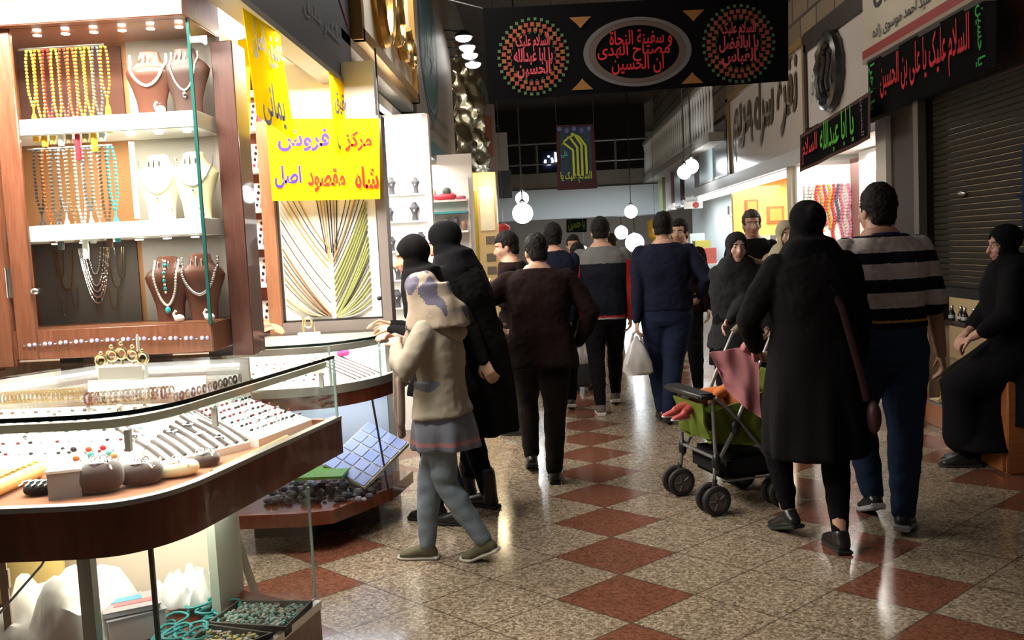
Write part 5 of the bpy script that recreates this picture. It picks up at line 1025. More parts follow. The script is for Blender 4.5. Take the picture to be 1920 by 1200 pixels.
class Human:
    def __init__(s, label, loc, yawd, H, sex='m', build=1.0, feet=None, hands=None, lean=0, side=0, twist=0, head=(0, 0, 0), drop=None, seat=None, knees=None, vox=0.007, skinc=SKIN, pelvis=None, elbow=None, curl=0.5):
        """feet: world (x, y, toe heading degrees, heel lift) per side; hands: world xyz of the wrist per side"""
        s.H = H; s.sex = sex; s.vox = vox; s.k = H/1.72; k = s.k; s.build = build
        s.root = thing('person', label, 'person', loc, None, R(yawd)); s.loc = np.array(loc, float); s.yaw = R(yawd)
        cy, sy = math.cos(s.yaw), math.sin(s.yaw); s.W = np.array([[cy, -sy, 0], [sy, cy, 0], [0, 0, 1]])
        L = lambda p: s.W.T @ (np.array(p, float)-s.loc)
        feet = feet or {}
        s.feet = {}
        for sd, sg in (('L', -1), ('R', 1)):
            ft = feet.get(sd)
            if ft is None: c = np.array([sg*0.09*k, 0.02, 0]); hd = 0; lift = 0
            else: c = L((ft[0], ft[1], s.loc[2])); c[2] = (ft[4] if len(ft) > 4 else 0.0); hd = R(ft[2])-s.yaw; lift = ft[3]
            fl = 0.250*k; fw = np.array([-math.sin(hd), math.cos(hd), 0]); ball = c+fw*fl*0.22
            heel = c-fw*fl*0.45+np.array([0, 0, lift]); toe = c+fw*fl*0.52
            up = np.array([0, 0, 1.0]); t_ = _n(ball-heel+np.array([0, 0, 0])); un = _n(up-(up @ t_)*t_)
            ank = heel+t_*0.06*k+un*0.085*k
            s.feet[sd] = dict(heel=heel, ball=ball, toe=toe, ank=ank, fw=fw, t=t_, un=un)
        s.thigh, s.shin = 0.245*H, 0.240*H
        a0 = (s.feet['L']['ank']+s.feet['R']['ank'])/2
        if seat is not None: pz = seat+0.095*k; pc = L((pelvis[0], pelvis[1], s.loc[2])); s.p0 = np.array([pc[0], pc[1], pz])
        else:
            pc = L((pelvis[0], pelvis[1], s.loc[2])) if pelvis is not None else np.array([a0[0]*.5, a0[1]*.5, 0])
            pz = 0.535*H
            for sd in 'LR':
                q = s.feet[sd]['ank']; sg = -1 if sd == 'L' else 1
                hh = math.hypot(q[0]-pc[0]-sg*.05*H, q[1]-pc[1]); pz = min(pz, q[2]+math.sqrt(max(0.01, (0.995*(s.thigh+s.shin))**2-hh*hh))+0.012*H)
            s.p0 = np.array([pc[0], pc[1], pz-(drop or 0)])
        la, sa, tw = R(lean), R(side), R(twist)
        s.up = _n((math.sin(sa), math.sin(la), math.cos(la)*math.cos(sa))); x = np.array([math.cos(tw*.3), math.sin(tw*.3), 0]); s.px = _n(x-(x @ s.up)*s.up); s.py = np.cross(s.up, s.px)
        x = np.array([math.cos(tw), math.sin(tw), 0]); s.sx = _n(x-(x @ s.up)*s.up); s.sy = np.cross(s.up, s.sx)
        f_ = sex == 'f'
        s.shw = (0.088 if f_ else 0.100)*H*build
        s.leg = {}; s.arm = {}
        for sd, sg in (('L', -1), ('R', 1)):
            hip = s.p0+s.px*sg*0.052*H-s.up*0.012*H; an = s.feet[sd]['ank']
            pole = s.feet[sd]['fw']+np.array([sg*.12, 0, 0.15]) if knees is None else np.array(knees)
            kn, an2 = ik(hip, an, s.thigh, s.shin, pole); s.leg[sd] = (hip, kn, an)
            sh = s.p0+s.up*0.274*H+s.sx*sg*s.shw; l1, l2 = 0.172*H, 0.150*H
            hd = (hands or {}).get(sd)
            if hd is None: tgt = sh+np.array([sg*.045*H, .015*H, -.318*H])
            else: tgt = L(hd[:3])
            pl = (elbow or {}).get(sd, (sg*.5, -1, -.2)); el, wr = ik(sh, tgt, l1, l2, pl); s.arm[sd] = (sh, el, wr)
        # head
        s.nb = s.p0+s.up*0.315*H; hy, hp, hr = [R(q) for q in head]
        hk = k*(1.0 if H > 1.5 else 1.06); s.hk = hk
        nd = _n(s.up*1.0+np.array([0, 0.18, 0])); s.hc = s.nb+nd*0.081*H+np.array([0, 0.012, 0])
        M = Matrix.Rotation(hy, 3, 'Z') @ Matrix.Rotation(hp, 3, 'X') @ Matrix.Rotation(hr, 3, 'Y'); s.HM = np.array(M)
        s.skin = skin('skin_%.2f' % skinc[0], skinc); s.hands_curl = curl
    def hp(s, p): return s.hc+s.HM @ (np.array(p, float)*s.hk)
    def hloc(s, c): return (c-s.hc) @ s.HM/s.hk
    def torso(s, e=0.0, t0=-0.07, t1=0.345, ex=1.0):
        H = s.H; b = s.build; f_ = s.sex == 'f'
        prof = [(-.075, .070, .055), (-.05, .088, .066), (0, .100 if f_ else .096, .072), (.05, .096, .070), (.11, .083 if f_ else .088, .062), (.18, .093 if f_ else .099, .070), (.24, .096 if f_ else .106, .066), (.278, .092 if f_ else .102, .060), (.302, .074 if f_ else .080, .053), (.322, .054, .047), (.342, .040, .041)]
        out = []
        for t, rx, ry in prof:
            if t < t0-1e-6 or t > t1+1e-6: continue
            w_ = max(0, min(1, t/.24)); x = _n(s.px*(1-w_)+s.sx*w_); y = np.cross(s.up, x)
            out.append((s.p0+s.up*t*H+y*(-.012*H*math.sin(max(0, t)/.3*PI)), x, y, (rx*b*H+e)*ex, (ry*b*H+e)))
        return loft(out)
    def legp(s, sd, e=0.0, a=1.0, cuff=None, to=1.0):
        H = s.H; h_, k_, n_ = s.leg[sd]; m1 = (h_*.5+k_*.5); calf = k_*.68+n_*.32; end = k_*(1-to)+n_*to
        r = [.056*H*s.build+e, .047*H*s.build+e, .036*H+e, .034*H+e, (.022*H+e) if cuff is None else cuff]
        return capsule([h_, m1, k_, calf, end], r, 16, hint=(1, 0, 0))
    def armp(s, sd, e=0.0, to=1.0, cuff=None):
        H = s.H; a, b, c = s.arm[sd]; c2 = b*(1-to)+c*to if to <= 1 else c
        if to < 0: c2 = None
        pts = [a, a*.5+b*.5, b, b*.6+c*.4, c2]; r = [.031*H*s.build+e, .028*H*s.build+e, .024*H+e, .023*H+e, (.0165*H+e) if cuff is None else cuff]
        return capsule(pts, r, 14, hint=(1, 0, 0))
    def hand(s, sd):
        """palm, four unequal curled fingers and a thumb off the side of the palm"""
        a, b, c = s.arm[sd]; k = s.k; d = _n(c-b); sg = -1 if sd == 'L' else 1
        inw = np.array([-sg, 0.25, 0]); n = _n(inw-(inw @ d)*d)          # palm faces the thigh
        if abs(d[2]) < 0.55: n0 = np.array([-sg*.35, 0, -1.0]); n = _n(n0-(n0 @ d)*d)
        fwd = np.cross(n, d)*(1 if sd == 'L' else -1)
        if abs(d[2]) < 0.55: fwd = _n(np.cross(d, n))*(-sg)
        out = [capsule([c-d*.01*k, c+d*.035*k, c+d*.078*k], [(.024*k, .016*k), (.036*k, .015*k), (.037*k, .013*k)], 12, hint=fwd)]
        cu = s.hands_curl
        for i, (o_, ln) in enumerate(((.029, .070), (.010, .080), (-.010, .074), (-.028, .058))):
            p = c+d*.080*k+fwd*o_*k; q = [p]; dd = _n(d+fwd*o_*2.0); ang = 0.25+cu*.55+.06*i
            for seg_ in (.45, .32, .25): dd = _n(dd*math.cos(ang)+n*math.sin(ang)); q.append(q[-1]+dd*ln*k*seg_); ang = cu*.8+.12
            out.append(capsule(q, [.0095*k, .009*k, .0085*k, .0072*k], 8, hint=fwd))
        p = c+d*.02*k+fwd*.026*k; q = [p, p+(_n(d*.7+fwd*.75+n*.25))*.035*k]; q.append(q[-1]+_n(d*.9+fwd*.25+n*.5)*.028*k); q.append(q[-1]+_n(d*.9+n*.6)*.022*k)
        out.append(capsule(q, [.014*k, .012*k, .0105*k, .008*k], 8, hint=fwd)); s.grip = getattr(s, 'grip', {}); s.grip[sd] = (c+d*.085*k+n*.02*k, d, n, fwd)
        return out
    def headp(s):
        k = s.hk; E = lambda c, r: ell_geo(s.hp(c), [q*k for q in (r if isinstance(r, tuple) else (r,)*3)], 16, 12, s.HM)
        ps = [E((0, -.012, .035), (.073, .092, .083)), E((0, .028, -.035), (.060, .066, .078)), E((0, .058, -.092), (.028, .026, .022)), E((0, .074, .028), (.050, .020, .014)),
              E((.034, .062, -.030), .027), E((-.034, .062, -.030), .027), E((0, .084, -.066), (.024, .013, .011)), E((.075, -.006, -.012), (.010, .022, .032)), E((-.075, -.006, -.012), (.010, .022, .032)),
              E((.031, .074, .002), (.015, .012, .010)), E((-.031, .074, .002), (.015, .012, .010))]
        if s.sex == 'f': del ps[7:9]
        ps.append(capsule([s.hp((0, .082, .015)), s.hp((0, .098, -.012)), s.hp((0, .106, -.034))], [.008*k, .011*k, .016*k], 10, hint=(1, 0, 0)))
        ps.append(capsule([s.nb-s.up*.04*s.H, s.nb+s.up*.01*s.H, s.hp((0, -.015, -.06))], [.044*s.H, .036*s.H, .036*s.H], 14, hint=(1, 0, 0)))
        return ps
    def body(s, hairc=(0.012, 0.010, 0.009)):
        ps = [s.torso()]+s.headp()
        for sd in 'LR':
            ps += [s.legp(sd), s.armp(sd)]+s.hand(sd); f_ = s.feet[sd]; k = s.k; un = f_['un']
            ps.append(capsule([f_['heel']+f_['t']*.05*k+un*.03*k, (f_['heel']+f_['ball'])/2+un*.038*k, f_['ball']+np.array([0, 0, .024*k]), f_['toe']-f_['fw']*.05*k+np.array([0, 0, .018*k])], [(.026*k, .020*k), (.028*k, .026*k), (.034*k, .014*k), (.024*k, .009*k)], 12, hint=(1, 0, 0)))
        me = fuse(ps, s.vox, 3); me.name = 'body'
        me.materials.append(s.skin); me.materials.append(mat('lips', (0.38, 0.12, 0.10), .5)); me.materials.append(mat('eye_dark', (0.015, 0.01, 0.01), .2)); me.materials.append(mat('brow_dark', hairc, .8)); me.materials.append(mat('eye_white', (0.6, 0.58, 0.55), .3))
        c = np.array([p.center[:] for p in me.polygons]); q = s.hloc(c); mi = np.zeros(len(c), np.int32); ax = np.abs(q[:, 0]); front = q[:, 1] > .055
        mi[front & (ax < .024) & (np.abs(q[:, 2]+.066) < .009)] = 1
        er = ((ax-.031)/.0115)**2+((q[:, 2]-.001)/.0048)**2; mi[front & (er < 1)] = 4; mi[front & (np.hypot(ax-.031, q[:, 2]-.001) < .0048)] = 2
        mi[front & (ax > .014) & (ax < .050) & (np.abs(q[:, 2]-.024+.1*(ax-.03)**2*100*.05) < .0034)] = 3
        me.polygons.foreach_set('material_index', mi); me.shade_smooth()
        o = link(bpy.data.objects.new('body', me), s.root); return o
    def child(s, name, me, mats, label=None, parent=None):
        me.name = name; me.shade_smooth()
        for m in (mats if isinstance(mats, (list, tuple)) else [mats]): me.materials.append(m)
        o = link(bpy.data.objects.new(name, me), parent or s.root)
        if label: o['label'] = label
        return o
    def paint(s, me, fn):
        c = np.array([p.center[:] for p in me.polygons]); me.polygons.foreach_set('material_index', np.array(fn(c), np.int32))
    def hair(s, m, back=0.0, fringe=.055, top=.010, low=-.055, name='hair'):
        E = lambda c, r: ell_geo(s.hp(c), [q*s.hk for q in r], 20, 14, s.HM)
        me = fuse([E((0, -.014, .040), (.086, .104+back, .092+top)), E((0, -.052, -.020), (.072, .056+back, .078))], .007, 3)
        c = coords(me); q = s.hloc(c)
        cut = (q[:, 1] > .035) & (q[:, 2] < fringe+.2*np.abs(q[:, 0])*0) | (q[:, 2] < low-.025) | ((np.abs(q[:, 0]) > .050) & (q[:, 2] < -.005) & (q[:, 1] > -.040))
        sink = q.copy(); sink[cut] = sink[cut]*np.array([.72, .72, .80]); setco(me, s.hc+(sink*s.hk) @ s.HM.T); wrinkle(me, .006, 60, s.H*9)
        return s.child(name, me, m)
    def scarf(s, m, face=True, drape=.16, bun=0.0, wide=1.0, front=.0, name='headscarf', fn=None, fold=.008, extra=()):
        E = lambda c, r: ell_geo(s.hp(c), [q*s.hk for q in r], 20, 14, s.HM); H = s.H
        ps = [E((0, -.012, .034), (.088, .106, .097)), E((0, .012, -.045), (.083, .090, .085))]
        if bun: ps += [E((0, -.085, .055), (.055*bun, .06*bun, .06*bun))]
        nk = s.nb+s.up*.035*H
        ps.append(loft([(s.nb-s.up*drape*H*wide, s.sx, s.sy, .118*H*wide, .085*H*wide+front*.5), (s.nb-s.up*.03*H, s.sx, s.sy, .112*H*wide, .075*H*wide), (s.nb+s.up*.005*H, s.sx, s.sy, .088*H*wide, .068*H), (nk, s.sx, s.sy, .068*H, .066*H), (s.hp((0, 0, -.06)), s.HM[:, 0], s.HM[:, 1], .08*s.hk, .088*s.hk)]))
        me = fuse(ps+list(extra), .009, 6)
        if face:
            c = coords(me); q = s.hloc(c)
            cut = (q[:, 1] > .03) & ((q[:, 0]/.058)**2+((q[:, 2]+.028)/(.088))**2 < 1)
            q[cut, 1] -= .075; setco(me, s.hc+(q*s.hk) @ s.HM.T)
        wrinkle(me, fold, 13, s.H*5, None, .6)
        if fn: s.paint(me, fn)
        return s.child(name, me, m)
    def top(s, m, e=.016, hem=-.03, sleeve=1.0, cuff=None, name='jacket', fold=.006, fn=None, collar=True, vox=None, flare=0.0, extra=()):
        H = s.H; ps = [s.torso(e, hem, .3 if not collar else .325)]
        if hem < -.075 or flare:
            ps.append(loft([(s.p0+s.up*hem*H*1.0+np.array([0, 0, 0]), s.px, s.py, .105*H*s.build+e+flare, .08*H*s.build+e+flare*.6), (s.p0+s.up*.02*H, s.px, s.py, .102*H*s.build+e+flare*.4, .075*H*s.build+e), (s.p0+s.up*.08*H, s.px, s.py, .092*H*s.build+e, .066*H*s.build+e)]))
        for sd in 'LR':
            if sleeve > 0: ps.append(s.armp(sd, e*.75, sleeve, cuff))
            ps.append(ell_geo(s.arm[sd][0]-s.up*.01*H, .028*H*s.build+e*.6, 14, 10))
        ps += list(extra)
        me = fuse(ps, vox or .009, 5); wrinkle(me, fold, 11, H*3+hem, None, .8); wrinkle(me, fold*.4, 34, H*7)
        if fn: s.paint(me, fn)
        return s.child(name, me, m)
    def tshirt_sleeve(s, sd, e):
        a, b, c = s.arm[sd]; H = s.H; q = a*.1+b*.9; return capsule([a, (a+b)/2, q], [.033*H*s.build+e, .033*H*s.build+e, .034*H*s.build+e], 14, hint=(1, 0, 0))
    def trousers(s, m, e=.014, cuff=.050, name='trousers', fold=.006, to=.97):
        H = s.H; ps = [s.torso(e*.8, -.075, .07)]
        for sd in 'LR': ps.append(s.legp(sd, e, cuff=cuff*s.k, to=to))
        me = fuse(ps, .009, 4); wrinkle(me, fold, 14, H*4, None, 1.4); return s.child(name, me, m)
    def skirt(s, m, z0, rx, ry, top=.16, name='coat_skirt', e=.02, folds=9, amp=.012, cen=None, vox=.011, extra=(), fn=None, shift=(0, 0)):
        """hanging garment from the chest to height z0 above the floor, with soft vertical folds"""
        H = s.H; f0 = (s.feet['L']['ank']+s.feet['R']['ank'])/2; cb = np.array([f0[0]*.6+s.p0[0]*.4+shift[0], f0[1]*.6+s.p0[1]*.4+shift[1], z0]); X = np.array([1, 0, 0.]); Y = np.array([0, 1., 0])
        b = s.build; rings = [(cb, X, Y, rx, ry), (cb+(s.p0-cb)*.5, X, Y, rx*.55+.5*(.105*H*b+e), ry*.6+.4*(.08*H*b+e)), (s.p0, s.px, s.py, .105*H*b+e, .080*H*b+e), (s.p0+s.up*.06*H, s.px, s.py, .099*H*b+e, .073*H*b+e), (s.p0+s.up*.11*H, s.px, s.py, .090*H*b+e, .066*H*b+e), (s.p0+s.up*top*H, s.sx, s.sy, .096*H*b+e, .070*H*b+e)]
        me = fuse([loft(rings, 36)]+list(extra), vox, 5); c = coords(me)
        d = c[:, :2]-s.p0[:2]; ang = np.arctan2(d[:, 1], d[:, 0]); w_ = np.clip((s.p0[2]-c[:, 2])/(s.p0[2]-z0+1e-6), 0, 1)
        k = 1+amp/np.maximum(.1, np.linalg.norm(d, axis=1))*w_*(np.sin(ang*folds+1.0)+.5*np.sin(ang*(folds*1.7)+2)); c[:, :2] = s.p0[:2]+d*k[:, None]; setco(me, c)
        wrinkle(me, .006, 9, H*2, None, .5)
        if fn: s.paint(me, fn)
        return s.child(name, me, m)
    def shoe(s, sd, upper, sole, kind='shoe', hi=.0):
        f_ = s.feet[sd]; k = s.k; un = f_['un']; fw = f_['fw']; up = np.array([0, 0, 1.]); h_, b_, t_ = f_['heel'], f_['ball'], f_['toe']
        side = np.cross(fw, up)
        ps = [capsule([h_+f_['t']*.03*k+un*.040*k, (h_+b_)/2+un*.050*k, b_+up*.034*k, t_-fw*.030*k+up*.026*k], [(.039*k, .037*k), (.042*k, .046*k), (.050*k, .031*k), (.042*k, .022*k)], 16, hint=side),
              capsule([h_+f_['t']*.045*k+un*.05*k, f_['ank']+un*(.0+hi)*k], [.044*k, .047*k if hi else .043*k], 12, hint=side)]
        me = fuse(ps, .007, 3); o = s.child('shoe', me, upper)
        so = [(h_-f_['t']*.012*k, .038), ((h_*.6+b_*.4), .036), (b_, .050), (t_-fw*.03*k, .044), (t_+fw*.004*k, .020)]
        v = []; fcs = []; n = len(so)
        for c, r in so:
            u_ = un if c is so[0][0] or c is so[1][0] else up
            for dz in (.0, .022 if kind != 'sneaker' else .032):
                for sg in (-1, 1): v.append(c+side*sg*r*k+u_*dz*k)
        for i in range(n-1):
            a = 4*i; b = a+4; fcs += [(a, a+1, b+1, b), (a+2, b+2, b+3, a+3), (a, b, b+2, a+2), (a+1, a+3, b+3, b+1)]
        fcs += [(0, 2, 3, 1), (4*n-4, 4*n-3, 4*n-1, 4*n-2)]
        obj('sole', MB().add(v, fcs), sole, o, local=True, smooth=False, bevel=.006); return o
    def shoes(s, upper, sole, kind='shoe', hi=.0):
        for sd in 'LR': s.shoe(sd, upper, sole, kind, hi)
BLK = cloth_mat('black', (0.0045, 0.004, 0.005)); BLK2 = cloth_mat('soft_black', (0.006, 0.005, 0.0055)); NAVY = cloth_mat('navy', (0.008, 0.009, 0.021)); DBROWN = cloth_mat('dark_brown', (0.011, 0.0045, 0.004)); CHAR = cloth_mat('charcoal', (0.022, 0.022, 0.024))
JEAN = cloth_mat('light_denim', (0.185, 0.225, 0.26)); DJEAN = cloth_mat('dark_denim', (0.012, 0.018, 0.042)); HAIRB = mat('black_hair', (0.008, 0.006, 0.005), .7, spec=.15); BSHOE = mat('black_leather', (0.012, 0.011, 0.011), .3); SOLEB = mat('black_sole', (0.015, 0.015, 0.015), .7); SOLEW = mat('white_sole', (0.62, 0.58, 0.52), .6)
WSK = (0.50, 0.28, 0.19)
# ---- girl at the counter
g = Human('girl in a beige hooded jacket and patterned headscarf leaning to the counter', (-.56, 4.31, 0), 82, 1.40, 'f', 1.0, {'R': (-.685, 4.33, 84, 0), 'L': (-.375, 4.26, 74, .055)}, {'L': (-.72, 4.24, 1.06), 'R': (-.76, 4.42, 1.08)}, lean=3, head=(-28, -16, 0), vox=.0065, skinc=WSK, elbow={'L': (-1, -.7, -.5), 'R': (1, -.7, -.5)}, curl=.7)
g.body()
g.trousers(JEAN, .010, .054, 'jeans', .007)
g.skirt([cloth_mat('grey_tunic', (0.17, 0.18, 0.215)), cloth_mat('pink_hem', (0.36, 0.17, 0.17)), cloth_mat('grey_tunic')], .56, .155, .165, .10, 'tunic', .016, 7, .010, fn=lambda c: np.where(np.abs(c[:, 2]-.60) < .010, 1, 0))
HOOD = cloth_mat('oatmeal', (0.33, 0.28, 0.215))
hb = g.nb-g.sy*.06+g.up*.0
g.top(HOOD, .024, -.02, .97, .034, 'hooded_jacket', .008, collar=True, flare=.014)
me = fuse([tube_geo([g.nb-g.up*.055+g.sx*.105*math.cos(a)-g.sy*(.035+.085*math.sin(a))-g.up*.03*math.sin(a) for a in np.linspace(-.5, PI+.5, 15)], [.028+.018*math.sin(max(0, a)) for a in np.linspace(-.5, PI+.5, 15)], 12)], .008, 4)
g.child('hood', me, HOOD)
def scf(c):
    q = np.array([noise.noise(Vector((p[0]*13, p[1]*13, p[2]*10+1.3))) for p in c]); h = g.hloc(c)
    return np.where(((h[:, 0] < .0) & (np.hypot(h[:, 1]+.02, h[:, 2]-.05) < .05)) | (q > .22), 1, 0)
g.scarf([cloth_mat('beige_scarf', (0.38, 0.30, 0.225)), cloth_mat('violet_grey_print', (0.115, 0.105, 0.145)), cloth_mat('beige_scarf')], True, .13, 0, .92, fn=scf, fold=.014, extra=[loft([(g.nb-g.up*.05-g.sy*.03, g.sx, g.sy, .165, .155), (g.nb+g.up*.04-g.sy*.03, g.sx, g.sy, .13, .135), (g.hc-g.up*.02-g.sy*.035, g.sx, g.sy, .105, .115), (g.hc+g.up*.05-g.sy*.03, g.sx, g.sy, .092, .105)])])
me = fuse([capsule([g.nb+g.sy*.10-g.up*.04, g.p0+g.up*.22+g.sy*.19, g.p0+g.up*.02+g.sy*.22, g.p0-g.up*.12+g.sy*.21], [(.05, .022), (.05, .02), (.042, .018), (.04, .014)], 12, hint=g.sx), capsule([g.nb+g.sy*.08-g.up*.04-g.sx*.05, g.p0+g.up*.15+g.sy*.17-g.sx*.06, g.p0-g.up*.06+g.sy*.19-g.sx*.06], [(.04, .02), (.035, .018), (.03, .012)], 12, hint=g.sx)], .007, 3)
wrinkle(me, .012, 14, 3.3, None, .25); g.child('scarf_end', me, cloth_mat('rosy_beige_scarf', (0.30, 0.225, 0.19)))
g.shoes(mat('olive_canvas', (0.10, 0.085, 0.045), .9), SOLEW)
# ---- woman in the long black coat behind the girl
h = Human('woman in long black coat and headscarf looking into the second counter behind the girl', (-.50, 5.28, 0), 62, 1.69, 'f', 1.0, {'L': (-.43, 5.20, 50, 0), 'R': (-.58, 5.42, 60, 0)}, {'L': (-.37, 5.06, .87), 'R': (-.80, 5.24, 1.08)}, lean=12, side=-2, head=(12, -20, 0), skinc=WSK, elbow={'L': (-1, -.6, 0)}, pelvis=(-.42, 5.30))
h.body(); h.trousers(BLK, .012, .045); h.top(BLK2, .022, -.03, .97, .036, 'coat_bodice', .008)
h.skirt(BLK2, .43, .225, .24, .18, 'coat_skirt', .024, 8, .016); h.scarf(BLK, True, .15, .55, 1.0); h.shoes(BSHOE, SOLEB, hi=.12)
# ---- second woman, face in profile, beyond the girl
h = Human('woman in black headscarf with face in profile, partly hidden behind the girl', (-.61, 4.93, 0), 78, 1.60, 'f', .95, {'L': (-.56, 4.86, 70, 0), 'R': (-.72, 4.98, 80, 0)}, {'R': (-.88, 5.05, 1.10), 'L': (-.84, 4.83, 1.09)}, lean=8, head=(24, -12, 0), skinc=(0.58, 0.30, 0.18))
h.body(); h.trousers(DJEAN, .012, .05, 'jeans'); h.top(BLK, .02, -.06, .97, .034, 'coat', .007, flare=.02); h.skirt(BLK, .72, .17, .18, .14); h.scarf(BLK2, True, .13, .5, .95); h.shoes(BSHOE, SOLEB)
# ---- man in the dark brown jacket
h = Human('stout man in dark brown jacket walking away past the women', (-.04, 5.86, 0), 2, 1.59, 'm', 1.16, {'R': (.0, 5.72, 0, 0), 'L': (-.15, 6.02, 2, .05)}, {'L': (-.33, 5.98, .98), 'R': (.20, 5.98, .86)}, lean=8, head=(14, -14, 0), elbow={'L': (-1, -.7, -.1), 'R': (1, -.6, 0)}, pelvis=(-.05, 5.86))
h.body(); h.trousers(cloth_mat('black_brown', (0.012, 0.009, 0.008)), .016, .058); h.top(DBROWN, .03, -.085, .98, .042, 'jacket', .010, flare=.025); h.hair(HAIRB); h.shoes(BSHOE, SOLEB)
# ---- man in navy with white-soled trainers
h = Human('man in dark navy shirt and white-soled trainers ahead of the brown jacket', (.05, 8.05, 0), 0, 1.69, 'm', 1.0, {'L': (.05, 7.98, 0, .0), 'R': (.18, 8.25, 0, .03)}, {'R': (.20, 7.98, .82), 'L': (-.15, 8.0, .82)}, lean=3, head=(5, 0, 0), vox=.009)
h.body(); h.trousers(BLK, .018, .055); h.top(NAVY, .02, -.05, .98, .036, 'shirt', .008); h.hair(HAIRB, low=-.04); h.shoes(BSHOE, SOLEW, 'sneaker')
# ---- varsity jacket man
h = Human('young man in grey, navy and red baseball jacket carrying a plastic bag', (.50, 8.12, 0), 0, 1.74, 'm', 1.10, {'L': (.43, 7.92, 0, 0), 'R': (.60, 8.42, 0, .03)}, {'L': (.30, 8.12, .86), 'R': (.74, 8.12, .83)}, lean=2, head=(0, -3, 0), vox=.009)
h.body(); h.trousers(BLK, .012, .048)
def vars_(c):
    d = np.minimum(*[np.min([np.linalg.norm(c-(a*(1-t)+b*t), axis=1) for a, b in ((h.arm[q][0], h.arm[q][1]), (h.arm[q][1], h.arm[q][2])) for t in np.linspace(0, 1, 7)], axis=0) for q in 'LR'])
    t = (c-h.p0) @ h.up/h.H; lat = np.abs((c-h.p0) @ h.px)/h.H; r_ = np.zeros(len(c), int)
    r_[t > .235] = 1; r_[(lat > .118) & (t < .25)] = 2; r_[(t < -.028) & (lat < .118)] = 2; r_[(t < -.042) & (lat < .118)] = 3
    return r_
h.top([cloth_mat('ink_navy', (0.008, 0.009, 0.015)), cloth_mat('mid_grey', (0.13, 0.125, 0.12)), cloth_mat('scarlet', (0.34, 0.022, 0.016)), cloth_mat('off_white', (0.40, 0.36, 0.36))], .022, -.05, .99, .038, 'baseball_jacket', .006, fn=vars_); h.hair(HAIRB, low=-.03, top=.015); h.shoes(mat('brown_grey_trainer', (0.10, 0.08, 0.07), .8), SOLEW, 'sneaker')
# ---- navy shirt and jeans
h = Human('broad man in navy shirt and dark jeans carrying a white bag', (.98, 7.52, 0), -3, 1.715, 'm', 1.14, {'R': (.96, 7.42, -4, .02), 'L': (.93, 7.62, 0, .0)}, {'L': (.73, 7.46, .80), 'R': (1.28, 7.62, 1.02)}, lean=3, head=(-8, -4, 0), vox=.009, pelvis=(.99, 7.54))
h.body(); h.trousers(DJEAN, .024, .06, 'jeans'); h.top(NAVY, .026, -.045, .98, .036, 'shirt', .009); h.hair(HAIRB, low=-.03, top=.016); h.shoes(BSHOE, SOLEB)
# ---- faces coming the other way
def walker(label, loc, yw, H, sex, topm, hairm=None, scm=None, scale=1.0, head=(0, 0, 0), hands=None, legm=BLK, b=1.0, sk=SKIN, elbow=None, **k):
    q = Human(label, loc, yw, H, sex, b, {'L': (loc[0]+.1, loc[1]-.12, yw, 0), 'R': (loc[0]-.1, loc[1]+.12, yw, .02)} if abs(yw) > 90 else None, hands, 2, head=head, vox=.009, skinc=sk, elbow=elbow)
    q.body(); q.trousers(legm, .016, .052); q.top(topm, .022, -.06, .98, .036, 'shirt' if sex == 'm' else 'coat', .008, flare=.02)
    if hairm: q.hair(hairm, fringe=.068 if abs(yw) > 90 else .055)
    if scm: q.scarf(scm, True, .15, .5)
    q.shoes(BSHOE, SOLEB); return q
walker('dark-haired man whose face shows between the navy shirt and the baseball jacket', (.34, 10.5, 0), 170, 1.60, 'm', BLK2, HAIRB)
walker('bearded face of a man looking back over the shoulder of the navy shirt', (1.30, 8.75, 0), 165, 1.68, 'm', DBROWN, HAIRB, head=(-10, 0, 0))
walker('man in dark jacket standing at the left stalls before the amber post, in profile', (-.26, 7.25, 0), 78, 1.62, 'm', DBROWN, HAIRB, hands={'L': (-.46, 7.15, 1.20), 'R': (-.50, 7.4, 1.18)}, head=(12, -10, 0))
walker('person in a grey sleeved shirt hidden behind the baseball jacket', (.34, 9.3, 0), 0, 1.50, 'm', cloth_mat('pale_grey', (0.24, 0.24, 0.25)), HAIRB, hands={'L': (.14, 9.25, .80)})
h = walker('man in dark clothes facing the camera behind the charcoal headscarf', (1.90, 8.4, 0), 172, 1.72, 'm', BLK2, mat('dark_brown_hair', (0.03, 0.018, 0.012), .6), head=(4, 0, 0), sk=(0.42, 0.22, 0.16))
h = Human('woman in charcoal headscarf and shawl facing the camera by the pushchair', (1.33, 6.4, 0), 176, 1.53, 'f', 1.0, {'L': (1.42, 6.3, 176, 0), 'R': (1.24, 6.42, 178, 0)}, {'R': (1.22, 6.16, .93), 'L': (1.50, 6.25, .86)}, lean=4, head=(6, 2, -4), skinc=(0.56, 0.33, 0.27), vox=.0075, elbow={'R': (-1, .1, -.2)}, curl=.6)
h.body(); h.trousers(BLK, .014, .05); h.top(CHAR, .024, -.06, .94, .036, 'shawl', .010, flare=.03, extra=[loft([(h.p0+h.up*.08*h.H, h.sx, h.sy, .17, .13), (h.p0+h.up*.2*h.H, h.sx, h.sy, .195, .14), (h.p0+h.up*.29*h.H, h.sx, h.sy, .17, .11), (h.nb, h.sx, h.sy, .08, .08)])]); h.skirt(BLK, .60, .19, .17, .1, 'coat_skirt'); h.scarf(CHAR, True, .12, .6, .95); h.shoes(BSHOE, SOLEB)
h = Human('woman in a pale scarf glimpsed behind the black headscarf of the pushchair woman', (1.86, 7.0, 0), 150, 1.60, 'f', 1.0, None, {'R': (1.47, 6.72, 1.33), 'L': (1.95, 6.8, 1.0)}, 2, head=(30, 0, 0), vox=.009, skinc=(0.5, 0.3, 0.2), elbow={'R': (-1, .2, -1)})
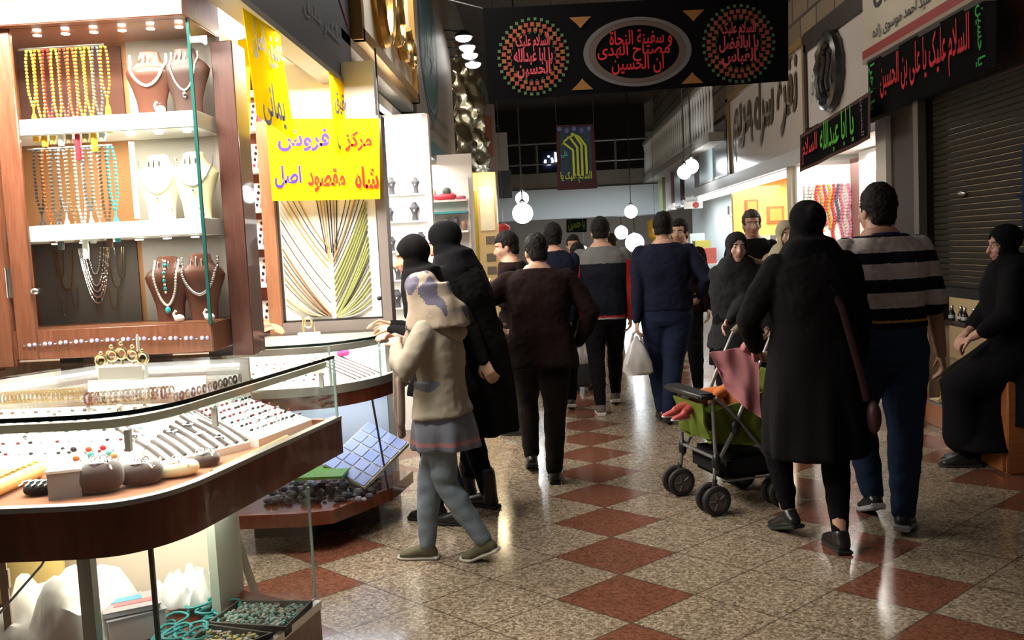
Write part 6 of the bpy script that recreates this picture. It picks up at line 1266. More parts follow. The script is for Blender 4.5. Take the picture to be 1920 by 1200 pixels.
h.body(); h.trousers(BLK, .014, .05); h.top(cloth_mat('tan', (0.26, 0.18, 0.12)), .022, -.08, .97, .036, 'coat', .008, flare=.02); h.scarf(cloth_mat('pale_khaki', (0.36, 0.32, 0.22)), True, .15, .6); h.shoes(BSHOE, SOLEB)
# ---- woman in black with the maroon bag strap
h = Human('woman in long black coat and black headscarf, seen from behind, by the pushchair handle', (1.27, 4.38, 0), 4, 1.66, 'f', 1.12, {'L': (1.15, 4.52, 20, .05), 'R': (1.325, 4.27, 2, 0)}, {'L': (1.05, 4.60, .93), 'R': (1.52, 4.52, .82)}, lean=3, head=(4, -4, 0), skinc=WSK, elbow={'L': (-1, -.8, 0)}, pelvis=(1.28, 4.40), vox=.0065, curl=.7)
h.body(); h.trousers(BLK, .010, .040, to=.96); h.top(BLK2, .026, -.04, .92, .045, 'coat_bodice', .009); h.skirt(BLK2, .435, .235, .225, .18, 'coat_skirt', .030, 7, .014); h.scarf(BLK, True, .17, .85, 1.02); h.shoes(BSHOE, SOLEB)
COATW = h
st = []
for q, (x, y, z) in enumerate(((.03, -.115, .27), (.0, -.150, .235), (.07, -.170, .16), (.115, -.170, .05), (.15, -.17, -.04), (.175, -.165, -.11))): st.append(h.p0+h.px*x*1.0+h.up*z*h.H*1.0+h.py*(y*h.H/1.66-.005))
o = obj('bag_strap', MB().tube(st, [(.016, .004)]*6, 8, hint=tuple(h.px)), mat('maroon_leather', (0.045, 0.012, 0.016), .5), h.root, local=True, label='maroon shoulder strap across the back')
q = st[-1]; obj('shoulder_bag', MB().ell(q+np.array([.03, .0, -.08]), (.035, .04, .08)), mat('maroon_leather'), h.root, local=True)
# ---- striped polo
h = Human('tall man in navy and white striped polo shirt and blue jeans walking away', (1.72, 4.64, 0), 3, 1.715, 'm', 1.10, {'R': (1.735, 4.50, -28, .02), 'L': (1.66, 4.76, 0, .06)}, {'R': (2.02, 4.72, .83), 'L': (1.50, 4.74, .86)}, lean=3, head=(14, 2, 0), pelvis=(1.71, 4.66), vox=.0065, skinc=(0.36, 0.19, 0.125))
h.body(); h.trousers(cloth_mat('mid_denim', (0.018, 0.030, 0.066)), .024, .060, 'jeans')
def strp(c):
    z = c[:, 2]; a = np.zeros(len(c), int)
    for z0, z1 in ((1.385, 1.46), (1.25, 1.33), (1.11, 1.185)): a[(z > z0) & (z < z1)] = 1
    a[(z > 1.035) & (z < 1.05)] = 2; return a
h.top([cloth_mat('polo_navy', (0.007, 0.008, 0.018)), cloth_mat('polo_white', (0.42, 0.36, 0.34)), cloth_mat('polo_gold', (0.40, 0.20, 0.03))], .022, .02, 0, None, 'polo_shirt', .007, fn=strp, vox=.0055, extra=[h.tshirt_sleeve(q, .018) for q in 'LR'])
me = fuse([tube_geo([h.nb+h.up*.012+h.sx*.068*math.cos(a)+h.sy*(.066*math.sin(a)-.004) for a in np.linspace(0, 2*PI, 21)[:-1]], [(.014, .030)]*20, 8, True)], .006, 2); h.child('collar', me, cloth_mat('polo_collar', (0.02, 0.018, 0.06)))
h.hair(HAIRB, low=-.045, top=.02); h.shoes(BSHOE, mat('grey_white_sole', (0.45, 0.45, 0.48), .6), 'sneaker')
# ---- seated woman in the chador
h = Human('woman in a black chador sitting on the orange bench at the right edge', (2.84, 5.62, 0), 62, 1.65, 'f', 1.05, {'L': (2.53, 5.66, 80, 0), 'R': (2.60, 5.78, 62, 0)}, {'L': (2.54, 5.50, .83), 'R': (2.56, 5.62, .84)}, lean=4, head=(28, -4, 0), seat=.63, pelvis=(2.88, 5.62), skinc=(0.42, 0.22, 0.16), curl=.8, elbow={'L': (-1, -.6, -.5), 'R': (1, -.3, -.6)})
h.body(); h.trousers(BLK, .02, .06)
ps = [h.torso(.06, -.075, .318), h.torso(.03)]+[capsule([h.leg[q][0], h.leg[q][1]+np.array([0, .02, .02]), (h.leg[q][1]*.35+h.leg[q][2]*.65)], [.17, .13, .14], 16, hint=(1, 0, 0)) for q in 'LR']
km = (h.leg['L'][1]+h.leg['R'][1])/2; ps.append(loft([((h.leg['L'][2]+h.leg['R'][2])/2*np.array([1, 1, 0])+np.array([0, -.10, .13]), np.array([1, 0, 0.]), np.array([0, 1., 0]), .24, .22), (km+np.array([0, -.10, -.12]), np.array([1, 0, 0.]), np.array([0, 1., 0]), .19, .17), (km+np.array([0, -.12, .01]), np.array([1, 0, 0.]), np.array([0, 1., 0]), .17, .16)]))
for q in 'LR': a, b, c = h.arm[q]; ps.append(capsule([a, b, b*.35+c*.65], [.09, .085, .06], 14, hint=(1, 0, 0)))
ps.append(loft([(h.p0*np.array([1, 1, 0])+np.array([0, -.08, .28]), np.array([1, 0, 0.]), np.array([0, 1., 0]), .27, .24), (h.p0+np.array([0, -.10, -.12]), np.array([1, 0, 0.]), np.array([0, 1., 0]), .25, .23), (h.p0+np.array([0, -.03, .10]), np.array([1, 0, 0.]), np.array([0, 1., 0]), .23, .22), (h.p0+h.up*.25*h.H, h.sx, h.sy, .25, .19), (h.nb+h.up*.02, h.sx, h.sy, .15, .13)]))
me = fuse(ps, .012, 6); wrinkle(me, .02, 6, 2.2, None, .4); h.child('chador', me, BLK); h.scarf(BLK, True, .16, .6, 1.15, name='chador_hood'); h.shoes(BSHOE, SOLEB)
# glasses
gl = MB()
for sg in (-1, 1):
    gl.tube([h.hp((sg*.031+.019*math.cos(a), .094, .000+.015*math.sin(a))) for a in np.linspace(0, 2*PI, 15)[:-1]], .0015*h.hk, 5, closed=True); gl.tube([h.hp((sg*.050, .092, .004)), h.hp((sg*.075, .0, .006))], .0015*h.hk, 5)
gl.tube([h.hp((-.012, .097, .003)), h.hp((.012, .097, .003))], .0015*h.hk, 5); obj('spectacles', gl, GUNMETAL, h.root, local=True)
# ---- stallkeeper mostly behind the showcase, arm out over the second counter
h = Human('stallkeeper mostly hidden behind the showcase reaching a bare arm over the counter', (-1.98, 4.98, 0), -75, 1.60, 'm', 1.0, None, {'R': (-1.63, 4.86, 1.16), 'L': (-1.60, 5.08, 1.12)}, 6, vox=.009, skinc=(0.62, 0.30, 0.16), elbow={'R': (1, -.2, -1), 'L': (-1, -.2, -1)})
h.body(); h.trousers(BLK, .016, .05); h.top(cloth_mat('pale_grey'), .02, -.04, 0, None, 'shirt', .006, extra=[h.tshirt_sleeve(q, .016) for q in 'LR']); h.hair(HAIRB); h.shoes(BSHOE, SOLEB)
# ================================================================== PUSHCHAIR AND BAGS
fw = _n((-.955, -.297, 0)); sv = np.array([-fw[1], fw[0], 0.0]); c0 = np.array([.79, 5.08, 0.0])   # front axle centre; sv points to the camera side
if sv[1] > 0: sv = -sv
def S(f_, s_, z): return c0+fw*f_+sv*s_+np.array([0, 0, z])
t = thing('pushchair', 'folding pushchair with green fabric seat, grey tubes and twin dark wheels', 'pushchair', tuple(c0+fw*-.2))
TUBE = mat('grey_tube', (0.24, 0.23, 0.22), .35, .6); GRN = cloth_mat('olive_green', (0.115, 0.15, 0.022)); GRN2 = cloth_mat('bottle_green', (0.035, 0.09, 0.022)); TYRE = mat('rubber_tyre', (0.018, 0.014, 0.014), .7); HUB = mat('wheel_hub', (0.11, 0.09, 0.08), .5)
for f_, s_ in ((0, .215), (0, -.215), (-.40, .215), (-.40, -.215)):
    for d in (-.042, .042):
        c = S(f_, s_+d, .082); ring = [c+.066*(fw*math.cos(a)+np.array([0, 0, 1])*math.sin(a)) for a in np.linspace(0, 2*PI, 25)[:-1]]
        wo = obj('wheel', MB().tube(ring, [(.016, .019)]*24, 8, closed=True, hint=tuple(sv)), TYRE, t)
        hb_ = MB().tube([c-sv*.012, c+sv*.012], [.056, .056], 20)
        for q in range(5): a = 2*PI*q/5; hb_.tube([c+sv*.014+.012*(fw*math.cos(a)+np.array([0, 0, 1])*math.sin(a)), c+sv*.014+.05*(fw*math.cos(a)+np.array([0, 0, 1])*math.sin(a))], .006, 5)
        obj('hub', hb_, HUB, wo)
    obj('wheel_fork', MB().tube([S(f_, s_-.05, .082), S(f_, s_+.05, .082)], .008).tube([S(f_, s_, .082), S(f_-.015, s_, .19)], .014), GUNMETAL, t)
for sg in (.205, -.205):
    obj('frame_tube', MB().tube([S(-.015, sg, .18), S(-.03, sg, .30), S(-.02, sg, .62)], .011), TUBE, t)
    obj('frame_tube', MB().tube([S(-.40, sg, .18), S(-.30, sg, .34), S(-.12, sg, .56), S(-.04, sg, .63)], .011), TUBE, t)
    obj('handle_tube', MB().tube([S(-.02, sg, .24), S(-.13, sg, .42), S(-.26, sg, .70), S(-.38, sg, .93), S(-.46, sg, 1.0)], .012), TUBE, t)
    obj('handle_grip', MB().tube([S(-.38, sg, .935), S(-.48, sg, 1.01)], [.02, .021], 12), mat('mottled_grip', (0.22, 0.19, 0.12), .8, noise_amt=.5, nscale=60), t)
    obj('joint', MB().ell(S(-.15, sg, .46), (.03, .03, .045)), BLACK, t); obj('joint', MB().ell(S(-.03, sg, .28), (.025, .025, .05)), BLACK, t)
obj('cross_tube', MB().tube([S(-.03, -.205, .3), S(-.03, .205, .3)], .01), TUBE, t); obj('cross_tube', MB().tube([S(-.36, -.205, .30), S(-.36, .205, .30)], .01), TUBE, t)
obj('front_tray', MB().obox(S(.02, 0, .645), (fw, sv, np.array([0, 0, 1.])), (.05, .23, .018)), BLACK, t, bevel=.012)
def panel(name, pts, m, th=.012, amp=.012, sd=1.0):
    n = 12; a, b, c, d = [np.array(q) for q in pts]; nr = _n(np.cross(b-a, d-a)); v = []
    for s_ in (0, 1):
        for j in range(n+1):
            for i in range(n+1):
                u, w_ = i/n, j/n; p = (a*(1-u)+b*u)*(1-w_)+(d*(1-u)+c*u)*w_
                v.append(p+nr*(amp*noise.noise(Vector((p[0]*14+sd, p[1]*14, p[2]*9)))*2-th*s_))
    k = (n+1)**2; f = [(j*(n+1)+i, j*(n+1)+i+1, (j+1)*(n+1)+i+1, (j+1)*(n+1)+i) for j in range(n) for i in range(n)]; f += [tuple(x+k for x in q[::-1]) for q in f]
    rim = [i for i in range(n+1)]+[(j+1)*(n+1)+n for j in range(n)]+[n*(n+1)+n-1-i for i in range(n)]+[(n-1-j)*(n+1) for j in range(n-1)]
    f += [(rim[i], rim[i]+k, rim[(i+1) % len(rim)]+k, rim[(i+1) % len(rim)]) for i in range(len(rim))]
    return obj(name, MB().add(v, f), m, t)
panel('seat_fabric', (S(-.02, -.18, .40), S(-.02, .18, .40), S(-.30, .18, .36), S(-.30, -.18, .36)), GRN)
panel('backrest_fabric', (S(-.30, -.18, .36), S(-.30, .18, .36), S(-.46, .18, .74), S(-.46, -.18, .74)), GRN)
panel('side_fabric', (S(-.04, .19, .38), S(-.32, .19, .34), S(-.44, .19, .66), S(-.04, .19, .56)), GRN, sd=4.0)
panel('side_fabric', (S(-.04, -.19, .38), S(-.32, -.19, .34), S(-.44, -.19, .66), S(-.04, -.19, .56)), GRN, sd=6.0)
panel('leg_fabric', (S(.0, -.18, .40), S(.0, .18, .40), S(.03, .17, .60), S(.03, -.17, .60)), GRN, sd=8.0)
panel('rear_fabric', (S(-.32, .2, .33), S(-.52, .17, .33), S(-.54, .17, .56), S(-.42, .2, .60)), GRN2, sd=9.0)
obj('basket', MB().obox(S(-.24, 0, .235), (fw, sv, np.array([0, 0, 1.])), (.17, .19, .07)), cloth_mat('black_net', (0.012, 0.012, 0.013)), t, bevel=.03)
obj('basket_wire', MB().tube([S(-.07, .195, .165), S(-.41, .195, .165)], .006), TUBE, t)
# child in the pushchair
h = Human('small child sitting in the green pushchair, mostly hidden by its fabric', tuple(S(-.20, 0, .0)), math.degrees(math.atan2(-fw[0], fw[1])), .80, 'f', 1.1, {'L': (*S(.10, -.06, 0)[:2], math.degrees(math.atan2(-fw[0], fw[1])), 0, .50), 'R': (*S(.10, .06, 0)[:2], math.degrees(math.atan2(-fw[0], fw[1])), 0, .50)}, {'R': tuple(S(-.06, .10, .60)), 'L': tuple(S(-.05, -.12, .60))}, lean=-22, head=(0, 20, 0), seat=.41, pelvis=tuple(S(-.22, 0, 0)[:2]), skinc=WSK, vox=.006, knees=(0, .3, 1))
h.body(); h.trousers(cloth_mat('child_red', (0.30, 0.06, 0.04)), .012, .05); h.top(cloth_mat('child_orange', (0.50, 0.15, 0.05)), .016, -.03, .95, .03, 'jumper', .005); h.hair(mat('child_cap', (0.36, 0.29, 0.19), .9), name='cap'); h.shoes(mat('red_shoe', (0.40, 0.05, 0.05), .6), SOLEW)
tag(obj('baby_cloth', (lambda q: MB().add(*ell_geo(q, (.05, .05, .03))))(S(-.10, .05, .54)), cloth_mat('lime', (0.20, 0.38, 0.05)), at=S(-.10, .05, .51)), 'small lime green cloth tucked beside the child', 'cloth')
# pink blanket over the handle, held by the woman
def bagmesh(name, label, cat, gripp, w_, d_, hgt, m, yawd, seed, slack=.35, group=None, print_=None):
    a = R(yawd); x = np.array([math.cos(a), math.sin(a), 0]); y = np.array([-math.sin(a), math.cos(a), 0]); g_ = np.array(gripp, float); rings = []
    o = thing(name, label, cat, tuple(g_-[0, 0, hgt]), group)
    for f_, k in ((1.0, .55), (.93, .92), (.7, 1.0), (.45, .85), (.25, .55), (.12, .25), (.02, .10)): rings.append((g_-np.array([0, 0, hgt*f_]), x, y, w_*k, d_*k))
    v, f = loft(rings, 28); v = [p+np.array([noise.noise(Vector((p[0]*11+seed, p[1]*11, p[2]*8))), noise.noise(Vector((p[0]*11, p[1]*11+seed, p[2]*8))), 0])*.05*min(1, (g_[2]-p[2])/hgt*1.6) for p in v]
    obj('bag_body', MB().add(v, f), m, o)
    obj('handle', MB().tube([g_+x*.05-[0, 0, .07], g_+x*.025+[0, 0, .015], g_+[0, 0, .03], g_-x*.025+[0, 0, .015], g_-x*.05-[0, 0, .07]], [(.012, .004)]*5, 6), m, o)
    return o
m_ = mat('thin_white_plastic', (0.55, 0.53, 0.52), .35); 
bagmesh('plastic_bag', 'greyish white plastic bag held in the left hand by the baseball-jacket man', 'bag', (.31, 8.12, .79), .115, .07, .36, m_, 25, 1.0)
bagmesh('plastic_bag', 'white plastic bag hanging from the left hand of the man in navy and jeans', 'bag', (.725, 7.47, .73), .105, .08, .33, m_, 10, 5.0)
bagmesh('carrier_bag', 'black bag standing low behind the greyish white plastic bag', 'bag', (.33, 9.1, .52), .16, .09, .45, mat('black_bag', (.01, .01, .012), .5), 20, 7.0)
a = np.array([1.035, 4.66, .955])
mb = MB(); n = 20; v = []
for s_ in (0, 1):
    for j in range(n+1):
        for i in range(n+1):
            u, w_ = i/n, j/n; top_ = np.array([.83+.235*u, 4.72-.06*u, .905+.035*u]); drop = (.12+.26*u**.6)*w_
            p = top_+np.array([.06*w_*(1-u)*.8+.01*w_, .02*math.sin(u*9)*w_, -drop]); p = p+np.array([0, 1, 0])*(.025*noise.noise(Vector((u*4, w_*2.5, .3)))-.01*s_); v.append(p)
k = (n+1)**2; f = [(j*(n+1)+i, j*(n+1)+i+1, (j+1)*(n+1)+i+1, (j+1)*(n+1)+i) for j in range(n) for i in range(n)]; f += [tuple(x+k for x in q[::-1]) for q in f]
rim = [i for i in range(n+1)]+[(j+1)*(n+1)+n for j in range(n)]+[n*(n+1)+n-1-i for i in range(n)]+[(n-1-j)*(n+1) for j in range(n-1)]
f += [(rim[i], rim[i]+k, rim[(i+1) % len(rim)]+k, rim[(i+1) % len(rim)]) for i in range(len(rim))]
mb.add(v, f); mb.add(*capsule([(1.0, 4.66, .93), (1.03, 4.64, .97), (1.055, 4.62, .93), (1.06, 4.64, .88)], [(.03, .02), (.045, .03), (.05, .03), (.04, .02)], 10))
tag(obj('blanket', mb, cloth_mat('dusty_pink', (0.42, 0.17, 0.185)), at=(1.0, 4.68, .6)), 'dusty pink blanket draped from the pushchair handle under the hand of the coat woman', 'blanket')
# ================================================================== RIGHT SHOPS
t = thing('bench', 'orange wooden bench block under the woman in the chador', 'bench', (2.85, 5.5, 0))
obj('seat_block', MB().box((2.70, 5.42, 0), (3.02, 5.95, .60)), ORWOOD, t, bevel=.006); obj('front_panel', MB().box((2.68, 5.44, .02), (2.70, 5.93, .18)), wood('bright_orange_panel', (0.36, 0.11, 0.03), (0.44, 0.14, 0.04), .4), t)
t = thing('display_case', 'low lit wooden floor case of gold-coloured goods behind the striped polo', 'display case', (2.95, 6.7, 0))
obj('plinth', MB().box((2.88, 5.96, 0), (3.7, 7.42, .165)), ORWOOD, t, bevel=.004); obj('steel_edge', MB().box((2.875, 5.96, .165), (2.90, 7.42, .18)), STEEL, t); obj('deck', MB().box((2.9, 5.96, .165), (3.7, 7.42, .172)), mat('pale_deck', (.55, .48, .36), .5), t)
obj('shelf', MB().box((2.99, 5.96, .76), (3.7, 7.1, .785)), DKWOOD, t); obj('mirror_back', MB().box((3.6, 5.96, .17), (3.64, 7.42, 1.02)), mat('brown_glass', (.10, .05, .025), .1, .3), t)
rn2 = random.Random(3); CHM = mat('clear_goblet', (0.75, 0.70, 0.6), .1, .4)
proto = None
for k in range(9):
    c = (3.05+.02*(k % 2), 6.1+.105*k, .785); nm = ('first', 'second', 'third', 'fourth', 'fifth', 'sixth', 'seventh', 'eighth', 'ninth')[k]
    lab = f'small dark perfume bottle, {nm} from the near end of the case shelf'
    if proto is None:
        proto = thing('perfume_bottle', lab, 'bottle', c, 'bottles on the low case shelf'); obj('glass_body', MB().lathe([(.022, 0), (.024, .05), (.014, .075), (.009, .085)], c, 12), mat('dark_bottle', (.02, .02, .025), .1), proto); obj('silver_cap', MB().lathe([(.011, .085), (.012, .11), (.009, .115)], c, 12), SILVER, proto); obj('bottle_label', MB().lathe([(.0245, .02), (.0247, .045)], c, 12), mat('pale_label', (.5, .5, .48), .5), proto)
    else: dup(proto, c, 0, lab)
for k, (y, x, r_, hh, col, lab) in enumerate(((6.95, 3.0, .05, .16, GOLD, 'squat gold vase nearest the corner post in the low case'), (6.75, 3.05, .045, .24, GOLD, 'tall gold vase in the low case'), (6.55, 3.0, .06, .13, GOLD, 'wide gold bowl in the middle of the low case'), (6.4, 3.1, .04, .28, CHM, 'clear goblet in the low case'), (6.25, 3.0, .05, .2, GOLD, 'gold jug form near the seated woman'), (7.1, 3.1, .045, .22, mat('copper_red', (.45, .12, .05), .3, .6), 'copper-red vase at the back of the low case'), (6.65, 3.2, .06, .3, mat('copper_red'), 'tall copper-red vase behind the gold ones'), (6.85, 2.95, .05, .05, mat('olive_box', (.10, .11, .05), .6), 'flat olive dish at the front of the low case'))):
    tag(obj('vase', MB().lathe([(r_*.6, 0), (r_*.7, .05*hh), (r_, .35*hh), (r_*.8, .6*hh), (r_*.35, .8*hh), (r_*.55, hh)], (x, y, .172), 18), col, at=(x, y, .172)), lab, 'vase')
tag(obj('hanging_garment', MB().add(*capsule([(2.9, 5.52, 1.95), (2.9, 5.5, 1.7), (2.9, 5.5, 1.45)], [(.05, .14), (.05, .17), (.05, .17)], 14, hint=(1, 0, 0))).tube([(2.845, 5.38, 1.72), (2.84, 5.5, 1.62), (2.845, 5.64, 1.66)], .012), cloth_mat('dark_blue', (0.012, 0.022, 0.06)), at=(2.9, 5.5, 1.45)), 'dark blue garment hanging on the shutter at the right edge', 'garment')
bpy.data.objects['hanging_garment'].location.x += 0.03
# bright bead shop between the white post and the cream post
t = thing('display_rack', 'bright white bead wall panel in the right shop by the cream post', 'display panel', (2.95, 10.5, 0))
obj('panel', MB().box((2.9, 10.50, .9), (4.55, 10.58, 2.3)), mat('panel_bright_white'), t); obj('side_board', MB().box((3.5, 10.2, .9), (3.56, 10.5, 2.3)), mat('rosy_brown_board', (.25, .12, .10), .5), t)
obj('counter_block', MB().box((3.0, 8.0, 0), (3.35, 10.4, .9)), WHITE, t)
for k in range(12):
    x = 2.98+.045*k; col, nm = (((.75, .73, .7), 'pearl white'), ((.55, .53, .5), 'pale grey'), ((.7, .66, .55), 'ivory'), ((.62, .05, .03), 'red'), ((.65, .25, .03), 'orange'), ((.55, .06, .05), 'crimson'), ((.6, .3, .03), 'amber'), ((.6, .05, .04), 'scarlet'), ((.08, .10, .14), 'dark blue'), ((.6, .15, .2), 'pink'), ((.62, .5, .45), 'rosy'), ((.62, .2, .3), 'deep pink'))[k]
    mb = MB()
    n_ = (9, 7, 12, 14, 15, 13, 14, 26, 12, 28, 26, 30)[k]
    for j in range(n_): mb.ell((x+.012*math.sin(j*.7+k), 10.47, 2.02-.036*j), (.021, .014, .02), 6, 4)
    o = tag(obj('bead_strand', mb, mat('rbead_'+nm, col, .3), at=(x, 10.47, 2.03)), f'{nm} bead strand hanging on the bright right panel, column {("one", "two", "three", "four", "five", "six", "seven", "eight", "nine", "ten", "eleven", "twelve")[k]} from the aisle', 'bead strand', 'bead strands on the right panel')
for k, (y0, y1, z0, z1, col, nm) in enumerate(((9.0, 9.5, 1.75, 2.1, (.60, .10, .04), 'orange-red carpet-like bead square'), (8.75, 8.98, 1.75, 2.1, (.10, .12, .15), 'blue-grey bead square'), (9.0, 9.2, .95, 1.7, (.65, .15, .25), 'pink scarf hanging in a strip'), (9.25, 9.45, .95, 1.7, (.60, .22, .05), 'orange scarf hanging in a strip'))):
    tag(obj('hanging_cloth', MB().box((3.42, y0, z0), (3.45, y1, z1)), mat('rcloth_%d' % k, col, .8, noise_amt=.5, nscale=25), at=(3.43, y0, z0)), nm+' in the bright right shop', 'cloth')
obj_b = thing('display_board', 'white goods board behind the hanging cloths in the bright right shop', 'board', (3.5, 9.0, .9))
obj('board', MB().box((3.46, 8.02, .9), (3.52, 10.1, 2.34)), mat('panel_bright_white'), obj_b)
obj('metal_frame', MB().box((3.44, 8.05, 1.85), (3.46, 8.6, 1.87)).box((3.44, 8.05, 1.1), (3.46, 8.07, 1.87)), GUNMETAL, obj_b)
obj('inner_frame', MB().box((3.44, 8.12, 1.68), (3.46, 8.5, 1.71)), GUNMETAL, obj_b)
for q in range(5): obj('frame_bar', MB().box((3.44, 8.14+.08*q, 1.2), (3.455, 8.155+.08*q, 1.7)), GUNMETAL, obj_b)
# orange shop further on, with its white light strip
t = thing('light_strip', 'long white light strip under the calligraphy sign ledge', 'light strip', (2.9, 13.8, 2.2)); obj('tube', MB().box((2.90, 10.85, 2.18), (2.98, 17.0, 2.25)), glow('strip_white', (1, .97, .93), 7), t)
obj('housing', MB().box((2.89, 10.85, 2.25), (3.0, 17.0, 2.27)), WHITE, t)
t = thing('shop_counter', 'pale counter block along the orange shop on the right', 'counter', (3.3, 12.5, 0)); obj('block', MB().box((2.95, 10.9, 0), (3.4, 14.1, .95)), mat('pale_counter', (.7, .66, .58), .4), t); obj('top', MB().box((2.92, 10.88, .95), (3.42, 14.12, .98)), WHITE, t)
for k in range(7):
    y = 11.2+.42*k; col = ((.55, .16, .03), (.5, .24, .06), (.7, .66, .6), (.45, .08, .03), (.62, .4, .12), (.35, .5, .55), (.75, .72, .7))[k % 7]
    w_ = .16; o = thing('goods_box', ('orange', 'tan', 'white', 'dark red', 'amber', 'pale blue', 'cream')[k % 7]+' goods box standing on the pale right counter', 'box', (3.1, y, .98), 'goods on the right counter')
    obj('carton', MB().box((3.0, y-w_, .98), (3.3, y+w_, 1.25+.12*(k % 3))), mat('carton_%d' % (k % 7), col, .6), o); obj('carton_front', MB().box((2.995, y-w_*.7, 1.03), (3.0, y+w_*.7, 1.15)), WHITE if k % 2 else mat('carton_1', (.5, .24, .06), .6), o)
for k, (y, z, w_) in enumerate(((3.22, 1.95, .10), (3.58, 1.80, .13), (3.9, 1.75, .12))):
    o = thing('picture_frame', ('small amber picture nearest the aisle', 'middle amber picture', 'amber picture deepest inside')[k]+' on the warm end wall of the orange shop', 'picture', (y, 14.18, z)); obj('frame', MB().box((y-w_, 14.17, z-w_), (y+w_, 14.2, z+w_)), BRNWOOD, o); obj('canvas', MB().box((y-w_*.7, 14.16, z-w_*.7), (y+w_*.7, 14.17, z+w_*.7)), mat('amber_canvas', (.5, .28, .08), .6), o)
area('orange_shop_light', (3.8, 12.8, 2.3), (.8, 2.2), 60, (1, .72, .36))
# shop beyond: cool white panels, dark pillars, small signs
for k, (y, z0, z1, w_, col, nm) in enumerate(((14.6, 2.48, 3.3, 1.0, (.05, .045, .05), 'black sign board beyond the calligraphy sign'), (16.0, 2.48, 3.35, 1.3, (.24, .28, .29), 'grey-green sign board above the cool white shop'), (17.8, 2.36, 3.3, 1.2, (.30, .28, .30), 'pale grey sign board further along the right'), (19.4, 2.2, 3.2, .8, (.07, .06, .06), 'dark hanging sign far along the right'), (20.8, 2.2, 3.1, .9, (.30, .22, .20), 'pinkish sign far along the right'), (22.2, 2.1, 3.0, .8, (.22, .25, .12), 'greenish sign last before the bridge on the right'))):
    t = thing('shop_sign', nm, 'sign', (2.9, y, z0)); obj('board', MB().box((2.86, y-w_/2, z0), (2.96, y+w_/2, z1)), mat('rsign_%d' % k, col, .3), t); obj('lower_edge', MB().box((2.85, y-w_/2, z0-.04), (2.97, y+w_/2, z0)), mat('grey_ledge'), t)
t = thing('shop_sign', 'small white sign with a red dot low among the far right shops', 'sign', (2.75, 17.0, 2.0)); obj('board', MB().box((2.62, 17.0, 2.05), (2.96, 17.04, 2.18)), WHITE, t); obj('bracket', MB().box((2.88, 17.01, 2.17), (2.94, 17.03, 2.27)), WHITE, t); disc((2.84, 16.995, 2.115), XD, UD, .06, .06, mat('sign_red'), 'red_dot', t)
struct('wall_right_far_shops', MB().box((3.9, 14.3, 0), (4.0, 24, 2.36)), mat('cool_white_goods', (.74, .80, .80), .5))
gp = {}
for r_ in range(3):
    for k in range(22):
        y = 14.5+.2*k; c_ = random.Random(r_*50+k*7).randrange(6); nm, col = (('white', (.8, .8, .78)), ('teal', (.15, .42, .40)), ('red', (.5, .08, .06)), ('black', (.04, .04, .05)), ('pale green', (.45, .62, .5)), ('orange', (.6, .28, .06)))[c_]
        if r_ == 0 and k % 2: continue
        mb = MB().box((3.78, y, 1.1+.42*r_), (3.88, y+.13, 1.28+.42*r_+.03*(k % 4)))
        lab = nm+' packet on the shelves of the cool white shop far on the right'
        if nm in gp: dup(gp[nm], (3.83, y+.06, 1.1+.42*r_), None, None)
        else: gp[nm] = tag(obj('goods_packet', mb, mat('packet_'+nm, col, .5), at=(3.83, y+.06, 1.1+.42*r_), bevel=.006), lab, 'packet', 'packets in the cool white shop')
for r_ in range(3): tag(obj('wall_shelf', MB().box((3.74, 14.35, 1.07+.42*r_), (3.9, 19.0, 1.1+.42*r_)), WHITE, at=(3.82, 16, 1.07+.42*r_)), ('lowest', 'middle', 'topmost')[r_]+' white shelf of the cool white shop far on the right', 'shelf')
t = thing('shop_counter', 'glass-white counter along the far right shops', 'counter', (3.2, 19, 0)); obj('block', MB().box((2.95, 17.3, 0), (3.4, 23.8, 1.0)), mat('cool_counter', (.62, .68, .7), .4), t)
for k in range(10):
    y = 17.6+.6*k; o = tag(obj('goods_stack', MB().box((3.0, y, 1.0), (3.3, y+.34, 1.3+.15*(k % 3))), mat('far_goods_%d' % (k % 5), ((.5, .1, .08), (.55, .5, .1), (.6, .65, .65), (.1, .35, .3), (.3, .3, .4))[k % 5], .6), at=(3.1, y, 1.0)), ('red', 'yellow', 'white', 'teal', 'slate')[k % 5]+' stack of goods on the '+('near' if k < 5 else 'far')+' half of the far right counter', 'goods')
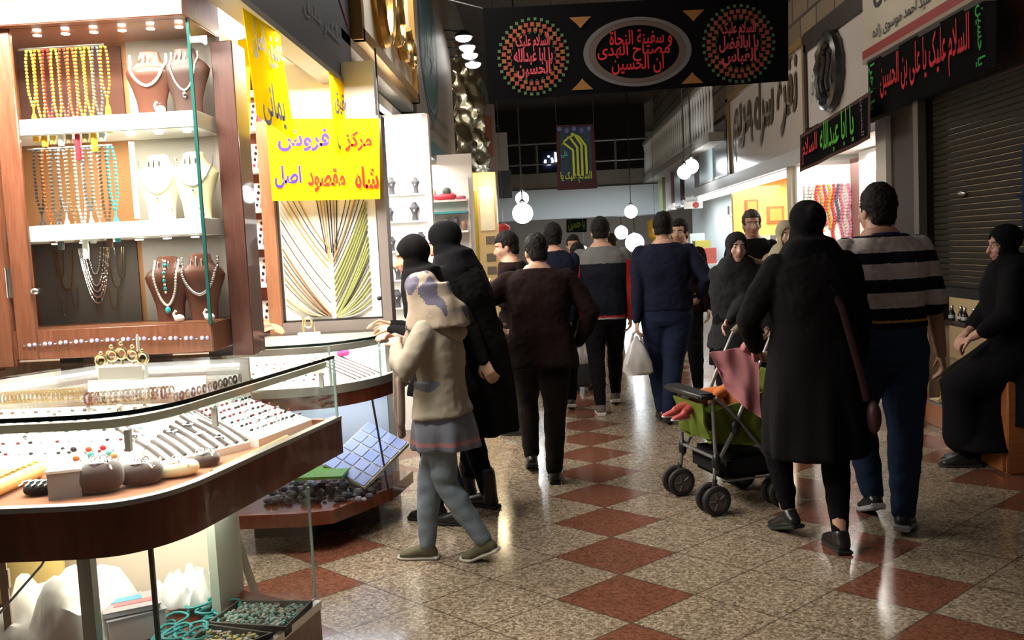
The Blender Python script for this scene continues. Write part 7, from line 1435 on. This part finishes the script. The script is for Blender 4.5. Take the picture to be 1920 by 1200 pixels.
# round globe lamps
for k, (x, y, Yq, r_, lab) in enumerate(((979, 372, 15.0, .11, 'upper round white lamp at the end of the left stalls'), (980, 400, 14.6, .165, 'larger round white lamp at the end of the left stalls'), (1183, 397, 22.5, .16, 'round white lamp before the far bridge'), (1296, 312, 15.6, .125, 'upper white lamp on the grey-green right sign'), (1283, 323, 15.25, .115, 'lower white lamp on the grey-green right sign'), (1165, 436, 30, .22, 'round white light beyond the bridge, beside the small banner'), (1190, 455, 29, .3, 'largest round white light beyond the bridge'), (1095, 468, 31, .12, 'small white light beyond the bridge behind the baseball jacket'))):
    c = P(x, y, Y=Yq); t = thing('globe_lamp', lab, 'lamp', tuple(c), 'round white lamps'); obj('globe', MB().ell(c, r_, 18, 12), glow('globe_white', (.93, .98, 1), 9), t); obj('holder', MB().lathe([(.03, r_*.9), (.05, r_+.03), (.02, r_+.06)], tuple(c), 10).tube([c+[0, 0, r_+.05], (c[0], c[1], 5.5)], .012), GUNMETAL, t)
    point('globe_lamp_light', tuple(c+np.array([0, -r_-.12, -.05])), 9, LC, .1)
for nm, lab, (px_, py_, Yq), prof, col in (('red_lantern', 'red hanging cloth lantern beside the amber post', (943, 425, 14), [(.03, -.35), (.10, -.3), (.11, 0), (.03, .05)], (.5, .03, .03)), ('yellow_lantern', 'yellow balloon-like lantern behind the navy shirt', (1228, 425, 18), [(.03, -.3), (.14, -.2), (.15, .1), (.04, .16)], (.65, .40, .03))):
    c = P(px_, py_, Y=Yq); t = thing(nm, lab, 'lantern', tuple(c)); obj('lantern_body', MB().lathe(prof, tuple(c), 14), mat(nm, col, .6), t); obj('cord', MB().tube([c+[0, 0, .04], (c[0], c[1], 5.5)], .004, 5), BLACK, t)
# a few people far off, beyond the main group
for k, (x, y, lab, m_) in enumerate(((1.0, 13.5, 'distant man in black walking away toward the bridge', BLK), (1.75, 12.2, 'distant person in dark trousers by the bright right shop', CHAR), (.0, 14.5, 'distant person in dark brown near the globe lamps', DBROWN))):
    walker(lab, (x, y, 0), 0, 1.62, 'm', m_, HAIRB)
